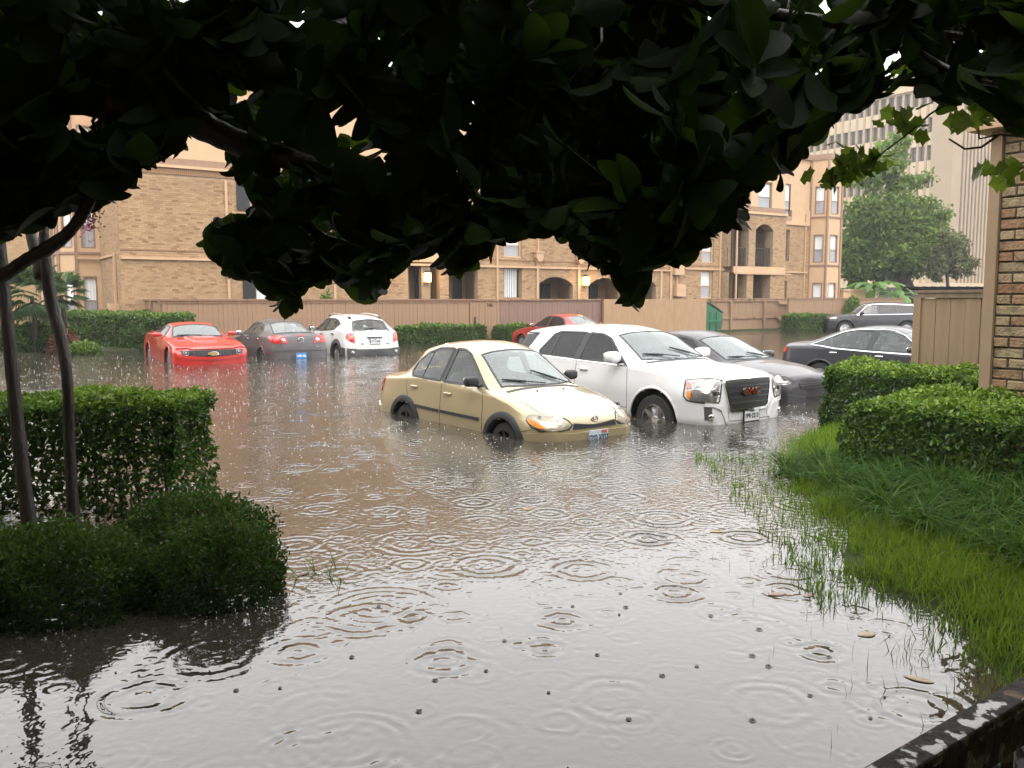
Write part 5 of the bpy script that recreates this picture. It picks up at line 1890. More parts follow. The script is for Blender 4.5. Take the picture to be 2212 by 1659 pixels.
c.ribbon('rear_window_trim', c.top_pts([(3.10, 0), (3.10, .44), (3.53, .50), (3.55, 0), (3.53, -.50), (3.10, -.44)]), m_plastic, w=.03, off=.005, closed=True)
seam(c, c.side_pts([(1.27, .90), (1.24, .7), (1.24, .4), (1.26, .26)]))
seam(c, c.side_pts([(2.23, .95), (2.23, .6), (2.22, .26)]))
seam(c, c.side_pts([(3.13, 1.0), (3.16, .86), (3.08, .66), (2.86, .56)]))
seam(c, c.top_pts([(.97, .66), (.6, .64), (.32, .60), (.2, .50), (.145, .36)]))
seam(c, [(.44, .80, .50), (.36, .775, .515), (.30, .75, .535)])
c.ribbon('side_moulding', c.side_pts([(1.30, .555), (2.2, .565)]), m_plastic, w=.045, off=.014, both=True)
c.ribbon('side_moulding', c.side_pts([(2.25, .565), (2.93, .58)]), m_plastic, w=.045, off=.014, both=True)
c.mirror(1.42, 1.0, m_plastic, (.06, .105, .068), .13)
c.handles([(2.06, .815), (2.93, .845)], c.m)
c.wipers([[(1.03, .05), (1.10, -.22), (1.22, -.52)], [(1.03, .55), (1.12, .30), (1.26, -.02)]])
c.ribbon('cowl_panel', c.top_pts([(1.0, .6), (.985, .3), (.98, 0), (.985, -.3), (1.0, -.6)]), m_plastic, w=.05, off=.004)
lamp(c, [(.085, .35, .565), (.10, .40, .52), (.13, .52, .505), (.20, .66, .515), (.30, .745, .555), (.38, .785, .64), (.37, .77, .70), (.30, .69, .725), (.2, .57, .705), (.13, .44, .65)], m_refl, m_lensold, [('ring', .14, .50, .60, .062), ('bulb', .27, .67, .66, .03)])
c.patch('indicator_lens', [(.17, .63, .535), (.24, .70, .55), (.33, .765, .60), (.365, .78, .655), (.30, .735, .645), (.22, .67, .575)], m_amber, off=.018, thick=.004, both=True, step=.03)
BU = [(.03, 0, .49), (.05, .35, .49), (.12, .56, .488), (.28, .735, .495), (.45, .80, .485), (.45, .80, .34), (.28, .735, .335), (.12, .56, .33), (.04, .35, .33), (.02, 0, .33), (.04, -.35, .33), (.12, -.56, .33), (.28, -.735, .335), (.45, -.80, .34), (.45, -.80, .485), (.28, -.735, .495), (.12, -.56, .488), (.05, -.35, .49)]
c.patch('bumper', BU, c.m, off=.004, thick=.028, step=.06)
c.patch('grille', c.front_pts([(-.33, .60), (-.36, .53), (0, .525), (.36, .53), (.33, .60), (.10, .575), (0, .57), (-.10, .575)]), m_plastic, off=.002, thick=.006, step=.04)
gs = MB()
for k in range(-16, 17):
    q = c.front_pts([(k * .02, .555)])[0]
    gs.box(c.X(q[0]) + .006, c.X(q[0]) + .014, q[1] - .003, q[1] + .003, .532, .574 + .00008 * k * k)
g = gs.build('grille_bars', m_greyplastic, c.root)
g['kind'] = 'stuff'
M = c.badge(0, .635)
mb = MB()
torus(mb, M, .052, .036, .006)
torus(mb, M, .018, .034, .005)
torus(mb, M @ Matrix.Translation((0, .012, 0)), .034, .014, .005)
mb.build('emblem', m_chrome, c.root)
pl = c.plate(.0, .425, 'DY0 X933', None, frame=False, pad=.045, ww=.31, hh=.16, face=mat('plate_flag_print', (0.55, 0.62, 0.70), 0.4, var=0.15, vscale=6))
M = c.badge(.085, .487, off=.060)
MB().obox(M, .045, .015, .001).build('plate_red_print', mat('plate_red', (0.6, 0.1, 0.08), .5, var=.5, vscale=40), pl)
c.patch('tail_light', [(4.02, .70, .70), (3.90, .775, .70), (3.88, .77, .90), (3.98, .70, .935), (4.06, .60, .93), (4.09, .58, .72)], m_red, off=.002, thick=.012, both=True, step=.04)
c.patch('tail_light', [(4.02, .715, .76), (3.89, .78, .77), (3.885, .777, .83), (4.0, .712, .83)], m_redpink, off=.014, thick=.004, both=True, step=.04)
RB = [(4.11, 0, .56), (4.09, .4, .56), (3.98, .66, .56), (3.84, .76, .55), (3.60, .81, .52), (3.60, .81, .34), (3.84, .76, .34), (4.0, .6, .34), (4.10, 0, .34), (4.0, -.6, .34), (3.84, -.76, .34), (3.60, -.81, .34), (3.60, -.81, .52), (3.84, -.76, .55), (3.98, -.66, .56), (4.09, -.4, .56)]
c.patch('bumper', RB, c.m, off=.003, thick=.024, step=.07)
c.seats((2.30, 3.05), zc=.60)
nz_ = MB()
for y in (.22, -.22):
    q = c.top_pts([(.86, y)])[0]
    nz_.blob((c.X(q[0]), q[1], q[2] + .006), (.018, .014, .008), 2.2, 8, 5)
nz_.build('washer_nozzle', m_plastic, c.root)

# ---- white sport utility
p = dict(L=4.70, W=1.85, H=1.665, WB=2.857, of=.95, wr=.365, cowl=1.22, cowl_z=1.165, ws_top=2.02, roof_f=1.585, peak=2.75, rg_top=4.22, roof_r=1.585, deck=4.50, deck_z=1.17, tail_z=1.12, tail_drop=.45, nose_z=1.035, nose_drop=.40,
         roof_y=.60, belt_f=1.10, belt_r=1.165, belt_nose=.90, mid_z=.80, low_z=.42, sill_z=.26, hood_y=.70, deck_y=.70, tipn=.74, rn=.40, tipr=.80, bow=.06)
suv = Car('parked_car', 'white sport utility car with a black grille and chrome lettering beside the gold sedan', 'car', p, paint('white_paint', (0.72, 0.73, 0.74), 0.0, 0.35), (1.88, 13.72), -53.5, .385)
c = suv
c.cut_top([(1.29, 0), (1.32, .35), (1.42, .665), (2.02, .565), (1.97, 0)], 1)
c.cut_top([(4.24, 0), (4.24, .52), (4.46, .58), (4.48, 0)], 2)
FWN = [(1.60, 1.13), (2.10, 1.475), (2.28, 1.53), (2.55, 1.545), (2.58, 1.14)]
RWN = [(2.68, 1.143), (2.66, 1.545), (3.30, 1.54), (3.44, 1.49), (3.62, 1.23), (3.56, 1.165)]
QWN = [(3.98, 1.20), (3.86, 1.50), (4.26, 1.47), (4.44, 1.22)]
for P, l in ((FWN, 3), (RWN, 5), (QWN, 7)):
    c.cut_side(P, l, lo=c.SIDE0, hi=c.SIDE1)
c.wheels(arch_r=.465)
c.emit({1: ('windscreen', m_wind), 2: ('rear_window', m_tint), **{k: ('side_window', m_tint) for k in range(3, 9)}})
c.add_wheels('alloy', 5)
for P in (FWN, RWN, QWN):
    c.ribbon('window_trim', c.side_pts(P), m_plastic, w=.03, off=.005, both=True, closed=True)
c.ribbon('pillar_trim', c.side_pts([(2.63, 1.13), (2.61, 1.545)]), m_plastic, w=.08, off=.004, both=True)
c.ribbon('pillar_trim', c.side_pts([(3.30, 1.16), (3.27, 1.53)]), m_plastic, w=.03, off=.006, both=True)
c.patch('mirror_sail', c.side_pts([(1.50, 1.10), (1.60, 1.115), (1.78, 1.135), (1.76, 1.25)]), m_plastic, off=.002, thick=.006, both=True)
c.ribbon('windscreen_trim', c.top_pts([(1.29, 0), (1.32, .35), (1.42, .665), (1.7, .615), (2.02, .565), (1.97, 0), (2.02, -.565), (1.7, -.615), (1.42, -.665), (1.32, -.35)]), m_plastic, w=.03, off=.005, closed=True)
c.ribbon('chrome_belt_trim', c.side_pts([(1.50, 1.095), (2.6, 1.125), (3.58, 1.15)]), m_chrome, w=.016, off=.006, both=True)
seam(c, c.side_pts([(1.50, 1.08), (1.47, .8), (1.47, .5), (1.49, .40)]))
seam(c, c.side_pts([(2.63, 1.12), (2.63, .7), (2.62, .40)]))
seam(c, c.side_pts([(3.60, 1.14), (3.60, .95), (3.45, .82), (3.30, .70)]))
seam(c, c.side_pts([(1.48, .50), (2.62, .49), (3.3, .49)]))
seam(c, c.top_pts([(1.24, .74), (.8, .735), (.42, .68), (.22, .60), (.12, .50)]))
c.mirror(1.70, 1.19, c.m, (.085, .13, .085), .16)
c.handles([(2.44, 1.0), (3.38, 1.02)], c.m)
c.wipers([[(1.33, .02), (1.40, -.25), (1.50, -.58)], [(1.33, .62), (1.42, .34), (1.52, .0)]])
c.ribbon('cowl_panel', c.top_pts([(1.32, .67), (1.27, .35), (1.255, 0), (1.27, -.35), (1.32, -.67)]), m_plastic, w=.06, off=.004)
# upright lamps
lamp(c, [(.09, .52, .96), (.11, .58, .70), (.13, .60, .675), (.34, .83, .715), (.38, .855, .76), (.40, .855, .98), (.33, .80, .995), (.2, .68, 1.0)], m_refl, m_lens, [('ring', .2, .70, .80, .055), ('bulb', .17, .66, .80, .045), ('ring', .15, .61, .79, .04)])
c.patch('indicator_lens', [(.325, .825, .74), (.36, .855, .745), (.37, .855, .84), (.32, .82, .835)], m_amber, off=.018, thick=.004, both=True, step=.03)
c.patch('marker_lens', [(.33, .825, .87), (.375, .857, .875), (.38, .857, .95), (.33, .82, .945)], m_redpink, off=.018, thick=.004, both=True, step=.03)
c.patch('lamp_divider', [(.14, .60, .855), (.33, .82, .855), (.33, .82, .875), (.14, .60, .875)], m_chrome, off=.014, thick=.004, both=True, step=.03)
G = [(-.50, .985), (-.40, .60), (-.36, .565), (0, .555), (.36, .565), (.40, .60), (.50, .985), (.3, 1.0), (0, 1.005), (-.3, 1.0)]
c.patch('grille', c.front_pts([(y * .95, z) for y, z in G]), m_blackp, off=.004, thick=.006, step=.03)
c.ribbon('grille_surround', c.front_pts(G), m_chrome, w=.035, off=.022, closed=True)
c.patch('grille_header', c.front_pts([(-.50, 1.02), (-.49, .955), (0, .965), (.49, .955), (.50, 1.02), (.3, 1.045), (0, 1.05), (-.3, 1.045)]), m_chrome, off=.008, thick=.014, step=.05)
for z, hw_ in ((.66, .40), (.735, .42), (.81, .44), (.885, .46)):
    c.ribbon('grille_bar', c.front_pts([(-hw_, z), (-.2, z), (0, z), (.2, z), (hw_, z)]), m_refdark, w=.018, off=.02)
c.sign('badge_letters', 'GMC', .125, 0, .81, m_chrome, ext=.012, bold=.012, sx=1.3).location.x += .032
c.sign('badge_letters', 'GMC', .125, 0, .81, mat('badge_red', (.16, .012, .01), .25, coat=.8), ext=.014, bold=.003, sx=1.3).location.x += .034
c.plate(.04, .475, 'FPR·2213', 'TEXAS')
c.patch('bumper_recess', [(.16, .62, .46), (.17, .63, .63), (.235, .715, .635), (.225, .705, .45)], m_greyplastic, off=.0, thick=.004, both=True, step=.03)
for sg in (1, -1):
    loc, n = c.near((c.X(.19), .665 * sg, .50), .008)
    M = Matrix.Translation(loc) @ n.to_track_quat('Z', 'Y').to_matrix().to_4x4()
    MB().lathe([(.04, -.01), (.04, .008), (.03, .012), (0, .016)], 16, M).build('fog_lamp', m_chrome, c.root, smooth=True)
c.ribbon('bumper_crease', c.front_pts([(-.80, .66), (-.70, .655), (-.55, .60), (-.45, .42)]), c.m, w=.05, off=.016)
c.ribbon('bumper_crease', c.front_pts([(.80, .66), (.70, .655), (.55, .60), (.45, .42)]), c.m, w=.05, off=.016)
seam(c, c.front_pts([(-.42, .56), (-.40, .42), (0, .40), (.40, .42), (.42, .56)]), both=False)
c.sign('model_letters', 'TERRAIN', .055, 0, .535, m_ink, side=(1.72, -1), ext=.002)
c.sign('model_letters', 'TERRAIN', .055, 0, .535, m_ink, side=(1.72, 1), ext=.002)
c.patch('tail_light', [(4.60, .70, .80), (4.48, .85, .80), (4.44, .85, 1.12), (4.56, .74, 1.12)], m_red, off=.002, thick=.012, both=True, step=.05)
c.seats((2.55, 3.45), zc=.80)

# ---- grey sedan beside it
p = dict(L=4.62, W=1.79, H=1.465, WB=2.65, of=.93, wr=.315, cowl=1.15, cowl_z=1.0, ws_top=2.05, roof_f=1.385, peak=2.65, rg_top=3.35, roof_r=1.40, deck=4.02, deck_z=1.06, tail_z=1.03, nose_z=.815,
         roof_y=.56, belt_f=.92, belt_r=.98, belt_nose=.70, mid_z=.58, hood_y=.66, tipn=.60, rn=.55, bow=.08)
gy = Car('parked_car', 'dark grey sedan with amber cornered headlights beyond the white sport utility car', 'car', p, paint('dark_grey_paint', (0.026, 0.025, 0.029), 0.1, 0.4, 0.4), (3.62, 16.0), -54, .36)
c = gy
c.cut_top([(1.18, 0), (1.21, .3), (1.32, .625), (2.03, .525), (2.0, 0)], 1)
c.cut_top([(3.40, 0), (3.40, .48), (3.93, .55), (3.95, 0)], 2)
FWN = [(1.52, .95), (2.12, 1.31), (2.30, 1.345), (2.55, 1.355), (2.57, .97)]
RWN = [(2.64, .972), (2.62, 1.355), (3.0, 1.35), (3.3, 1.29), (3.62, 1.06), (3.55, 1.0)]
for P, l in ((FWN, 3), (RWN, 5)):
    c.cut_side(P, l, lo=c.SIDE0, hi=c.SIDE1)
c.wheels(arch_r=.375)
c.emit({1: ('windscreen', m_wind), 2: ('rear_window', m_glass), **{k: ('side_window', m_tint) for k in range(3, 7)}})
c.add_wheels('alloy', 7)
for P in (FWN, RWN):
    c.ribbon('window_trim', c.side_pts(P), m_plastic, w=.037, off=.008, both=True, closed=True)
c.ribbon('pillar_trim', c.side_pts([(2.605, .97), (2.585, 1.355)]), m_plastic, w=.07, off=.004, both=True)
c.ribbon('windscreen_trim', c.top_pts([(1.18, 0), (1.21, .3), (1.32, .625), (1.68, .575), (2.03, .525), (2.0, 0), (2.03, -.525), (1.68, -.575), (1.32, -.625), (1.21, -.3)]), m_plastic, w=.03, off=.005, closed=True)
seam(c, c.side_pts([(1.45, .93), (1.42, .7), (1.44, .3)]))
seam(c, c.side_pts([(2.60, .95), (2.60, .3)]))
seam(c, c.top_pts([(1.14, .72), (.7, .70), (.42, .64), (.25, .52)]))
seam(c, c.side_pts([(.46, .66), (.62, .60), (.60, .52)]))
c.mirror(1.62, 1.0, c.m, (.075, .11, .07), .13)
c.handles([(2.42, .86), (3.40, .89)], c.m)
c.wipers([[(1.20, .05), (1.27, -.25), (1.36, -.56)], [(1.20, .58), (1.28, .30), (1.38, -.04)]])
c.ribbon('cowl_panel', c.top_pts([(1.2, .62), (1.15, .3), (1.14, 0), (1.15, -.3), (1.2, -.62)]), m_plastic, w=.06, off=.004)
lamp(c, [(.13, .44, .665), (.18, .56, .635), (.30, .70, .655), (.50, .80, .73), (.60, .835, .785), (.50, .79, .79), (.34, .70, .77), (.22, .57, .735)], m_refl, m_lens, [('ring', .26, .64, .705, .05), ('bulb', .2, .56, .685, .035)])
c.patch('indicator_lens', [(.44, .765, .73), (.54, .815, .755), (.59, .835, .782), (.50, .79, .782), (.42, .75, .765)], m_amber, off=.018, thick=.004, both=True, step=.03)
c.patch('grille', c.front_pts([(-.40, .68), (-.34, .58), (0, .56), (.34, .58), (.40, .68), (.2, .715), (0, .72), (-.2, .715)]), m_blackp, off=.002, thick=.006, step=.05)
for z in (.60, .64, .68):
    c.ribbon('grille_bar', c.front_pts([(-.36, z), (0, z), (.36, z)]), m_refdark, w=.014, off=.012)
c.ribbon('bumper_crease', c.front_pts([(-.78, .55), (-.6, .49), (-.3, .45), (0, .44), (.3, .45), (.6, .49), (.78, .55)]), c.m, w=.03, off=.012)
c.seats((2.45, 3.25), zc=.58)

# ---- dark saloon with chrome window line
p = dict(L=4.93, W=1.864, H=1.475, WB=2.85, of=.97, wr=.335, cowl=1.30, cowl_z=.97, ws_top=2.20, roof_f=1.38, peak=2.85, rg_top=3.55, roof_r=1.40, deck=4.45, deck_z=1.09, tail_z=1.07, nose_z=.74,
         roof_y=.56, belt_f=.92, belt_r=1.0, belt_nose=.62, mid_z=.60, hood_y=.68, rn=.5, bow=.07)
dk_ = Car('parked_car', 'dark blue grey saloon with chrome window trim beyond the right hedge', 'car', p, paint('midnight_paint', (0.014, 0.016, 0.024), 0.1, 0.4, 0.45), (8.2, 18.1), -51, .35)
c = dk_
c.cut_top([(1.33, 0), (1.36, .3), (1.47, .65), (2.18, .53), (2.15, 0)], 1)
c.cut_top([(3.60, 0), (3.60, .48), (4.33, .56), (4.36, 0)], 2)
FWN = [(1.66, .965), (2.20, 1.285), (2.42, 1.345), (2.66, 1.365), (2.68, .985)]
RWN = [(2.80, .988), (2.78, 1.368), (3.15, 1.355), (3.42, 1.31), (3.66, 1.20), (3.52, 1.01)]
QWN = [(3.63, 1.02), (3.77, 1.16), (4.02, 1.055)]
for P, l in ((FWN, 3), (RWN, 5), (QWN, 7)):
    c.cut_side(P, l, lo=c.SIDE0, hi=c.SIDE1)
c.wheels(arch_r=.395)
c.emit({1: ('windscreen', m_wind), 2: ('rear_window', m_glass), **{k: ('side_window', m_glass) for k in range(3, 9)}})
c.add_wheels('alloy', 8)
for P in (FWN, RWN, QWN):
    c.ribbon('window_trim', c.side_pts(P), m_plastic, w=.03, off=.004, both=True, closed=True)
c.ribbon('chrome_window_line', c.side_pts([(1.50, .935), (2.14, 1.285), (2.40, 1.375), (2.72, 1.395), (3.15, 1.385), (3.45, 1.335), (3.80, 1.19), (4.12, 1.045), (4.10, 1.03), (3.5, .985), (2.7, .955), (1.55, .925)]), m_chrome, w=.026, off=.010, both=True, closed=True)
c.ribbon('pillar_trim', c.side_pts([(2.74, .985), (2.72, 1.365)]), m_plastic, w=.09, off=.004, both=True)
seam(c, c.side_pts([(1.52, .90), (1.48, .6), (1.50, .3)]))
seam(c, c.side_pts([(2.74, .94), (2.73, .3)]))
seam(c, c.side_pts([(3.70, .97), (3.76, .80), (3.58, .62)]))
c.mirror(1.78, 1.0, c.m, (.075, .115, .065), .14)
c.handles([(2.50, .865), (3.52, .895)], m_chrome)
c.patch('headlight', [(.16, .5, .60), (.3, .7, .60), (.5, .83, .68), (.4, .78, .71), (.22, .6, .67)], m_refl, off=.002, thick=.01, both=True, step=.05)
c.patch('tail_light', [(4.86, .3, .84), (4.80, .70, .84), (4.66, .84, .86), (4.66, .83, .95), (4.80, .68, .95), (4.86, .3, .93)], m_red, off=.002, thick=.01, both=True, step=.06)
c.seats((2.55, 3.45), zc=.60)

# ---- dark sport utility further back
p = dict(L=5.04, W=1.98, H=1.765, WB=2.98, of=.95, wr=.385, cowl=1.28, cowl_z=1.17, ws_top=1.98, roof_f=1.68, peak=2.8, rg_top=4.55, roof_r=1.69, deck=4.86, deck_z=1.22, tail_z=1.18, tail_drop=.45, nose_z=1.03, nose_drop=.35,
         roof_y=.64, belt_f=1.10, belt_r=1.16, belt_nose=.88, mid_z=.82, low_z=.42, sill_z=.26, hood_y=.74, deck_y=.76, tipn=.72, tipr=.8)
at_ = Car('parked_car', 'large dark grey sport utility car parked by the tan fence', 'car', p, paint('slate_paint', (0.022, 0.022, 0.028), 0.1, 0.4, 0.45), (18.95, 45.3), 168, .25)
c = at_
FWN = [(1.62, 1.14), (2.06, 1.54), (2.30, 1.60), (2.52, 1.61), (2.54, 1.15)]
RWN = [(2.62, 1.152), (2.60, 1.61), (3.40, 1.61), (3.42, 1.165)]
QWN = [(3.50, 1.168), (3.48, 1.605), (4.20, 1.57), (4.50, 1.30), (4.42, 1.20)]
c.cut_top([(1.34, 0), (1.47, .69), (1.98, .60), (1.95, 0)], 1)
for P, l in ((FWN, 3), (RWN, 5), (QWN, 7)):
    c.cut_side(P, l, lo=c.SIDE0, hi=c.SIDE1)
c.wheels(arch_r=.47)
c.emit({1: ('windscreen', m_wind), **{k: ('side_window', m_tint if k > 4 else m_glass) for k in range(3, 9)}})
c.add_wheels('alloy', 5, flare=m_plastic, flare_w=.06)
for P in (FWN, RWN, QWN):
    c.ribbon('window_trim', c.side_pts(P), m_plastic, w=.05, off=.004, both=True, closed=True)
c.ribbon('chrome_window_line', c.side_pts([(1.50, 1.105), (2.02, 1.575), (2.30, 1.64), (3.4, 1.645), (4.22, 1.60), (4.56, 1.29), (4.44, 1.165), (2.6, 1.125)]), m_chrome, w=.03, off=.008, both=True, closed=True)
seam(c, c.side_pts([(1.52, 1.08), (1.50, .5)]))
seam(c, c.side_pts([(2.58, 1.11), (2.57, .45)]))
seam(c, c.side_pts([(3.46, 1.12), (3.50, .9), (3.35, .7)]))
c.mirror(1.72, 1.19, c.m, (.08, .13, .08), .15)
c.handles([(2.40, 1.0), (3.32, 1.02)], c.m)
c.patch('headlight', [(.12, .55, .90), (.3, .82, .88), (.52, .93, .92), (.5, .92, .99), (.25, .76, .99), (.12, .55, .98)], m_refl, off=.002, thick=.012, both=True, step=.06)
c.patch('tail_light', [(4.94, .72, .98), (4.80, .91, .98), (4.72, .93, 1.06), (4.76, .90, 1.13), (4.92, .74, 1.13)], m_red, off=.002, thick=.014, both=True, step=.06)
c.seats((2.55, 3.45), zc=.85)

# ---- red coupe facing the viewer
p = dict(L=4.836, W=1.918, H=1.375, WB=2.852, of=.95, wr=.36, cowl=1.55, cowl_z=1.0, ws_top=2.15, roof_f=1.32, peak=2.65, rg_top=3.20, roof_r=1.33, deck=4.05, deck_z=1.09, tail_z=1.10, nose_z=.80, nose_drop=.22,
         roof_y=.56, belt_f=.94, belt_r=1.03, belt_nose=.70, mid_z=.66, low_z=.32, sill_z=.2, hood_y=.70, tipn=.80, rn=.34, tipr=.8, bow=.05)
rc = Car('parked_car', 'bright red coupe with a wide black grille half sunk in the flood', 'car', p, paint('bright_red_paint', (0.46, 0.013, 0.008), 0.0, 0.4), (-8.98, 24.25), -58, .33)
c = rc
c.cut_top([(1.60, 0), (1.62, .35), (1.68, .66), (2.14, .56), (2.12, 0)], 1)
c.cut_top([(3.26, 0), (3.26, .48), (3.95, .56), (3.98, 0)], 2)
FWN = [(1.92, .985), (2.26, 1.245), (2.5, 1.28), (2.85, 1.27), (3.02, 1.16), (3.05, 1.02)]
QWN = [(3.10, 1.03), (3.10, 1.12), (3.26, 1.05)]
c.cut_side(FWN, 3, lo=c.SIDE0, hi=c.SIDE1)
c.wheels(arch_r=.42)
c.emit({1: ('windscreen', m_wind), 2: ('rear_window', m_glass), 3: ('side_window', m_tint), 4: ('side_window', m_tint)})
c.add_wheels('alloy', 5)
c.ribbon('window_trim', c.side_pts(FWN), m_plastic, w=.037, off=.008, both=True, closed=True)
c.ribbon('windscreen_trim', c.top_pts([(1.60, 0), (1.62, .35), (1.68, .66), (1.9, .615), (2.14, .56), (2.12, 0), (2.14, -.56), (1.9, -.615), (1.68, -.66), (1.62, -.35)]), m_plastic, w=.04, off=.005, closed=True)
seam(c, c.side_pts([(1.78, .93), (1.76, .6), (1.78, .3)]))
seam(c, c.side_pts([(3.12, 1.0), (3.10, .6), (2.98, .3)]))
seam(c, c.top_pts([(1.55, .76), (1.0, .76), (.4, .72), (.16, .66)]))
G = [(-.80, .70), (-.74, .585), (-.36, .555), (0, .535), (.36, .555), (.74, .585), (.80, .70), (.4, .70), (0, .695), (-.4, .70)]
c.patch('grille', c.front_pts(G), m_blackp, off=.002, thick=.006, step=.05)
c.ribbon('nose_lip', c.front_pts([(-.86, .745), (-.5, .735), (0, .73), (.5, .735), (.86, .745)]), c.m, w=.05, off=.03)
c.ribbon('bumper_crease', c.front_pts([(-.86, .56), (-.7, .51), (0, .47), (.7, .51), (.86, .56)]), c.m, w=.06, off=.022)
for z in (.585, .64):
    c.ribbon('grille_bar', c.front_pts([(-.46, z), (0, z), (.46, z)]), m_greyplastic, w=.012, off=.016)
for k in range(-5, 6):
    c.ribbon('grille_bar', c.front_pts([(k * .09, .55), (k * .09, .69)]), m_greyplastic, w=.010, off=.014)
for sg in (1, -1):
    for y, r in ((.66, .062), (.50, .045)):
        q = c.front_pts([(y * sg, .64)])[0]
        M = Matrix.Translation((c.X(q[0]) + .012, y * sg, .638)) @ Matrix.Rotation(math.pi / 2, 4, 'Y')
        mb = MB()
        torus(mb, M, r, r, r * .16, 20, 6)
        mb.lathe([(r * .95, 0), (r * .5, -.01), (0, .012)], 20, M)
        mb.build('headlight', m_refl if r > .05 else m_refdark, c.root, smooth=True)
M = c.badge(0, .615, off=.03)
mb = MB().add([M @ Vector(q) for q in ((-.14, -.025, 0), (-.05, -.025, 0), (-.05, -.045, 0), (.05, -.045, 0), (.05, -.025, 0), (.14, -.025, 0), (.12, .025, 0), (.05, .025, 0), (.05, .045, 0), (-.05, .045, 0), (-.05, .025, 0), (-.12, .025, 0))], [tuple(range(12))])
o = mb.build('emblem', mat('gold_badge', (.75, .55, .22), .25, .9), c.root)
sm = o.modifiers.new('thick', 'SOLIDIFY')
sm.thickness = .012
c.ribbon('emblem_rim', [(c.L / 2 - (M @ Vector(q)).x, q[0], .615 + q[1]) for q in ((-.14, -.025, 0), (-.05, -.045, 0), (.05, -.045, 0), (.14, -.025, 0), (.12, .025, 0), (.05, .045, 0), (-.05, .045, 0), (-.12, .025, 0))], m_chrome, w=.012, off=.04, closed=True)
c.patch('hood_bulge', c.top_pts([(1.50, -.42), (.62, -.30), (.50, 0), (.62, .30), (1.50, .42)]), c.m, off=.0, thick=.004, dome=.035, step=.06)
c.mirror(1.98, 1.02, c.m, (.08, .12, .062), .16, base_m=c.m)
c.wipers([[(1.61, .1), (1.64, -.25), (1.68, -.55)]])
c.ribbon('cowl_panel', c.top_pts([(1.62, .66), (1.57, .35), (1.56, 0), (1.57, -.35), (1.62, -.66)]), m_plastic, w=.05, off=.004)
q = c.top_pts([(3.3, 0)])[0]
MB().tube([(c.X(3.4), -.2, 1.25), (c.X(3.42), -.2, 1.45)], [.012, .004], 6).build('aerial', m_plastic, c.root)
c.seats((2.75,), zc=.52)

# ---- grey sedan seen from behind
p = dict(L=4.49, W=1.755, H=1.465, WB=2.64, of=.90, wr=.315, cowl=1.10, cowl_z=.97, ws_top=1.98, roof_f=1.39, peak=2.5, rg_top=3.18, roof_r=1.405, deck=3.92, deck_z=1.085, tail_z=1.075, tail_drop=.42, nose_z=.74,
         roof_y=.54, belt_f=.92, belt_r=1.0, mid_z=.60, hood_y=.64, deck_y=.62, tipr=.80, rr=.32, bow=.07)
mz = Car('parked_car', 'grey sedan seen from behind with a blue number plate beside the red coupe', 'car', p, paint('warm_grey_paint', (0.11, 0.10, 0.106), 0.25, 0.4, 0.5), (-7.24, 26.36), 124, .375)
c = mz
c.cut_top([(1.13, 0), (1.26, .60), (1.96, .50), (1.94, 0)], 1)
c.cut_top([(3.24, 0), (3.24, .46), (3.82, .56), (3.86, 0)], 2)
FWN = [(1.46, .96), (2.04, 1.30), (2.2, 1.345), (2.42, 1.36), (2.44, .985)]
RWN = [(2.52, .988), (2.50, 1.36), (2.85, 1.345), (3.08, 1.28), (3.30, 1.12), (3.22, 1.015)]
for P, l in ((FWN, 3), (RWN, 5)):
    c.cut_side(P, l, lo=c.SIDE0, hi=c.SIDE1)
c.wheels(arch_r=.375)
c.emit({1: ('windscreen', m_wind), 2: ('rear_window', m_wind), **{k: ('side_window', m_glass) for k in range(3, 7)}})
c.add_wheels('alloy', 5)
for P in (FWN, RWN):
    c.ribbon('window_trim', c.side_pts(P), m_plastic, w=.037, off=.008, both=True, closed=True)
c.ribbon('rear_window_trim', c.top_pts([(3.24, 0), (3.24, .46), (3.53, .51), (3.82, .56), (3.86, 0), (3.82, -.56), (3.53, -.51), (3.24, -.46)]), m_plastic, w=.03, off=.005, closed=True)
c.ribbon('pillar_trim', c.side_pts([(2.48, .98), (2.46, 1.36)]), m_plastic, w=.09, off=.004, both=True)
seam(c, c.side_pts([(1.40, .93), (1.38, .3)]))
seam(c, c.side_pts([(2.48, .96), (2.48, .3)]))
seam(c, c.side_pts([(3.34, 1.05), (3.36, .85), (3.20, .62)]))
TL = c.front_pts([(-.80, .98), (-.80, .84), (-.70, .80), (-.36, .80), (-.40, .93), (-.48, .99)], True)
c.patch('tail_light', TL, m_red, off=.002, thick=.014, both=True, step=.05)
for sg in (1, -1):
    M = c.badge(.50 * sg, .89, True, .026)
    MB().lathe([(.062, -.02), (.058, .0), (.03, .008), (0, .01)], 20, M).build('reverse_lamp', m_chrome, c.root, smooth=True)
seam(c, c.front_pts([(-.60, 1.03), (-.58, .80), (-.52, .655), (-.45, .63), (.45, .63), (.52, .655), (.58, .80), (.60, 1.03)], True), both=False)
c.ribbon('bumper_crease', c.front_pts([(-.80, .62), (-.6, .625), (0, .63), (.6, .625), (.80, .62)], True), c.m, w=.05, off=.022)
c.patch('brake_lamp', c.front_pts([(-.09, 1.03), (-.09, 1.0), (.09, 1.0), (.09, 1.03)], True), m_red, off=.002, thick=.01, step=.04)
M = c.badge(0, .90, True)
mb = MB()
torus(mb, M, .085, .07, .008)
mb.tube([M @ Vector((-.08, .012, 0)), M @ Vector((-.03, .02, 0)), M @ Vector((0, -.025, 0)), M @ Vector((.03, .02, 0)), M @ Vector((.08, .012, 0))], .009, 6)
mb.build('emblem', m_chrome, c.root)
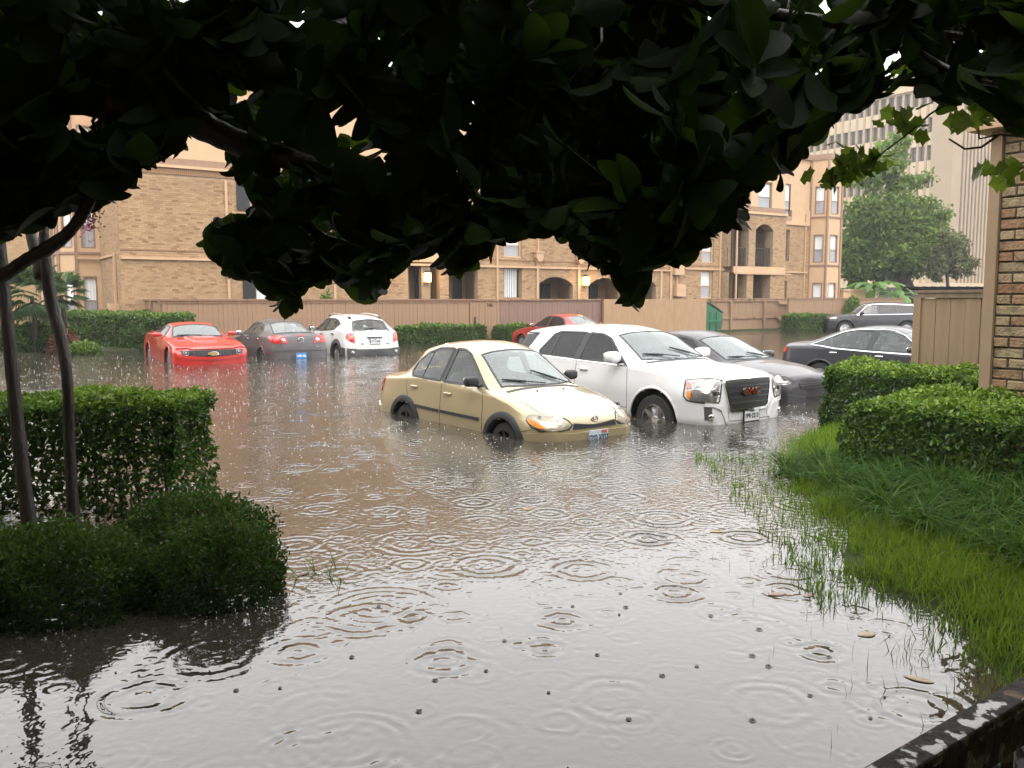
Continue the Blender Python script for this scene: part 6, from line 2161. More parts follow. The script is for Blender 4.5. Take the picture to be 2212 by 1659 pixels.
c.patch('plate_recess', c.front_pts([(-.32, .54), (-.32, .36), (.32, .36), (.32, .54)], True), m_greyplastic, off=.0, thick=.004, step=.06)
c.plate(.0, .455, 'HFB 486', None, rear=True, face=m_plateblue, ink=m_plate, frame=False)
c.patch('rear_reflector', [(4.20, .82, .52), (4.08, .86, .52), (4.08, .86, .56), (4.20, .82, .56)], m_red, off=.002, thick=.008, both=True, step=.05)
c.mirror(1.55, 1.0, c.m, (.07, .11, .075), .13)
c.handles([(2.30, .88), (3.22, .905)], m_chrome)
c.sign('model_letters', 'MAZDA3', .045, -.55, .70, m_chrome, rear=True, ext=.003)
MB().tube([(c.X(3.1), 0, 1.41), (c.X(3.3), 0, 1.60), (c.X(3.5), 0, 1.80)], [.012, .006, .003], 6).build('aerial', m_plastic, c.root)
c.seats((2.35, 3.1), zc=.60)

# ---- white hatchback seen from behind
p = dict(L=4.365, W=1.775, H=1.545, WB=2.60, of=.88, wr=.32, cowl=1.0, cowl_z=1.0, ws_top=1.80, roof_f=1.455, peak=2.45, rg_top=3.80, roof_r=1.44, deck=4.18, deck_z=1.06, tail_z=1.02, tail_drop=.40, nose_z=.76,
         roof_y=.54, belt_f=.97, belt_r=1.08, mid_z=.62, hood_y=.64, deck_y=.68, tipr=.84, rr=.26, bow=.07)
vb = Car('parked_car', 'white hatchback seen from behind with grey lower cladding and roof rails', 'car', p, paint('white_hatch_paint', (0.72, 0.72, 0.71), 0.0, 0.35), (-5.30, 27.72), 123, .335)
c = vb
c.cut_top([(1.03, 0), (1.16, .60), (1.78, .50), (1.76, 0)], 1)
c.cut_top([(3.86, 0), (3.86, .50), (4.12, .585), (4.145, 0)], 2)
FWN = [(1.38, 1.0), (1.88, 1.345), (2.05, 1.395), (2.30, 1.41), (2.33, 1.03)]
RWN = [(2.41, 1.035), (2.39, 1.41), (2.75, 1.405), (3.05, 1.36), (3.42, 1.24), (3.20, 1.085)]
for P, l in ((FWN, 3), (RWN, 5)):
    c.cut_side(P, l, lo=c.SIDE0, hi=c.SIDE1)
c.wheels(arch_r=.385)
c.emit({1: ('windscreen', m_wind), 2: ('rear_window', m_glass), **{k: ('side_window', m_glass) for k in range(3, 7)}})
c.add_wheels('alloy', 5, flare=m_greyplastic, flare_w=.11)
for P in (FWN, RWN):
    c.ribbon('window_trim', c.side_pts(P), m_plastic, w=.037, off=.008, both=True, closed=True)
c.ribbon('pillar_trim', c.side_pts([(2.37, 1.03), (2.35, 1.41)]), m_plastic, w=.085, off=.004, both=True)
c.ribbon('pillar_trim', c.side_pts([(2.98, 1.07), (2.96, 1.37)]), m_plastic, w=.05, off=.006, both=True)
c.ribbon('rear_window_trim', c.top_pts([(3.86, 0), (3.86, .50), (4.0, .54), (4.12, .585), (4.145, 0), (4.12, -.585), (4.0, -.54), (3.86, -.50)]), m_greyplastic, w=.07, off=.005, closed=True)
seam(c, c.side_pts([(1.34, .97), (1.32, .3)]))
seam(c, c.side_pts([(2.38, 1.01), (2.38, .3)]))
seam(c, c.side_pts([(3.20, 1.06), (3.22, .9), (3.05, .68)]))
TL = c.front_pts([(-.80, 1.0), (-.83, .86), (-.78, .76), (-.62, .70), (-.60, .99)], True)
c.patch('tail_light', TL, m_red, off=.002, thick=.016, both=True, step=.05)
c.patch('indicator_lens', c.front_pts([(-.80, .90), (-.80, .83), (-.615, .82), (-.61, .90)], True), mat('amber_red_lens', (.6, .12, .03), .2, coat=.8), off=.016, thick=.004, both=True, step=.05)
RB = c.front_pts([(-.84, .56), (-.62, .545), (-.5, .525), (0, .52), (.5, .525), (.62, .545), (.84, .56), (.84, .36), (.6, .345), (0, .34), (-.6, .345), (-.84, .36)], True)
c.patch('bumper', RB, m_greyplastic, off=.003, thick=.035, step=.06)
c.patch('bumper_end', [(4.14, .80, .56), (3.98, .87, .58), (3.86, .885, .58), (3.86, .885, .34), (4.0, .87, .34), (4.14, .80, .34)], m_greyplastic, off=.003, thick=.03, both=True, step=.05)
for sg in (1, -1):
    M = c.badge(.70 * sg, .43, True, .04)
    MB().lathe([(.055, -.02), (.055, .01), (.03, .02), (0, .022)], 18, M).build('fog_lamp', m_lensold if False else m_refl, c.root, smooth=True)
c.patch('tailgate_handle', c.front_pts([(-.24, .885), (-.24, .845), (.24, .845), (.24, .885)], True), m_greyplastic, off=.004, thick=.03, step=.04)
c.plate(.0, .755, 'KTY-5249', 'TEXAS', rear=True)
c.sign('model_letters', 'VIBE', .05, .40, .68, m_refdark, rear=True, ext=.003)
MB().obox(c.badge(-.43, .67, True, .008), .05, .012, .004).build('model_badge', m_refdark, c.root)
q = [c.near((c.X(4.13 - .02 * k), .25 - .16 * k, 1.10), .02)[0] for k in range(4)]
MB().tube(q, [.012, .02, .018, .008], 6).build('wiper', m_plastic, c.root)
c.handles([(2.20, .92), (3.14, .95)], m_plastic)
for sg in (1, -1):
    pts = [c.near((c.X(d), .51 * sg, c.H), .06)[0] for d in (2.1, 2.4, 2.8, 3.2, 3.5)]
    o = MB().tube(pts, .02, 8).build('roof_rail', mat('silver_rail', (.6, .6, .6), .35, .6), c.root, smooth=True)
    for d in (2.0, 3.62):
        q = c.near((c.X(d), .51 * sg, c.H), .02)[0]
        MB().blob(q, (.11, .03, .055), 2.4, 12, 8).build('rail_foot', m_greyplastic, o, smooth=True)
c.mirror(1.48, 1.05, m_plastic, (.07, .10, .075), .12)
c.seats((2.25, 3.0), zc=.65)

# ---- red car behind the white sport utility
p = dict(L=4.55, W=1.80, H=1.46, WB=2.65, of=.92, wr=.32, cowl=1.15, cowl_z=.98, ws_top=2.0, roof_f=1.38, peak=2.5, rg_top=3.2, roof_r=1.40, deck=4.0, deck_z=1.06, tail_z=1.04, nose_z=.76,
         roof_y=.54, belt_f=.92, belt_r=1.0, hood_y=.66)
rd = Car('parked_car', 'dark red sedan mostly hidden behind the roof of the white sport utility car', 'car', p, paint('deep_red_paint', (0.38, 0.018, 0.015), 0.2, 0.35), (1.85, 32.4), 124, .32)
c = rd
c.cut_top([(1.18, 0), (1.30, .62), (1.98, .50), (1.96, 0)], 1)
c.cut_top([(3.26, 0), (3.26, .47), (3.92, .55), (3.95, 0)], 2)
FWN = [(1.50, .96), (2.06, 1.30), (2.22, 1.345), (2.46, 1.355), (2.48, .98)]
RWN = [(2.55, .985), (2.53, 1.355), (2.9, 1.345), (3.2, 1.27), (3.45, 1.10), (3.35, 1.01)]
for P, l in ((FWN, 3), (RWN, 5)):
    c.cut_side(P, l, lo=c.SIDE0, hi=c.SIDE1)
c.wheels(arch_r=.38)
c.emit({1: ('windscreen', m_wind), 2: ('rear_window', m_wind), **{k: ('side_window', m_tint) for k in range(3, 7)}})
c.add_wheels('alloy', 5)
for P in (FWN, RWN):
    c.ribbon('window_trim', c.side_pts(P), m_plastic, w=.037, off=.008, both=True, closed=True)
c.mirror(1.58, 1.0, c.m)
c.handles([(2.34, .88), (3.3, .9)], c.m)
c.patch('tail_light', c.front_pts([(-.80, .96), (-.80, .82), (-.45, .80), (-.45, .94)], True), m_red, off=.002, thick=.012, both=True, step=.06)
MB().tube([(c.X(3.1), 0, 1.41), (c.X(3.28), 0, 1.62)], [.01, .004], 6).build('aerial', m_plastic, c.root)
c.seats((2.4, 3.15), zc=.6)
# ------------------------------------------------------------------ foliage helpers
def unit(a):
    return a / np.maximum(np.linalg.norm(a, axis=-1, keepdims=True), 1e-9)
def leaf_arrays(C, D, Nn, size, width, fold=0.25, kind='small'):
    """C base points, D leaf directions, Nn face normals; returns V, F"""
    n = len(C)
    D = unit(D)
    S = unit(np.cross(D, Nn))
    U = np.cross(S, D)
    size = np.broadcast_to(size, (n,))[:, None]
    width = np.broadcast_to(width, (n,))[:, None]
    if kind == 'small':
        e1, e2, up1 = C + D * size * .28, C + D * size * .68, U * width * fold
        V = np.stack([C, e1 + S * width * .46 + up1, e2 + S * width * .42 + up1, C + D * size - U * size * .08, e2 - S * width * .42 + up1, e1 - S * width * .46 + up1], 1)
        F = np.array([(0, 1, 2, 3), (0, 3, 4, 5)])
    else:
        ts = [(0, .06), (.12, .36), (.28, .74), (.48, .97), (.66, 1.0), (.82, .82), (.94, .46), (1.0, .05)]
        rows_ = []
        for t, w in ts:
            droop = -U * size * .22 * t * t
            mid = C + D * size * t + droop
            rows_ += [mid - S * width * .5 * w + U * width * fold * w, mid, mid + S * width * .5 * w + U * width * fold * w]
        V = np.stack(rows_, 1)
        F = []
        for i in range(7):
            a = i * 3
            F += [(a, a + 1, a + 4, a + 3), (a + 1, a + 2, a + 5, a + 4)]
        F = np.array(F)
    k = V.shape[1]
    Fa = (F[None] + (np.arange(n) * k)[:, None, None]).reshape(-1, F.shape[1])
    return V.reshape(-1, 3), Fa, k
def rnd_unit(n):
    return unit(rng.normal(size=(n, 3)))
def leaves_obj(name, parent, C, D, Nn, size, width, m, lv, fold=.25, kind='small', smooth=False):
    V, F, k = leaf_arrays(C, D, Nn, size, width, fold, kind)
    o = link(name, np_mesh(name, V, F, m, {'lv': np.repeat(lv, k)}, smooth=smooth), parent)
    o['kind'] = 'stuff'
    return o

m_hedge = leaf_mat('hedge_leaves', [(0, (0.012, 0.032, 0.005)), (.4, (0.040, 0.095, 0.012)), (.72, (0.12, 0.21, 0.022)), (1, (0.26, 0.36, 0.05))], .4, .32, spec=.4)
m_box = leaf_mat('box_leaves', [(0, (0.006, 0.016, 0.003)), (.6, (0.018, 0.050, 0.008)), (1, (0.06, 0.115, 0.02))], .5, .22, spec=.2)
m_farhedge = leaf_mat('far_hedge_leaves', [(0, (0.02, 0.045, 0.008)), (.5, (0.06, 0.12, 0.018)), (1, (0.19, 0.28, 0.05))], .4, .25)
m_bark = mat('wet_bark', (0.017, 0.011, 0.007), .55, var=.4, vscale=14, bump=.8, bscale=30, stretch=(1, 1, .2))
m_twig = mat('hedge_twig', (0.05, 0.038, 0.026), .7, var=.3)
m_blackbark = mat('dark_wet_bark', (0.014, 0.012, 0.010), .38, var=.4, vscale=18, bump=.7, bscale=26)

def hedge(name, label, loc, rz, lx, ly, z0, z1, n, leaf, m, sparse=0.0, stems=10, group=None, round_=.10, top_light=.35, cat='hedge'):
    """clipped hedge: a rounded box of leaves around branching stems; local box x 0..lx, y 0..ly"""
    t = thing(name, label, cat, (*loc, 0), rz, group)
    hz = z1 - z0
    areas = np.array([lx * ly, lx * hz, lx * hz, ly * hz, ly * hz])
    pick = rng.choice(5, size=n, p=areas / areas.sum())
    a, b = rng.random(n), rng.random(n)
    P = np.zeros((n, 3))
    Nn = np.zeros((n, 3))
    for k in range(5):
        s = pick == k
        if k == 0:
            P[s] = np.stack([a[s] * lx, b[s] * ly, np.full(s.sum(), z1)], -1); Nn[s] = (0, 0, 1)
        elif k in (1, 2):
            P[s] = np.stack([a[s] * lx, np.full(s.sum(), 0 if k == 1 else ly), z0 + b[s] * hz], -1); Nn[s] = (0, -1 if k == 1 else 1, 0)
        else:
            P[s] = np.stack([np.full(s.sum(), 0 if k == 3 else lx), a[s] * ly, z0 + b[s] * hz], -1); Nn[s] = (-1 if k == 3 else 1, 0, 0)
    # soften the clipped edges
    q = P.copy()
    lo = np.array([round_, round_, z0 - 1]); hi = np.array([lx - round_, ly - round_, z1 - round_])
    core = np.clip(P, lo, hi)
    dv = P - core
    L = np.linalg.norm(dv, axis=1, keepdims=True)
    sc = np.where(L > round_, round_ / np.maximum(L, 1e-6), 1.0)
    P = core + dv * sc
    Nn = np.where(L > 1e-4, unit(dv), Nn)
    lump = .035 * np.sin(P[:, :1] * 5.1 + P[:, 1:2] * 3.7) + .03 * np.sin(P[:, 2:] * 7.3 + P[:, :1] * 2.1) + .02 * np.sin(P[:, 1:2] * 13 + P[:, 2:] * 11)
    depth = rng.exponential(.055, (n, 1))
    P = P + Nn * (lump - depth + .02)
    keep = np.ones(n, bool)
    if sparse:
        rel = (P[:, 2] - z0) / hz
        nsx = np.sin(P[:, 0] * 4.3) * np.sin(P[:, 2] * 6.1 + P[:, 0] * 2) + .5 * np.sin(P[:, 0] * 11 + P[:, 2] * 9)
        pr = np.clip(1 - sparse * (1 - rel) * 1.3 - .35 * sparse * (nsx > .1) * (rel < .75), .06, 1)
        keep = rng.random(n) < pr
    P, Nn = P[keep], Nn[keep]
    n = len(P)
    face = unit(Nn + .75 * rng.normal(size=(n, 3)) + np.array([0, 0, .45]))
    D = unit(np.cross(face, rnd_unit(n)) + .35 * Nn)
    lv = np.clip(.32 + top_light * np.clip((P[:, 2] - z1 + .12) / .12, 0, 1) * (Nn[:, 2] > .3) + .18 * rng.normal(size=n), 0, 1)  # top leaves paler: yellow-green young growth
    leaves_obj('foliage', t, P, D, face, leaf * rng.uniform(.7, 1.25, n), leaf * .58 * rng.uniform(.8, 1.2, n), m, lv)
    for k in range(stems):
        x, y = random.uniform(.12, lx - .12), random.uniform(.25 * ly, .75 * ly)
        mb = MB()
        pts = [(x, y, z0 - .25), (x + random.uniform(-.05, .05), y, z0 + hz * .3), (x + random.uniform(-.12, .12), y + random.uniform(-.08, .08), z0 + hz * .62), (x + random.uniform(-.2, .2), y + random.uniform(-.1, .1), z0 + hz * .9)]
        mb.tube(pts, [.016, .014, .010, .004], 6)
        for j in range(3):
            b0 = Vector(pts[1]).lerp(Vector(pts[2]), random.random())
            e = b0 + Vector((random.uniform(-.3, .3), random.uniform(-.15, .15), random.uniform(.15, .4) * hz))
            mb.tube([b0, b0.lerp(e, .5) + Vector((0, 0, -.03)), e], [.009, .007, .003], 5)
        mb.build('stem', m_twig, t)
    return t

# ---- hedges
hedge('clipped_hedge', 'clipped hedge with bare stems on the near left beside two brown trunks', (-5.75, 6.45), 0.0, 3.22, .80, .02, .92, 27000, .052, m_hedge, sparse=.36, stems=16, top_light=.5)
h1 = hedge('clipped_hedge', 'thick clipped hedge in front of the near brick wall', (3.28, 8.45), LOT, 1.5, -4.0, -.02, .72, 10, .05, m_hedge, stems=0) if False else None
def lot_hedge(name, label, x, y, lx, ly, z0, z1, n, leaf, m, **kw):
    """box from corner (x, y): lx along the fence direction, ly towards the viewer"""
    ox, oy = x + FY * ly, y - FX * ly
    return hedge(name, label, (ox, oy), LOT, lx, ly, z0, z1, n, leaf, m, **kw)
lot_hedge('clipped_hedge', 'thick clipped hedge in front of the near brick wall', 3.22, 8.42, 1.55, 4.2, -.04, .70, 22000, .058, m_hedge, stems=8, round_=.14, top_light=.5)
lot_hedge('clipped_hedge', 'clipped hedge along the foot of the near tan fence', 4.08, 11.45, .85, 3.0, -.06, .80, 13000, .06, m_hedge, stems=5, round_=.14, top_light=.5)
hedge('clipped_hedge', 'long clipped hedge to the left of the red coupe', (-10.41, 28.38), math.atan2(.6, -.8), 8.2, 1.1, -.1, 1.16, 15000, .11, m_farhedge, stems=4, round_=.15, top_light=.35)
f0, f1 = fb(862, 29.6), fb(1042, 29.6)
x, y = lot(f0, 30.2)
lot_hedge('clipped_hedge', 'low clipped hedge at the foot of the fence right of the white hatchback', x, y, f1 - f0, .95, -.1, .62, 7000, .10, m_farhedge, stems=4)
f0, f1 = fb(1080, 29.6), fb(1135, 29.6)
x, y = lot(f0, 30.2)
lot_hedge('clipped_hedge', 'short clipped hedge at the fence by the dark red car', x, y, f1 - f0, .95, -.1, .60, 3000, .10, m_farhedge, stems=3)
f0, f1 = fb(1716, 29.4), fb(1800, 29.4)
x, y = lot(f0, 30.2)
lot_hedge('clipped_hedge', 'low clipped hedge against the tan fence by the dark sport utility car', x, y, f1 - f0, 1.0, -.1, .82, 5000, .12, m_farhedge, stems=3)

# ---- low mounded shrubs on the near left
def mound(label, c, r, n, leaf, m, z=0.0, name='low_shrub', group=None, twigs=6, tl=.4):
    t = thing(name, label, 'shrub', (c[0], c[1], 0), 0, group)
    d = rnd_unit(n)
    d[:, 2] = np.abs(d[:, 2]) * 1.0 - .12
    lump = 1 + .10 * np.sin(d[:, 0] * 9 + 1) * np.sin(d[:, 1] * 8) + .07 * np.sin(d[:, 2] * 14 + d[:, 0] * 11) + .05 * rng.normal(size=n)
    dep = 1 - np.minimum(rng.exponential(.11, n), .7)
    P = d * np.array(r) * (lump * dep)[:, None] + np.array([0, 0, z])
    keep = P[:, 2] > -.05
    P, d = P[keep], d[keep]
    n = len(P)
    face = unit(d + .8 * rng.normal(size=(n, 3)) + np.array([0, 0, .5]))
    D = unit(np.cross(face, rnd_unit(n)) + .6 * d + np.array([0, 0, .3]))
    lv = np.clip(.35 + tl * (d[:, 2] > .35) + .2 * rng.normal(size=n), 0, 1)  # upper leaves paler: leaf highlights put into the colour
    leaves_obj('foliage', t, P, D, face, leaf * rng.uniform(.7, 1.3, n), leaf * .55 * rng.uniform(.8, 1.2, n), m, lv)
    for k in range(twigs):
        a = random.uniform(0, 6.28)
        e = Vector((math.cos(a) * r[0] * random.uniform(.3, .8), math.sin(a) * r[1] * random.uniform(.3, .8), r[2] * random.uniform(.5, .9) + z))
        MB().tube([(0, 0, -.2), e * .5 + Vector((0, 0, .03)), e], [.014, .009, .003], 5).build('stem', m_twig, t)
    return t
G_ = 'low mounded shrubs on the near left'
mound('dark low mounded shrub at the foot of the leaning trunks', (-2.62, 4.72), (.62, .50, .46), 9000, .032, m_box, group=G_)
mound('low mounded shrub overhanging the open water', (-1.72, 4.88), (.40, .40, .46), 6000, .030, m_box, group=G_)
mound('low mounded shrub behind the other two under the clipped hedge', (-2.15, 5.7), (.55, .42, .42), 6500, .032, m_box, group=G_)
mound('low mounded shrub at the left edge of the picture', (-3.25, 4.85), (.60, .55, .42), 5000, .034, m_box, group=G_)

# ---- two leaning trunks (crape myrtle)
def path(L_):
    return [at(u, v, d) for u, v, d in L_]
cm_ = thing('crape_myrtle', 'brown crape myrtle with two bare leaning trunks and a sprig of pink blossom', 'tree', tuple(at(110, 1200, 5.75).xy) + (-.1,))
o_ = Vector(cm_.location)
def trunk(P, R, name, parent, m, seg=12, off=None):
    P = [p - (off or Vector()) for p in P]
    # smooth through the points
    pts, rr = [], []
    for i in range(len(P) - 1):
        p0, p1, p2, p3 = P[max(i - 1, 0)], P[i], P[i + 1], P[min(i + 2, len(P) - 1)]
        for k in range(5):
            t = k / 5
            pts.append(.5 * ((2 * p1) + (p2 - p0) * t + (2 * p0 - 5 * p1 + 4 * p2 - p3) * t * t + (3 * p1 - p0 - 3 * p2 + p3) * t ** 3))
            rr.append((R[i] * (1 - t) + R[i + 1] * t) * (1 + .05 * math.sin(i * 7 + k * 2.3)))
    pts.append(P[-1])
    rr.append(R[-1])
    return MB().tube(pts, rr, seg).build(name, m, parent, smooth=True)
trunk(path([(78, 1240, 5.6), (62, 1120, 5.65), (42, 960, 5.7), (26, 800, 5.75), (10, 640, 5.8), (-5, 470, 5.9), (-20, 300, 6.0), (-60, 100, 6.2)]), [.056, .048, .046, .043, .04, .037, .032, .03], 'trunk', cm_, m_bark, off=o_)
trunk(path([(162, 1190, 5.9), (156, 1080, 5.95), (150, 950, 6.0), (146, 830, 6.0), (134, 740, 6.05), (113, 660, 6.1), (100, 580, 6.1), (95, 500, 6.15), (104, 420, 6.2), (120, 330, 6.3), (150, 180, 6.4)]), [.046, .041, .039, .037, .041, .043, .04, .034, .03, .028, .025], 'trunk', cm_, m_bark, off=o_)
trunk(path([(88, 600, 6.1), (70, 520, 6.2), (52, 450, 6.3), (40, 330, 6.4)]), [.04, .036, .03, .024], 'trunk', cm_, m_bark, off=o_)
trunk(path([(104, 420, 6.2), (150, 400, 6.2), (185, 420, 6.2), (196, 470, 6.2)]), [.012, .008, .006, .003], 'twig', cm_, m_bark, off=o_)
m_pink = leaf_mat('pink_blossom', [(0, (.5, .16, .28)), (1, (.75, .35, .48))], .6, .3, (.8, .3, .5))
m_pod = leaf_mat('seed_pods', [(0, (.10, .05, .03)), (1, (.22, .12, .06))], .6, .1, (.2, .1, .05))
B = np.array([at(random.gauss(185, 10), random.gauss(478, 16), 6.2) - o_ for _ in range(70)])
leaves_obj('blossom', cm_, B, rnd_unit(70), rnd_unit(70), .02, .02, m_pink, rng.random(70))
B = np.array([at(random.gauss(203, 9), random.gauss(470, 18), 6.2) - o_ for _ in range(60)])
leaves_obj('seed_pods', cm_, B, rnd_unit(60), rnd_unit(60), .022, .016, m_pod, rng.random(60))

# unseen leaf layer added above the picture as its crown, to shade the bed
n = 11000
P = np.stack([rng.uniform(-8.5, .3, n), rng.uniform(.5, 6.6, n), rng.uniform(0, 1, n)], -1)
P[:, 2] = 2.55 + .42 * P[:, 1] + rng.uniform(0, 1.5, n)
P = P[P[:, 0] < -.2 - .15 * np.abs(P[:, 1] - 4.5)]
n = len(P)
leaves_obj('crown', cm_, P - np.array(o_), rnd_unit(n), unit(rng.normal(size=(n, 3)) * .5 + np.array([0, 0, 1.0])), .2, .13, m_box, rng.random(n))

# ---- magnolia overhead
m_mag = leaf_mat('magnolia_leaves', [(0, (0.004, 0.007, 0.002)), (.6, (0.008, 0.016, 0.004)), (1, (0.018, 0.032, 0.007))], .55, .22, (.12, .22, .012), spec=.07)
m_mag1 = leaf_mat('backlit_magnolia_leaf', [(0, (0.005, 0.010, 0.003)), (.6, (0.010, 0.020, 0.005)), (1, (0.022, 0.04, 0.009))], .55, .26, (.13, .24, .012), spec=.08, objrand=True)  # rim leaves brighter than the rest: backlight put into the colour
tb = Vector((-3.0, 2.75, -.36))
mag = thing('magnolia_tree', 'dark glossy magnolia whose limbs and big leaves arch over the flooded yard', 'tree', tuple(tb))
L1 = [(-330, 190, 2.85), (-150, 196, 2.88), (0, 202, 2.9), (150, 208, 2.92), (300, 236, 2.98), (400, 256, 3.0), (500, 302, 3.05), (600, 336, 3.1), (700, 366, 3.2), (800, 405, 3.3), (880, 430, 3.4), (990, 455, 3.5)]
trunk([tb, tb + Vector((-.05, 0, 1.2)), tb + Vector((.1, .05, 2.2)), at(-330, 190, 2.85)], [.17, .15, .12, .07], 'trunk', mag, m_blackbark, off=tb)
limbs = {
    'a': (L1, [.06, .058, .058, .058, .055, .052, .046, .04, .034, .028, .022, .012]),
    'b': ([(290, 232, 2.98), (360, 185, 2.95), (430, 130, 2.95), (520, 98, 3.0), (640, 85, 3.0), (740, 62, 3.05), (860, 10, 3.1), (1000, -80, 3.2)], [.05, .046, .044, .04, .038, .034, .03, .022]),
    'c': ([(520, 312, 3.06), (575, 385, 3.2), (630, 445, 3.3), (690, 508, 3.4), (760, 527, 3.5), (850, 525, 3.6)], [.028, .024, .021, .018, .015, .008]),
    'd': ([(860, 425, 3.38), (980, 470, 3.4), (1100, 480, 3.4), (1210, 458, 3.35), (1320, 405, 3.2), (1450, 320, 3.1), (1560, 240, 3.0), (1700, 120, 3.0)], [.02, .017, .015, .015, .014, .014, .014, .014]),
    'e': ([(-80, 625, 2.6), (0, 598, 2.6), (60, 560, 2.6), (100, 538, 2.62), (150, 500, 2.65), (190, 440, 2.7), (212, 360, 2.75), (220, 290, 2.8), (222, 236, 2.9)], [.02, .02, .019, .022, .018, .018, .016, .015, .014]),
    'f': ([(640, 85, 3.0), (820, 160, 3.3), (1000, 200, 3.6), (1120, 180, 3.8)], [.03, .022, .016, .008]),
    'g': ([(1000, -80, 3.2), (1300, -40, 3.0), (1600, 20, 2.9), (1900, 60, 2.8), (2110, 80, 2.7)], [.03, .026, .022, .016, .01]),
    'h': ([(1900, 60, 2.8), (2050, 150, 2.6), (2180, 190, 2.5)], [.012, .01, .006]),
}
limb_pts = []
for k, (P, R) in limbs.items():
    trunk(path(P), R, 'limb', mag, m_blackbark, off=tb)
    for a, b in zip(path(P), path(P)[1:]):
        limb_pts += [a.lerp(b, t / 4) for t in range(4)]
LP = np.array([tuple(p) for p in limb_pts])
EDGE = [(0, 512), (33, 516), (45, 490), (83, 492), (99, 468), (124, 463), (132, 440), (157, 459), (182, 446), (202, 455), (229, 434), (252, 424), (258, 400), (289, 420), (308, 397), (296, 368), (330, 356), (340, 338), (368, 316), (403, 322), (410, 280), (396, 258), (434, 268), (475, 298), (496, 318), (476, 352), (496, 374), (525, 370), (523, 390), (541, 405), (548, 438), (492, 452), (463, 453), (442, 483), (431, 508), (455, 527), (440, 556), (475, 564), (488, 594), (550, 597), (579, 595), (576, 628), (599, 655), (616, 671), (632, 657), (660, 638), (649, 612), (670, 594), (712, 594), (741, 603), (761, 627), (782, 616), (803, 643), (823, 620), (852, 606), (862, 592), (841, 572), (877, 557), (922, 545), (925, 521), (956, 508), (964, 537), (950, 562), (968, 586), (989, 575), (1001, 579), (1009, 558), (1030, 557), (1051, 537), (1075, 523), (1092, 503), (1117, 512), (1142, 504), (1154, 489), (1179, 488), (1195, 500), (1237, 512), (1253, 532), (1264, 554), (1282, 573), (1303, 554), (1318, 566), (1311, 587), (1336, 611), (1341, 645), (1365, 656), (1381, 645), (1397, 635), (1391, 616), (1407, 611), (1402, 580), (1418, 552), (1468, 565), (1476, 546), (1503, 553), (1508, 536), (1524, 518), (1540, 511), (1546, 492), (1565, 468), (1578, 468), (1594, 494), (1602, 478), (1614, 446), (1618, 400), (1635, 366), (1656, 361), (1689, 412), (1694, 436), (1713, 372), (1714, 343), (1710, 322), (1768, 322), (1780, 286), (1801, 266), (1852, 262), (1864, 224), (1883, 222), (1908, 182), (1914, 116), (1941, 90), (1966, 107), (1944, 135), (1912, 194), (1918, 242), (1968, 166), (1992, 150), (1994, 190), (2016, 222), (2020, 261), (2060, 244), (2100, 214), (2130, 240), (2160, 284), (2212, 286)]
MASK = [(-700, -3000), (-700, 520)] + EDGE + [(2900, 290), (2900, -3000)]
HOLES = [[(140, 240), (222, 240), (222, 288), (180, 292), (150, 280)], [(2016, 78), (2062, 52), (2108, 76), (2134, 70), (2128, 110), (2092, 138), (2078, 104), (2040, 92)], [(585, 0), (632, 0), (618, 12)], [(398, 128), (408, 138), (400, 142)],
         [(1140, 38), (1160, 36), (1158, 52)], [(1350, 188), (1366, 186), (1364, 200)], [(995, 268), (1030, 262), (1030, 285), (1000, 290)], [(960, 362), (990, 360), (986, 405), (962, 400)]]
def project(P):
    X, Y, Z = P[..., 0], P[..., 1], P[..., 2] - EYE
    yy = cp * Y - sp * Z
    zz = sp * Y + cp * Z
    return CX + FPX * X / yy, CY - FPX * zz / yy, yy
def whorls(n, box, dist):
    """clusters of leaves at twig ends; box in sight-line terms, dist in metres"""
    C, D, Nn = [], [], []
    for _ in range(n):
        u, v = random.uniform(*box[0]), random.uniform(*box[1])
        p = np.array(at(u, v, random.uniform(*dist)))
        add_whorl(p, C, D, Nn)
    return C, D, Nn
def add_whorl(p, C, D, Nn, ax=None, k=None):
    if ax is None:
        ax = unit(np.array([random.gauss(0, .5), random.gauss(.1, .5), random.gauss(-.15, .5)]))
    e1 = unit(np.cross(ax, np.array([.3, .2, .9])))
    e2 = np.cross(ax, e1)
    k = k or random.randint(6, 10)
    a0 = random.uniform(0, 6.28)
    for j in range(k):
        a = a0 + 6.283 * j / k + random.uniform(-.3, .3)
        sp_ = math.radians(random.uniform(25, 88))
        r = e1 * math.cos(a) + e2 * math.sin(a)
        d = ax * math.cos(sp_) + r * math.sin(sp_) + np.array([0, 0, -.18])
        nn = ax * math.sin(sp_) - r * math.cos(sp_) + rng.normal(size=3) * .25
        C.append(p - ax * .05 * random.random())
        D.append(d)
        Nn.append(nn)
C, D, Nn = [], [], []
for n, bu, bv, dd in ((540, (-250, 2400), (-160, 330), (2.7, 4.3)), (150, (380, 1650), (280, 640), (2.9, 4.4)), (70, (-150, 420), (200, 520), (2.6, 3.6)), (60, (420, 900), (380, 680), (3.4, 5.0)),
                      (70, (1350, 2000), (120, 520), (2.3, 3.2)), (45, (1880, 2300), (-50, 290), (2.1, 3.0)), (50, (1050, 1450), (430, 660), (3.0, 4.2))):
    for arr, new in zip((C, D, Nn), whorls(n, (bu, bv), dd)):
        arr += new
for i_, (eu, ev) in enumerate(EDGE):
    for r_ in range(2):
        p_ = np.array(at(eu + random.gauss(0, 14), ev - random.uniform(18, 75), random.uniform(2.7, 3.7) if not 420 < eu < 720 else random.uniform(3.3, 4.6)))
        add_whorl(p_, C, D, Nn, ax=unit(np.array([random.gauss(0, .4), random.gauss(0, .4), -1.0])))
C, D, Nn = np.array(C), unit(np.array(D)), np.array(Nn)
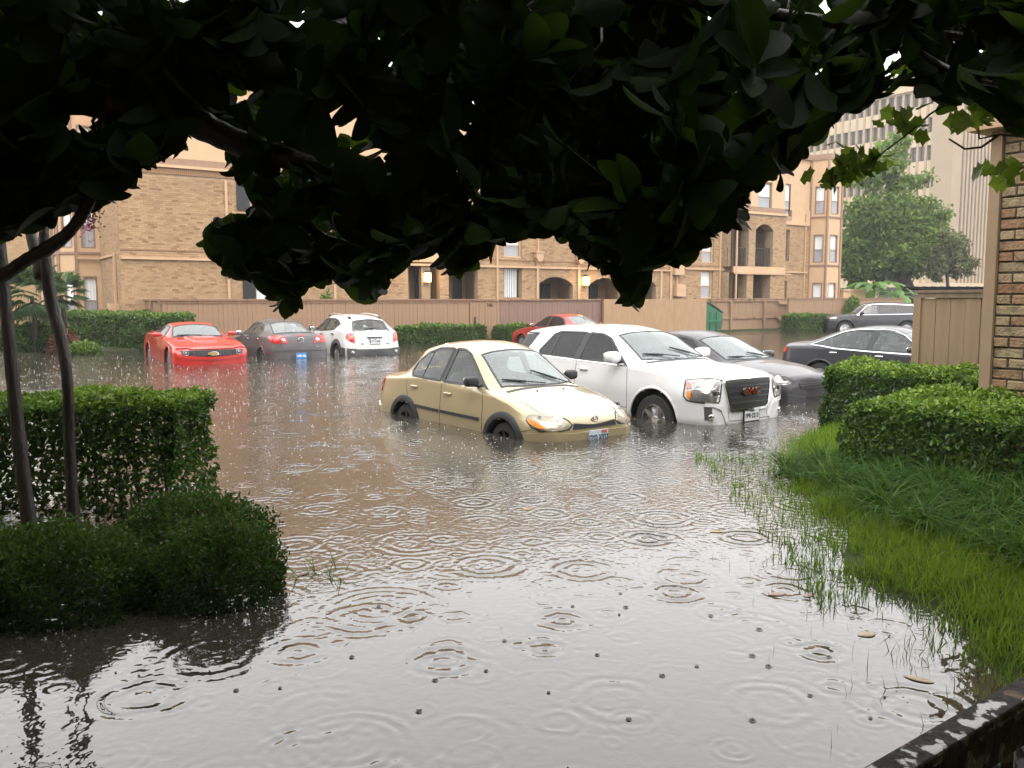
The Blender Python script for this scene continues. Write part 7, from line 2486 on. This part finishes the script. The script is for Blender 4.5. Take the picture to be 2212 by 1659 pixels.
sz = rng.uniform(.125, .205, len(C))
tip = C + D * sz[:, None] - np.array([0, 0, .02])
mid_ = C + D * sz[:, None] * .5
S_ = unit(np.cross(D, Nn)) * (sz * .19)[:, None]
ok = np.ones(len(C), bool)
for q, slack in ((C, 0), (tip, 38), (mid_, 8), (mid_ + S_, 14), (mid_ - S_, 14)):
    u, v, yy = project(q)
    ok &= in_poly_np(u, v - np.where(u > 1640, slack * .25, slack), MASK) & (yy > 1.5)
    for h in HOLES:
        ok &= ~in_poly_np(u, v, h)
C, D, Nn, sz = C[ok], D[ok], Nn[ok], sz[ok]
# the 300 leaves along the lower rim of the crown are parts of their own
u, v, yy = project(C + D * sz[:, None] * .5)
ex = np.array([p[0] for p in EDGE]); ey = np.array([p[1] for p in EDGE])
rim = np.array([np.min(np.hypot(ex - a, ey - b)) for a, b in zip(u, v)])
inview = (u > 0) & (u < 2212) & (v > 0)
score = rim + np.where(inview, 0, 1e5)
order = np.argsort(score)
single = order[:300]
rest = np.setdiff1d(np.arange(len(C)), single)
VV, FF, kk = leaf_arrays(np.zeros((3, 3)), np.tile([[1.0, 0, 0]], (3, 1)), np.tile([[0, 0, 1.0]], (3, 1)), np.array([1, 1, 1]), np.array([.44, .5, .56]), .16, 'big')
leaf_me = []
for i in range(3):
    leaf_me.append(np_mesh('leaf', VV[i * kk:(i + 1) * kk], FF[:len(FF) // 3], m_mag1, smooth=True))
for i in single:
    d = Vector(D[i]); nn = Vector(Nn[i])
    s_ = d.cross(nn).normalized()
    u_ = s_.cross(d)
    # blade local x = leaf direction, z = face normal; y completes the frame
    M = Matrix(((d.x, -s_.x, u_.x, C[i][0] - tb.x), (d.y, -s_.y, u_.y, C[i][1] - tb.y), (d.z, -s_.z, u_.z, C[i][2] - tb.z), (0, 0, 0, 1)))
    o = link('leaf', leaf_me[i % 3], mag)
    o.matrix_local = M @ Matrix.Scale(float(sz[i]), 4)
# unseen crown above and behind the viewer, added for the shade it casts
C2, D2, N2 = [], [], []
for _ in range(420):
    p = np.array([random.uniform(-4.2, 3.2), random.uniform(-2.5, 3.9), random.uniform(2.7, 4.3)])
    u1, v1, y1 = project(p)
    if y1 > .3 and v1 > -120:
        continue
    add_whorl(p, C2, D2, N2)
C2, D2, N2 = np.array(C2), unit(np.array(D2)), np.array(N2)
sz2 = rng.uniform(.14, .21, len(C2))
Ca, Da, Na, sa = np.concatenate([C[rest], C2]), np.concatenate([D[rest], D2]), np.concatenate([Nn[rest], N2]), np.concatenate([sz[rest], sz2])
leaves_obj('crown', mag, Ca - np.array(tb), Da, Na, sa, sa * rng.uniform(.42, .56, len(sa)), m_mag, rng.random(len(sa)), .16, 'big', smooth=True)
tw = MB()
sel = rng.choice(len(C), 150, replace=False)
for i in sel:
    j = np.argmin(np.linalg.norm(LP - C[i], axis=1))
    a, b = Vector(LP[j]) - tb, Vector(C[i]) - tb
    if (a - b).length < 1.0:
        mdl = a.lerp(b, .5) + Vector((random.gauss(0, .04), random.gauss(0, .04), random.gauss(0, .05)))
        um, vm, ym = project(np.array(mdl + tb))
        if in_poly(float(um), float(vm), MASK):
            tw.tube([a, mdl, b], [.009, .006, .004], 5)
t_ = tw.build('twigs', m_blackbark, mag)
t_['kind'] = 'stuff'

# ---- creeper with pale green leaves hanging in from the right
m_vine = leaf_mat('vine_leaf', [(0, (.12, .22, .03)), (.6, (.2, .34, .04)), (1, (.3, .44, .07))], .5, .55, (.4, .6, .06), objrand=True)
vb_ = at(2260, 300, 3.6)
vine = thing('creeper', 'pale green creeper shoots dangling before the office block', 'vine', tuple(vb_))
shoots = [[(2260, 300, 3.6), (2180, 200, 3.5), (2060, 215, 3.4), (2010, 246, 3.4), (1960, 290, 3.35), (1900, 335, 3.3), (1850, 372, 3.3), (1795, 402, 3.25)],
          [(2260, 300, 3.6), (2160, 290, 3.6), (2115, 300, 3.6), (2112, 250, 3.6), (2090, 235, 3.6)],
          [(2160, 290, 3.6), (2120, 318, 3.6), (2085, 322, 3.6), (2050, 300, 3.6)],
          [(2260, 300, 3.6), (2235, 350, 3.6), (2190, 372, 3.6), (2140, 378, 3.6)],
          [(2180, 200, 3.5), (2120, 95, 3.4), (2070, 60, 3.4), (2030, 75, 3.4)]]
sm_ = MB()
for P in shoots:
    sm_.tube([q - vb_ for q in path(P)], [.006, .005, .0045, .004, .003, .003, .002, .002][:len(P)], 5)
sm_.build('stem', m_twig, vine)
lobed = []
for k in range(9):
    t = -math.pi + 2 * math.pi * k / 8
lv_ = [(0, 0), (.25, .42), (.45, .30), (.62, .50), (.75, .22), (1.0, 0.0), (.75, -.22), (.62, -.50), (.45, -.30), (.25, -.42)]
vm_ = MB().add([(x, y, .12 * abs(y)) for x, y in lv_] + [(.5, 0, 0)], [(0, 10, 1), (1, 10, 2), (2, 10, 3), (3, 10, 4), (4, 10, 5), (5, 10, 6), (6, 10, 7), (7, 10, 8), (8, 10, 9), (9, 10, 0)]).mesh('leaf', m_vine)
spots = [(1830, 345, 22, 16), (1852, 362, 22, 14), (1805, 388, 20, 14), (1880, 345, 16, 8), (1950, 262, 24, 12), (1975, 275, 18, 5), (2100, 258, 22, 12), (2130, 240, 18, 7), (2165, 372, 26, 13), (2205, 372, 16, 8), (2075, 62, 24, 10), (1995, 150, 16, 6), (1970, 140, 14, 5)]
for u0, v0, r, n in spots:
    for _ in range(n):
        q = at(random.gauss(u0, r), random.gauss(v0, r * .62), random.uniform(3.2, 3.5)) - vb_
        o = link('leaf', vm_, vine)
        o.location = q
        o.rotation_euler = (random.uniform(-1.0, 1.0) + 1.2, random.uniform(-.6, .6), random.uniform(0, 6.28))
        sc = random.uniform(.05, .085)
        o.scale = (sc, sc, sc)

# ---- big tree before the office block
def far_tree(name, label, base, trunk_pts, blobs, n, leaf, m, mtrunk=m_bark, cat='tree'):
    b = Vector(base)
    t = thing(name, label, cat, base)
    for P, R in trunk_pts:
        trunk([Vector(q) for q in P], R, 'trunk', t, mtrunk, 8, off=b)
    Pn, Nn_, lv = [], [], []
    wts = np.array([r[0] * r[1] * r[2] ** .5 * w for c_, r, w in blobs])
    for (c_, r, w), k in zip(blobs, (n * wts / wts.sum()).astype(int)):
        # leaf sprays in clumps through the volume
        nc = max(4, k // 45)
        cc = rnd_unit(nc) * (rng.random((nc, 1)) ** .4) * np.array(r)
        idx = rng.integers(0, nc, k)
        p = cc[idx] + rng.normal(size=(k, 3)) * np.array(r) * .13
        Pn.append(p + np.array(c_))
        Nn_.append(unit(p + 1e-3))
        lv.append(np.clip(.5 + .25 * rng.normal(size=k) + .12 * rng.normal(size=nc)[idx], 0, 1))
    P, Nv, lv = np.concatenate(Pn), np.concatenate(Nn_), np.concatenate(lv)
    k = len(P)
    face = unit(Nv * .6 + rng.normal(size=(k, 3)) * .7 + np.array([0, 0, .5]))
    leaves_obj('crown', t, P - np.array(b), rnd_unit(k) + np.array([0, 0, -.3]), face, leaf * rng.uniform(.6, 1.3, k), leaf * .6 * rng.uniform(.7, 1.2, k), m, lv)
    return t
m_elm = leaf_mat('elm_leaves', [(0, (.035, .07, .012)), (.5, (.085, .15, .022)), (1, (.22, .30, .05))], .7, .42, (.22, .36, .05))
m_brownleaf = leaf_mat('dry_leaves', [(0, (.06, .06, .025)), (.6, (.11, .13, .045)), (1, (.15, .20, .06))], .6, .3, (.2, .2, .06))
DT = 60.0
def A3(u, v, d):
    return tuple(at(u, v, d))
def blob(u, v, ru, rv, w=1.0, d=DT):
    k = d / FPX
    return (A3(u, v, d), (ru * k, ru * k * .8, rv * k), w)
bt = at(1962, 650, DT)
far_tree('shade_tree', 'tall green shade tree in front of the office block', (bt.x, bt.y, .1),
         [([A3(1962, 655, DT), A3(1958, 620, DT), A3(1948, 590, DT), A3(1935, 540, DT), A3(1930, 470, DT), A3(1940, 400, DT), A3(1935, 330, DT)], [.62, .5, .42, .3, .2, .12, .05]),
          ([A3(1948, 590, DT), A3(1900, 570, DT), A3(1860, 540, DT)], [.3, .2, .08]), ([A3(1955, 600, DT), A3(2000, 560, DT), A3(2030, 520, DT)], [.26, .18, .07])],
         [blob(1930, 330, 52, 42, .45), blob(1915, 390, 62, 45, .55), blob(1965, 400, 45, 45, .4), blob(1900, 470, 78, 52, 1.2), blob(1975, 480, 68, 52, 1.1), blob(1870, 545, 66, 55, 1.4), blob(1940, 545, 88, 55, 1.5), blob(2005, 530, 60, 48, 1.1), blob(1850, 590, 40, 26, .8), blob(1915, 585, 50, 20, .8)], 26000, .34, m_elm)
far_tree('small_tree', 'thin brownish tree to the right of the shade tree', (*at(2050, 650, 57).xy, .1),
         [([A3(2050, 655, 57), A3(2046, 600, 57), A3(2040, 540, 57), A3(2050, 490, 57)], [.14, .1, .07, .03]), ([A3(2046, 600, 57), A3(2070, 550, 57), A3(2085, 520, 57)], [.06, .04, .02])],
         [blob(2050, 545, 38, 45, 1, 57), blob(2075, 570, 30, 30, 1, 57), blob(2030, 585, 30, 22, 1, 57)], 2600, .30, m_brownleaf)

# ---- banana plants
m_ban = leaf_mat('banana_leaf', [(0, (.06, .14, .03)), (1, (.13, .26, .05))], .35, .4, (.2, .42, .06), objrand=True)
m_banstem = mat('banana_stem', (.16, .20, .07), .6, var=.3)
def banana(label, u, v, d, h, nl, spread):
    b = at(u, 650, d)
    t = thing('banana_plant', label, 'plant', (b.x, b.y, .1), 0, 'banana plants over the tan fence')
    for k in range(3):
        MB().tube([(random.uniform(-.3, .3), random.uniform(-.2, .2), 0), (random.uniform(-.2, .2), 0, h * .4), (0, 0, h * .72)], [.16, .13, .07], 8).build('stem', m_banstem, t, smooth=True)
    for k in range(nl):
        a = 6.283 * k / nl + random.uniform(-.3, .3)
        L = random.uniform(2.0, 2.9) * spread
        el = random.uniform(.35, 1.25)
        mb = MB()
        n = 12
        out = Vector((math.cos(a), math.sin(a), 0))
        side = Vector((-math.sin(a), math.cos(a), 0))
        pts = []
        p = Vector((0, 0, h * .68))
        ang = el
        for i in range(n + 1):
            pts.append(p.copy())
            ang -= 1.9 / n
            p = p + (out * math.cos(ang) + Vector((0, 0, math.sin(ang)))) * (L / n)
        for i, q in enumerate(pts):
            s_ = i / n
            w = .24 * spread * (math.sin(math.pi * min(1, .06 + s_ * .94)) ** .55) * (1 + .12 * math.sin(i * 2.7 + k))
            w = .03 if s_ < .14 else w
            mb.v += [tuple(q + side * w + Vector((0, 0, -.10 * w))), tuple(q + Vector((0, 0, .03))), tuple(q - side * w + Vector((0, 0, -.10 * w)))]
        for i in range(n):
            b0 = i * 3
            mb.f += [(b0, b0 + 1, b0 + 4, b0 + 3), (b0 + 1, b0 + 2, b0 + 5, b0 + 4)]
        mb.build('leaf', m_ban, t, smooth=True)
banana('tall banana plant with drooping leaves at the corner of the flats', 1888, 600, 53, 3.0, 11, 1.05)
banana('smaller banana plant nearer the trunk of the shade tree', 1938, 605, 54, 2.5, 9, .95)

# ---- fan palm and odd plants on the far left
m_palm = leaf_mat('palm_leaf', [(0, (.04, .085, .03)), (1, (.10, .16, .06))], .4, .25, (.15, .25, .05))
def palm(label, u, v, d, r, n):
    c_ = at(u, v, d)
    t = thing('fan_palm', label, 'palm', (c_.x, c_.y, .05))
    trunk([Vector((c_.x, c_.y, -.1)), Vector((c_.x + .05, c_.y, c_.z * .5)), Vector((c_.x, c_.y, c_.z - .1))], [.09, .07, .06], 'trunk', t, m_bark, 8, off=Vector((c_.x, c_.y, .05)))
    Cs, Ds, Ns = [], [], []
    for k in range(n):
        a, e = random.uniform(0, 6.28), random.uniform(-.95, 1.2)
        ax = np.array([math.cos(a) * math.cos(e), math.sin(a) * math.cos(e), math.sin(e)])
        s1 = unit(np.cross(ax, [0, 0, 1.0]))
        u1 = np.cross(s1, ax)
        hub = np.array(c_) - np.array([c_.x, c_.y, .05]) + ax * r * .45
        for j in range(17):
            q = (j / 16 - .5) * 2.5
            dd = ax * math.cos(q) + s1 * math.sin(q) + np.array([0, 0, -.25 * abs(q)])
            Cs.append(hub)
            Ds.append(dd)
            Ns.append(u1)
    k = len(Cs)
    leaves_obj('fronds', t, np.array(Cs), np.array(Ds), np.array(Ns), r * rng.uniform(.5, .65, k), .045, m_palm, rng.random(k))
palm('fan palm between the leaning trunks and the stucco bay', 68, 632, 27, 1.15, 34)
palm('lower fan palm in front of the far bay window', 132, 632, 28, .85, 18)
mound('dark leafy shrub under the fan palm', tuple(at(60, 690, 27.5).xy), (1.2, .8, 1.0), 2500, .13, m_box, name='garden_shrub')
mound('reddish leaved plant beside the long hedge', tuple(at(138, 700, 27).xy), (.45, .4, .75), 900, .12, leaf_mat('red_leaves', [(0, (.06, .02, .015)), (1, (.16, .06, .03))], .5, .2, (.2, .06, .03)), name='garden_shrub')
mound('small green plant at the water edge left of the long hedge', tuple(at(178, 735, 26.5).xy), (.5, .4, .38), 900, .11, m_farhedge, name='garden_shrub')
mound('bright green bush showing above the long fence', lot(fb(705, 32), 32), (.42, .4, 2.02), 1800, .13, m_farhedge, name='garden_shrub', tl=.4)
mound('climbing shrub on the tan fence left of the dark sport utility car', lot(fb(1842, 30.1), 30.1), (.55, .4, 1.9), 1600, .16, m_farhedge, name='garden_shrub')

# ------------------------------------------------------------------ lawn grass and border grass
m_grass = leaf_mat('lawn_grass', [(0, (.05, .10, .012)), (.6, (.12, .20, .022)), (1, (.26, .34, .05))], .7, .42, (.26, .42, .03), spec=.1)
def blades(P, L, W, lean, m, name, parent=None, bend=.5, seg=3):
    n = len(P)
    a = rng.random(n) * 2 * math.pi
    dirh = np.stack([np.cos(a), np.sin(a), np.zeros(n)], -1)
    side = np.stack([-np.sin(a), np.cos(a), np.zeros(n)], -1)
    L = L[:, None]
    W = W[:, None]
    lean = lean[:, None]
    rowsv = []
    for i in range(seg + 1):
        t = i / seg
        c_ = P + dirh * L * (lean * t + bend * lean * t * t) + np.array([0, 0, 1.0]) * L * (t - .42 * lean * t * t * (1 + bend))
        w = W * (1 - t ** 1.6) * .5
        rowsv += [c_ - side * w, c_ + side * w]
    V = np.stack(rowsv, 1)
    k = V.shape[1]
    F = np.array([(2 * i, 2 * i + 1, 2 * i + 3, 2 * i + 2) for i in range(seg)])
    Fa = (F[None] + (np.arange(n) * k)[:, None, None]).reshape(-1, 4)
    lv = np.clip(.5 + .22 * rng.normal(size=n), 0, 1)
    return V.reshape(-1, 3), Fa, np.repeat(lv, k)
n = 125000
gx, gy = rng.uniform(1.0, 5.2, n), rng.uniform(2.2, 11.2, n)
lx = gx - lawn_edge(gy)
patchy = .55 + .45 * np.sin(gx * 4.1 + gy * 1.3) * np.sin(gy * 3.3 - gx * 2) + .3 * np.sin(gx * 11 + 3) * np.sin(gy * 9)
pr = np.interp(lx, [-1.05, -.8, -.4, -.1, .15, .4, 3], [.0, .03, .09, .24, .7, 1.0, 1.0]) * np.where(lx < .15, np.clip(patchy, .05, 1), 1.0)
front = np.interp(gy, [2, 5.0, 8.3, 9.5, 12], [4.5, 3.35, 2.95, 3.9, 4.5])
pr *= np.where(gx > front + .25, .12, 1.0)
pr *= np.interp(gy, [2.2, 4.5, 7, 11], [1.0, 1.0, .9, .7])
keep = rng.random(n) < pr
gx, gy, lx = gx[keep], gy[keep], lx[keep]
gz_ = np.minimum(ground_z(gx, gy), 0.1)
P = np.stack([gx, gy, gz_], -1)
tall = np.where(lx < .1, rng.uniform(.03, .13, len(gx)) - np.minimum(gz_, 0), rng.uniform(.07, .16, len(gx)))
# scattered tufts standing in the shallows off the lawn
tc_ = []
for _ in range(420):
    v_ = 985 + 330 * random.random() ** 1.5
    u_ = np.interp(v_, [985, 1100, 1200, 1315], [1500, 1590, 1680, 1760]) + abs(random.gauss(0, 130))
    x_, y_ = on_level(u_, v_)
    for _k in range(random.randint(1, 7)):
        tc_.append((x_ + random.gauss(0, .035), y_ + random.gauss(0, .035), -.03))
tc_ = np.array([q for q in tc_ if q[0] < float(lawn_edge(q[1])) + .1])
P = np.concatenate([P, tc_])
tall = np.concatenate([tall, rng.uniform(.06, .15, len(tc_))])
gx = np.concatenate([gx, tc_[:, 0]])
V, F, lv = blades(P, tall, rng.uniform(.005, .0105, len(gx)), rng.uniform(.05, .6, len(gx)), m_grass, 'grass')
go = link('grass', np_mesh('grass', V, F, m_grass, {'lv': lv}))
tag(go, 'bright green lawn grass standing out of the flood on the right', 'grass', kind='stuff')

m_lir = leaf_mat('border_grass_leaf', [(0, (.014, .036, .008)), (.6, (.035, .085, .016)), (.9, (.10, .17, .04)), (1, (.17, .16, .05))], .7, .3, (.12, .22, .015), spec=.06)
clump_me = []
for k in range(4):
    nb = 60
    r_ = rng.random(nb) ** .7 * .09
    a_ = rng.random(nb) * 6.283
    P = np.stack([r_ * np.cos(a_), r_ * np.sin(a_), np.zeros(nb) - .02], -1)
    V, F, lv = blades(P, rng.uniform(.24, .46, nb), rng.uniform(.012, .020, nb), rng.uniform(.35, 1.1, nb), None, 'x', bend=.7, seg=5)
    clump_me.append(np_mesh('lilyturf_plant', V, F, m_lir, {'lv': lv}))
cn = 0
for yy_ in np.arange(8.55, 4.6, -.3):
    front_ = np.interp(yy_, [4.4, 5.0, 6.6, 8.3, 8.8], [3.15, 3.15, 2.85, 2.75, 2.95])
    back = np.interp(yy_, [5.0, 8.4, 8.8], [5.2, 3.25, 3.1])
    xx = front_
    while xx < min(back, .66 * yy_):
        X_, Y_ = xx + random.uniform(-.08, .08), yy_ + random.uniform(-.1, .1)
        o = link('lilyturf_plant', clump_me[cn % 4])
        o.location = (X_, Y_, float(ground_z(np.array([X_]), np.array([Y_]))[0]) + .01)
        o.rotation_euler = (0, 0, random.uniform(0, 6.28))
        s_ = random.uniform(.85, 1.2)
        o.scale = (s_, s_, s_)
        tag(o, 'clump of arching dark border grass between the lawn and the near right hedge', 'plant', 'border grass clumps in front of the right hedge')
        cn += 1
        xx += .31

# ------------------------------------------------------------------ rain splashes and floating leaves
m_drop = mat('splash_water', (.42, .42, .41), .1, spec=.6)
sp_m = MB()
for k in range(4600):
    y = 7.5 + 18 * random.random() ** 1.15
    x = random.uniform(-.62, .6) * y
    if x > float(lawn_edge(np.array(y))) - .3:
        continue
    r = random.uniform(.003, .0085) * (1 + y * .02)
    h = random.uniform(.3, .9) * r
    a = [(x + r * math.cos(j * 1.0472), y + r * math.sin(j * 1.0472), -.002) for j in range(6)]
    a2 = [(x + r * .6 * math.cos(j * 1.0472), y + r * .6 * math.sin(j * 1.0472), h * .75) for j in range(6)]
    sp_m.add(a + a2 + [(x, y, h)], [(j, (j + 1) % 6, (j + 1) % 6 + 6, j + 6) for j in range(6)] + [(j + 6, (j + 1) % 6 + 6, 12) for j in range(6)])
for u, v in ((1185, 1497), (1625, 1417), (1750, 1503), (1340, 1282), (1505, 1440), (905, 1537), (605, 1487), (1237, 1310), (1535, 1330), (1352, 1312), (1640, 1360), (1985, 1250), (940, 1470), (510, 1492), (1880, 1552), (1358, 1555), (818, 1310), (1625, 1557), (760, 1420), (1290, 1415), (1430, 1460), (1090, 1385), (1660, 1440), (1840, 1335), (1790, 1420), (1050, 1450)):
    x, y = on_level(u, v)
    r = random.uniform(.004, .010)
    sp_m.blob((x, y, r * .35), (r, r, r * random.uniform(.8, 1.3)), 2, 10, 7)
    sp_m.lathe([(r * 1.5, -.003), (r * 1.75, .005), (r * 2.1, -.002)], 14, Matrix.Translation((x, y, 0)))
for k in range(30):
    y = random.uniform(2.7, 7.5)
    x = random.uniform(-.58, .5) * y
    r = random.uniform(.003, .007)
    sp_m.blob((x, y, r * .5), (r, r, r * random.uniform(.8, 1.4)), 2, 7, 5)
so_ = sp_m.build('rain_splashes', m_drop, None, smooth=True)
tag(so_, 'small rain splashes and bubbles jumping off the flood water', 'splash', kind='stuff')

m_leafs = [mat('fallen_leaf_%s' % k, c_, .5, var=.25, vscale=30) for k, c_ in (('cream', (.42, .33, .23)), ('pink', (.36, .24, .20)), ('yellow', (.38, .24, .08)), ('brown', (.18, .09, .04)))]
def float_leaf(u, v, L, w, rz, mi, label):
    x, y = on_level(u, v, .003)
    t = []
    mb = MB()
    n = 8
    for i in range(n + 1):
        s_ = i / n
        ww = w * math.sin(math.pi * s_) ** .7 * .5
        zc = .0022 + .001 * math.sin(s_ * 3.0)
        mb.v += [(L * .8 * (s_ - .5), -ww * .8, zc), (L * .8 * (s_ - .5), 0, zc - .0005), (L * .8 * (s_ - .5), ww * .8, zc)]
    for i in range(n):
        b = 3 * i
        mb.f += [(b, b + 1, b + 4, b + 3), (b + 1, b + 2, b + 5, b + 4)]
    o = mb.build('fallen_leaf', m_leafs[mi], None, smooth=True)
    o.location = (x, y, 0)
    o.rotation_euler = (0, 0, rz)
    s2 = o.modifiers.new('thick', 'SOLIDIFY')
    s2.thickness = .0008
    return tag(o, label, 'leaf', 'fallen leaves floating on the flood')
float_leaf(1872, 1370, .13, .085, .3, 0, 'cream fallen leaf floating near a single grass blade')
float_leaf(1985, 1467, .16, .065, -.6, 0, 'long cream fallen leaf floating closest to the black handrail')
float_leaf(1678, 1283, .14, .08, .2, 1, 'pale pink fallen leaf floating in open water')
float_leaf(1745, 1286, .09, .06, .8, 1, 'small faded pink leaf beside the larger pink leaf')
float_leaf(1140, 1100, .12, .05, .1, 2, 'orange yellow leaf floating in front of the gold sedan')
float_leaf(1548, 1148, .12, .06, .1, 2, 'orange leaf floating beside the flooded lawn edge')
float_leaf(655, 1240, .12, .04, 1.0, 3, 'brown leaf among floating grass by the low shrub')
V, F, lv = blades(np.array([(*on_level(random.gauss(690, 28), random.gauss(1243, 6)), -.02) for _ in range(26)]), rng.uniform(.1, .25, 26), rng.uniform(.006, .01, 26), rng.uniform(.9, 1.6, 26), None, 'x')
tag(link('floating_grass', np_mesh('floating_grass', V, F, m_grass, {'lv': lv})), 'wisp of loose grass floating beside the low shrubs', 'grass', kind='stuff')

# ------------------------------------------------------------------ rain haze in the air
hz = MB().box(-700, 700, -680, 740, -1.6, 36.5)
haze = hz.build('haze', None)
hm = bpy.data.materials.new('rain_haze')
hm.use_nodes = True
hN, hL = hm.node_tree.nodes, hm.node_tree.links
hN.clear()
ho = hN.new('ShaderNodeOutputMaterial')
hv = hN.new('ShaderNodeVolumePrincipled')
hv.inputs['Color'].default_value = (0.93, 0.94, 0.95, 1)
hv.inputs['Density'].default_value = 0.0009
hv.inputs['Anisotropy'].default_value = 0.2
hL.new(hv.outputs[0], ho.inputs['Volume'])
haze.data.materials.append(hm)
tag(haze, 'thin grey rain haze hanging in the air', 'haze', kind='stuff')
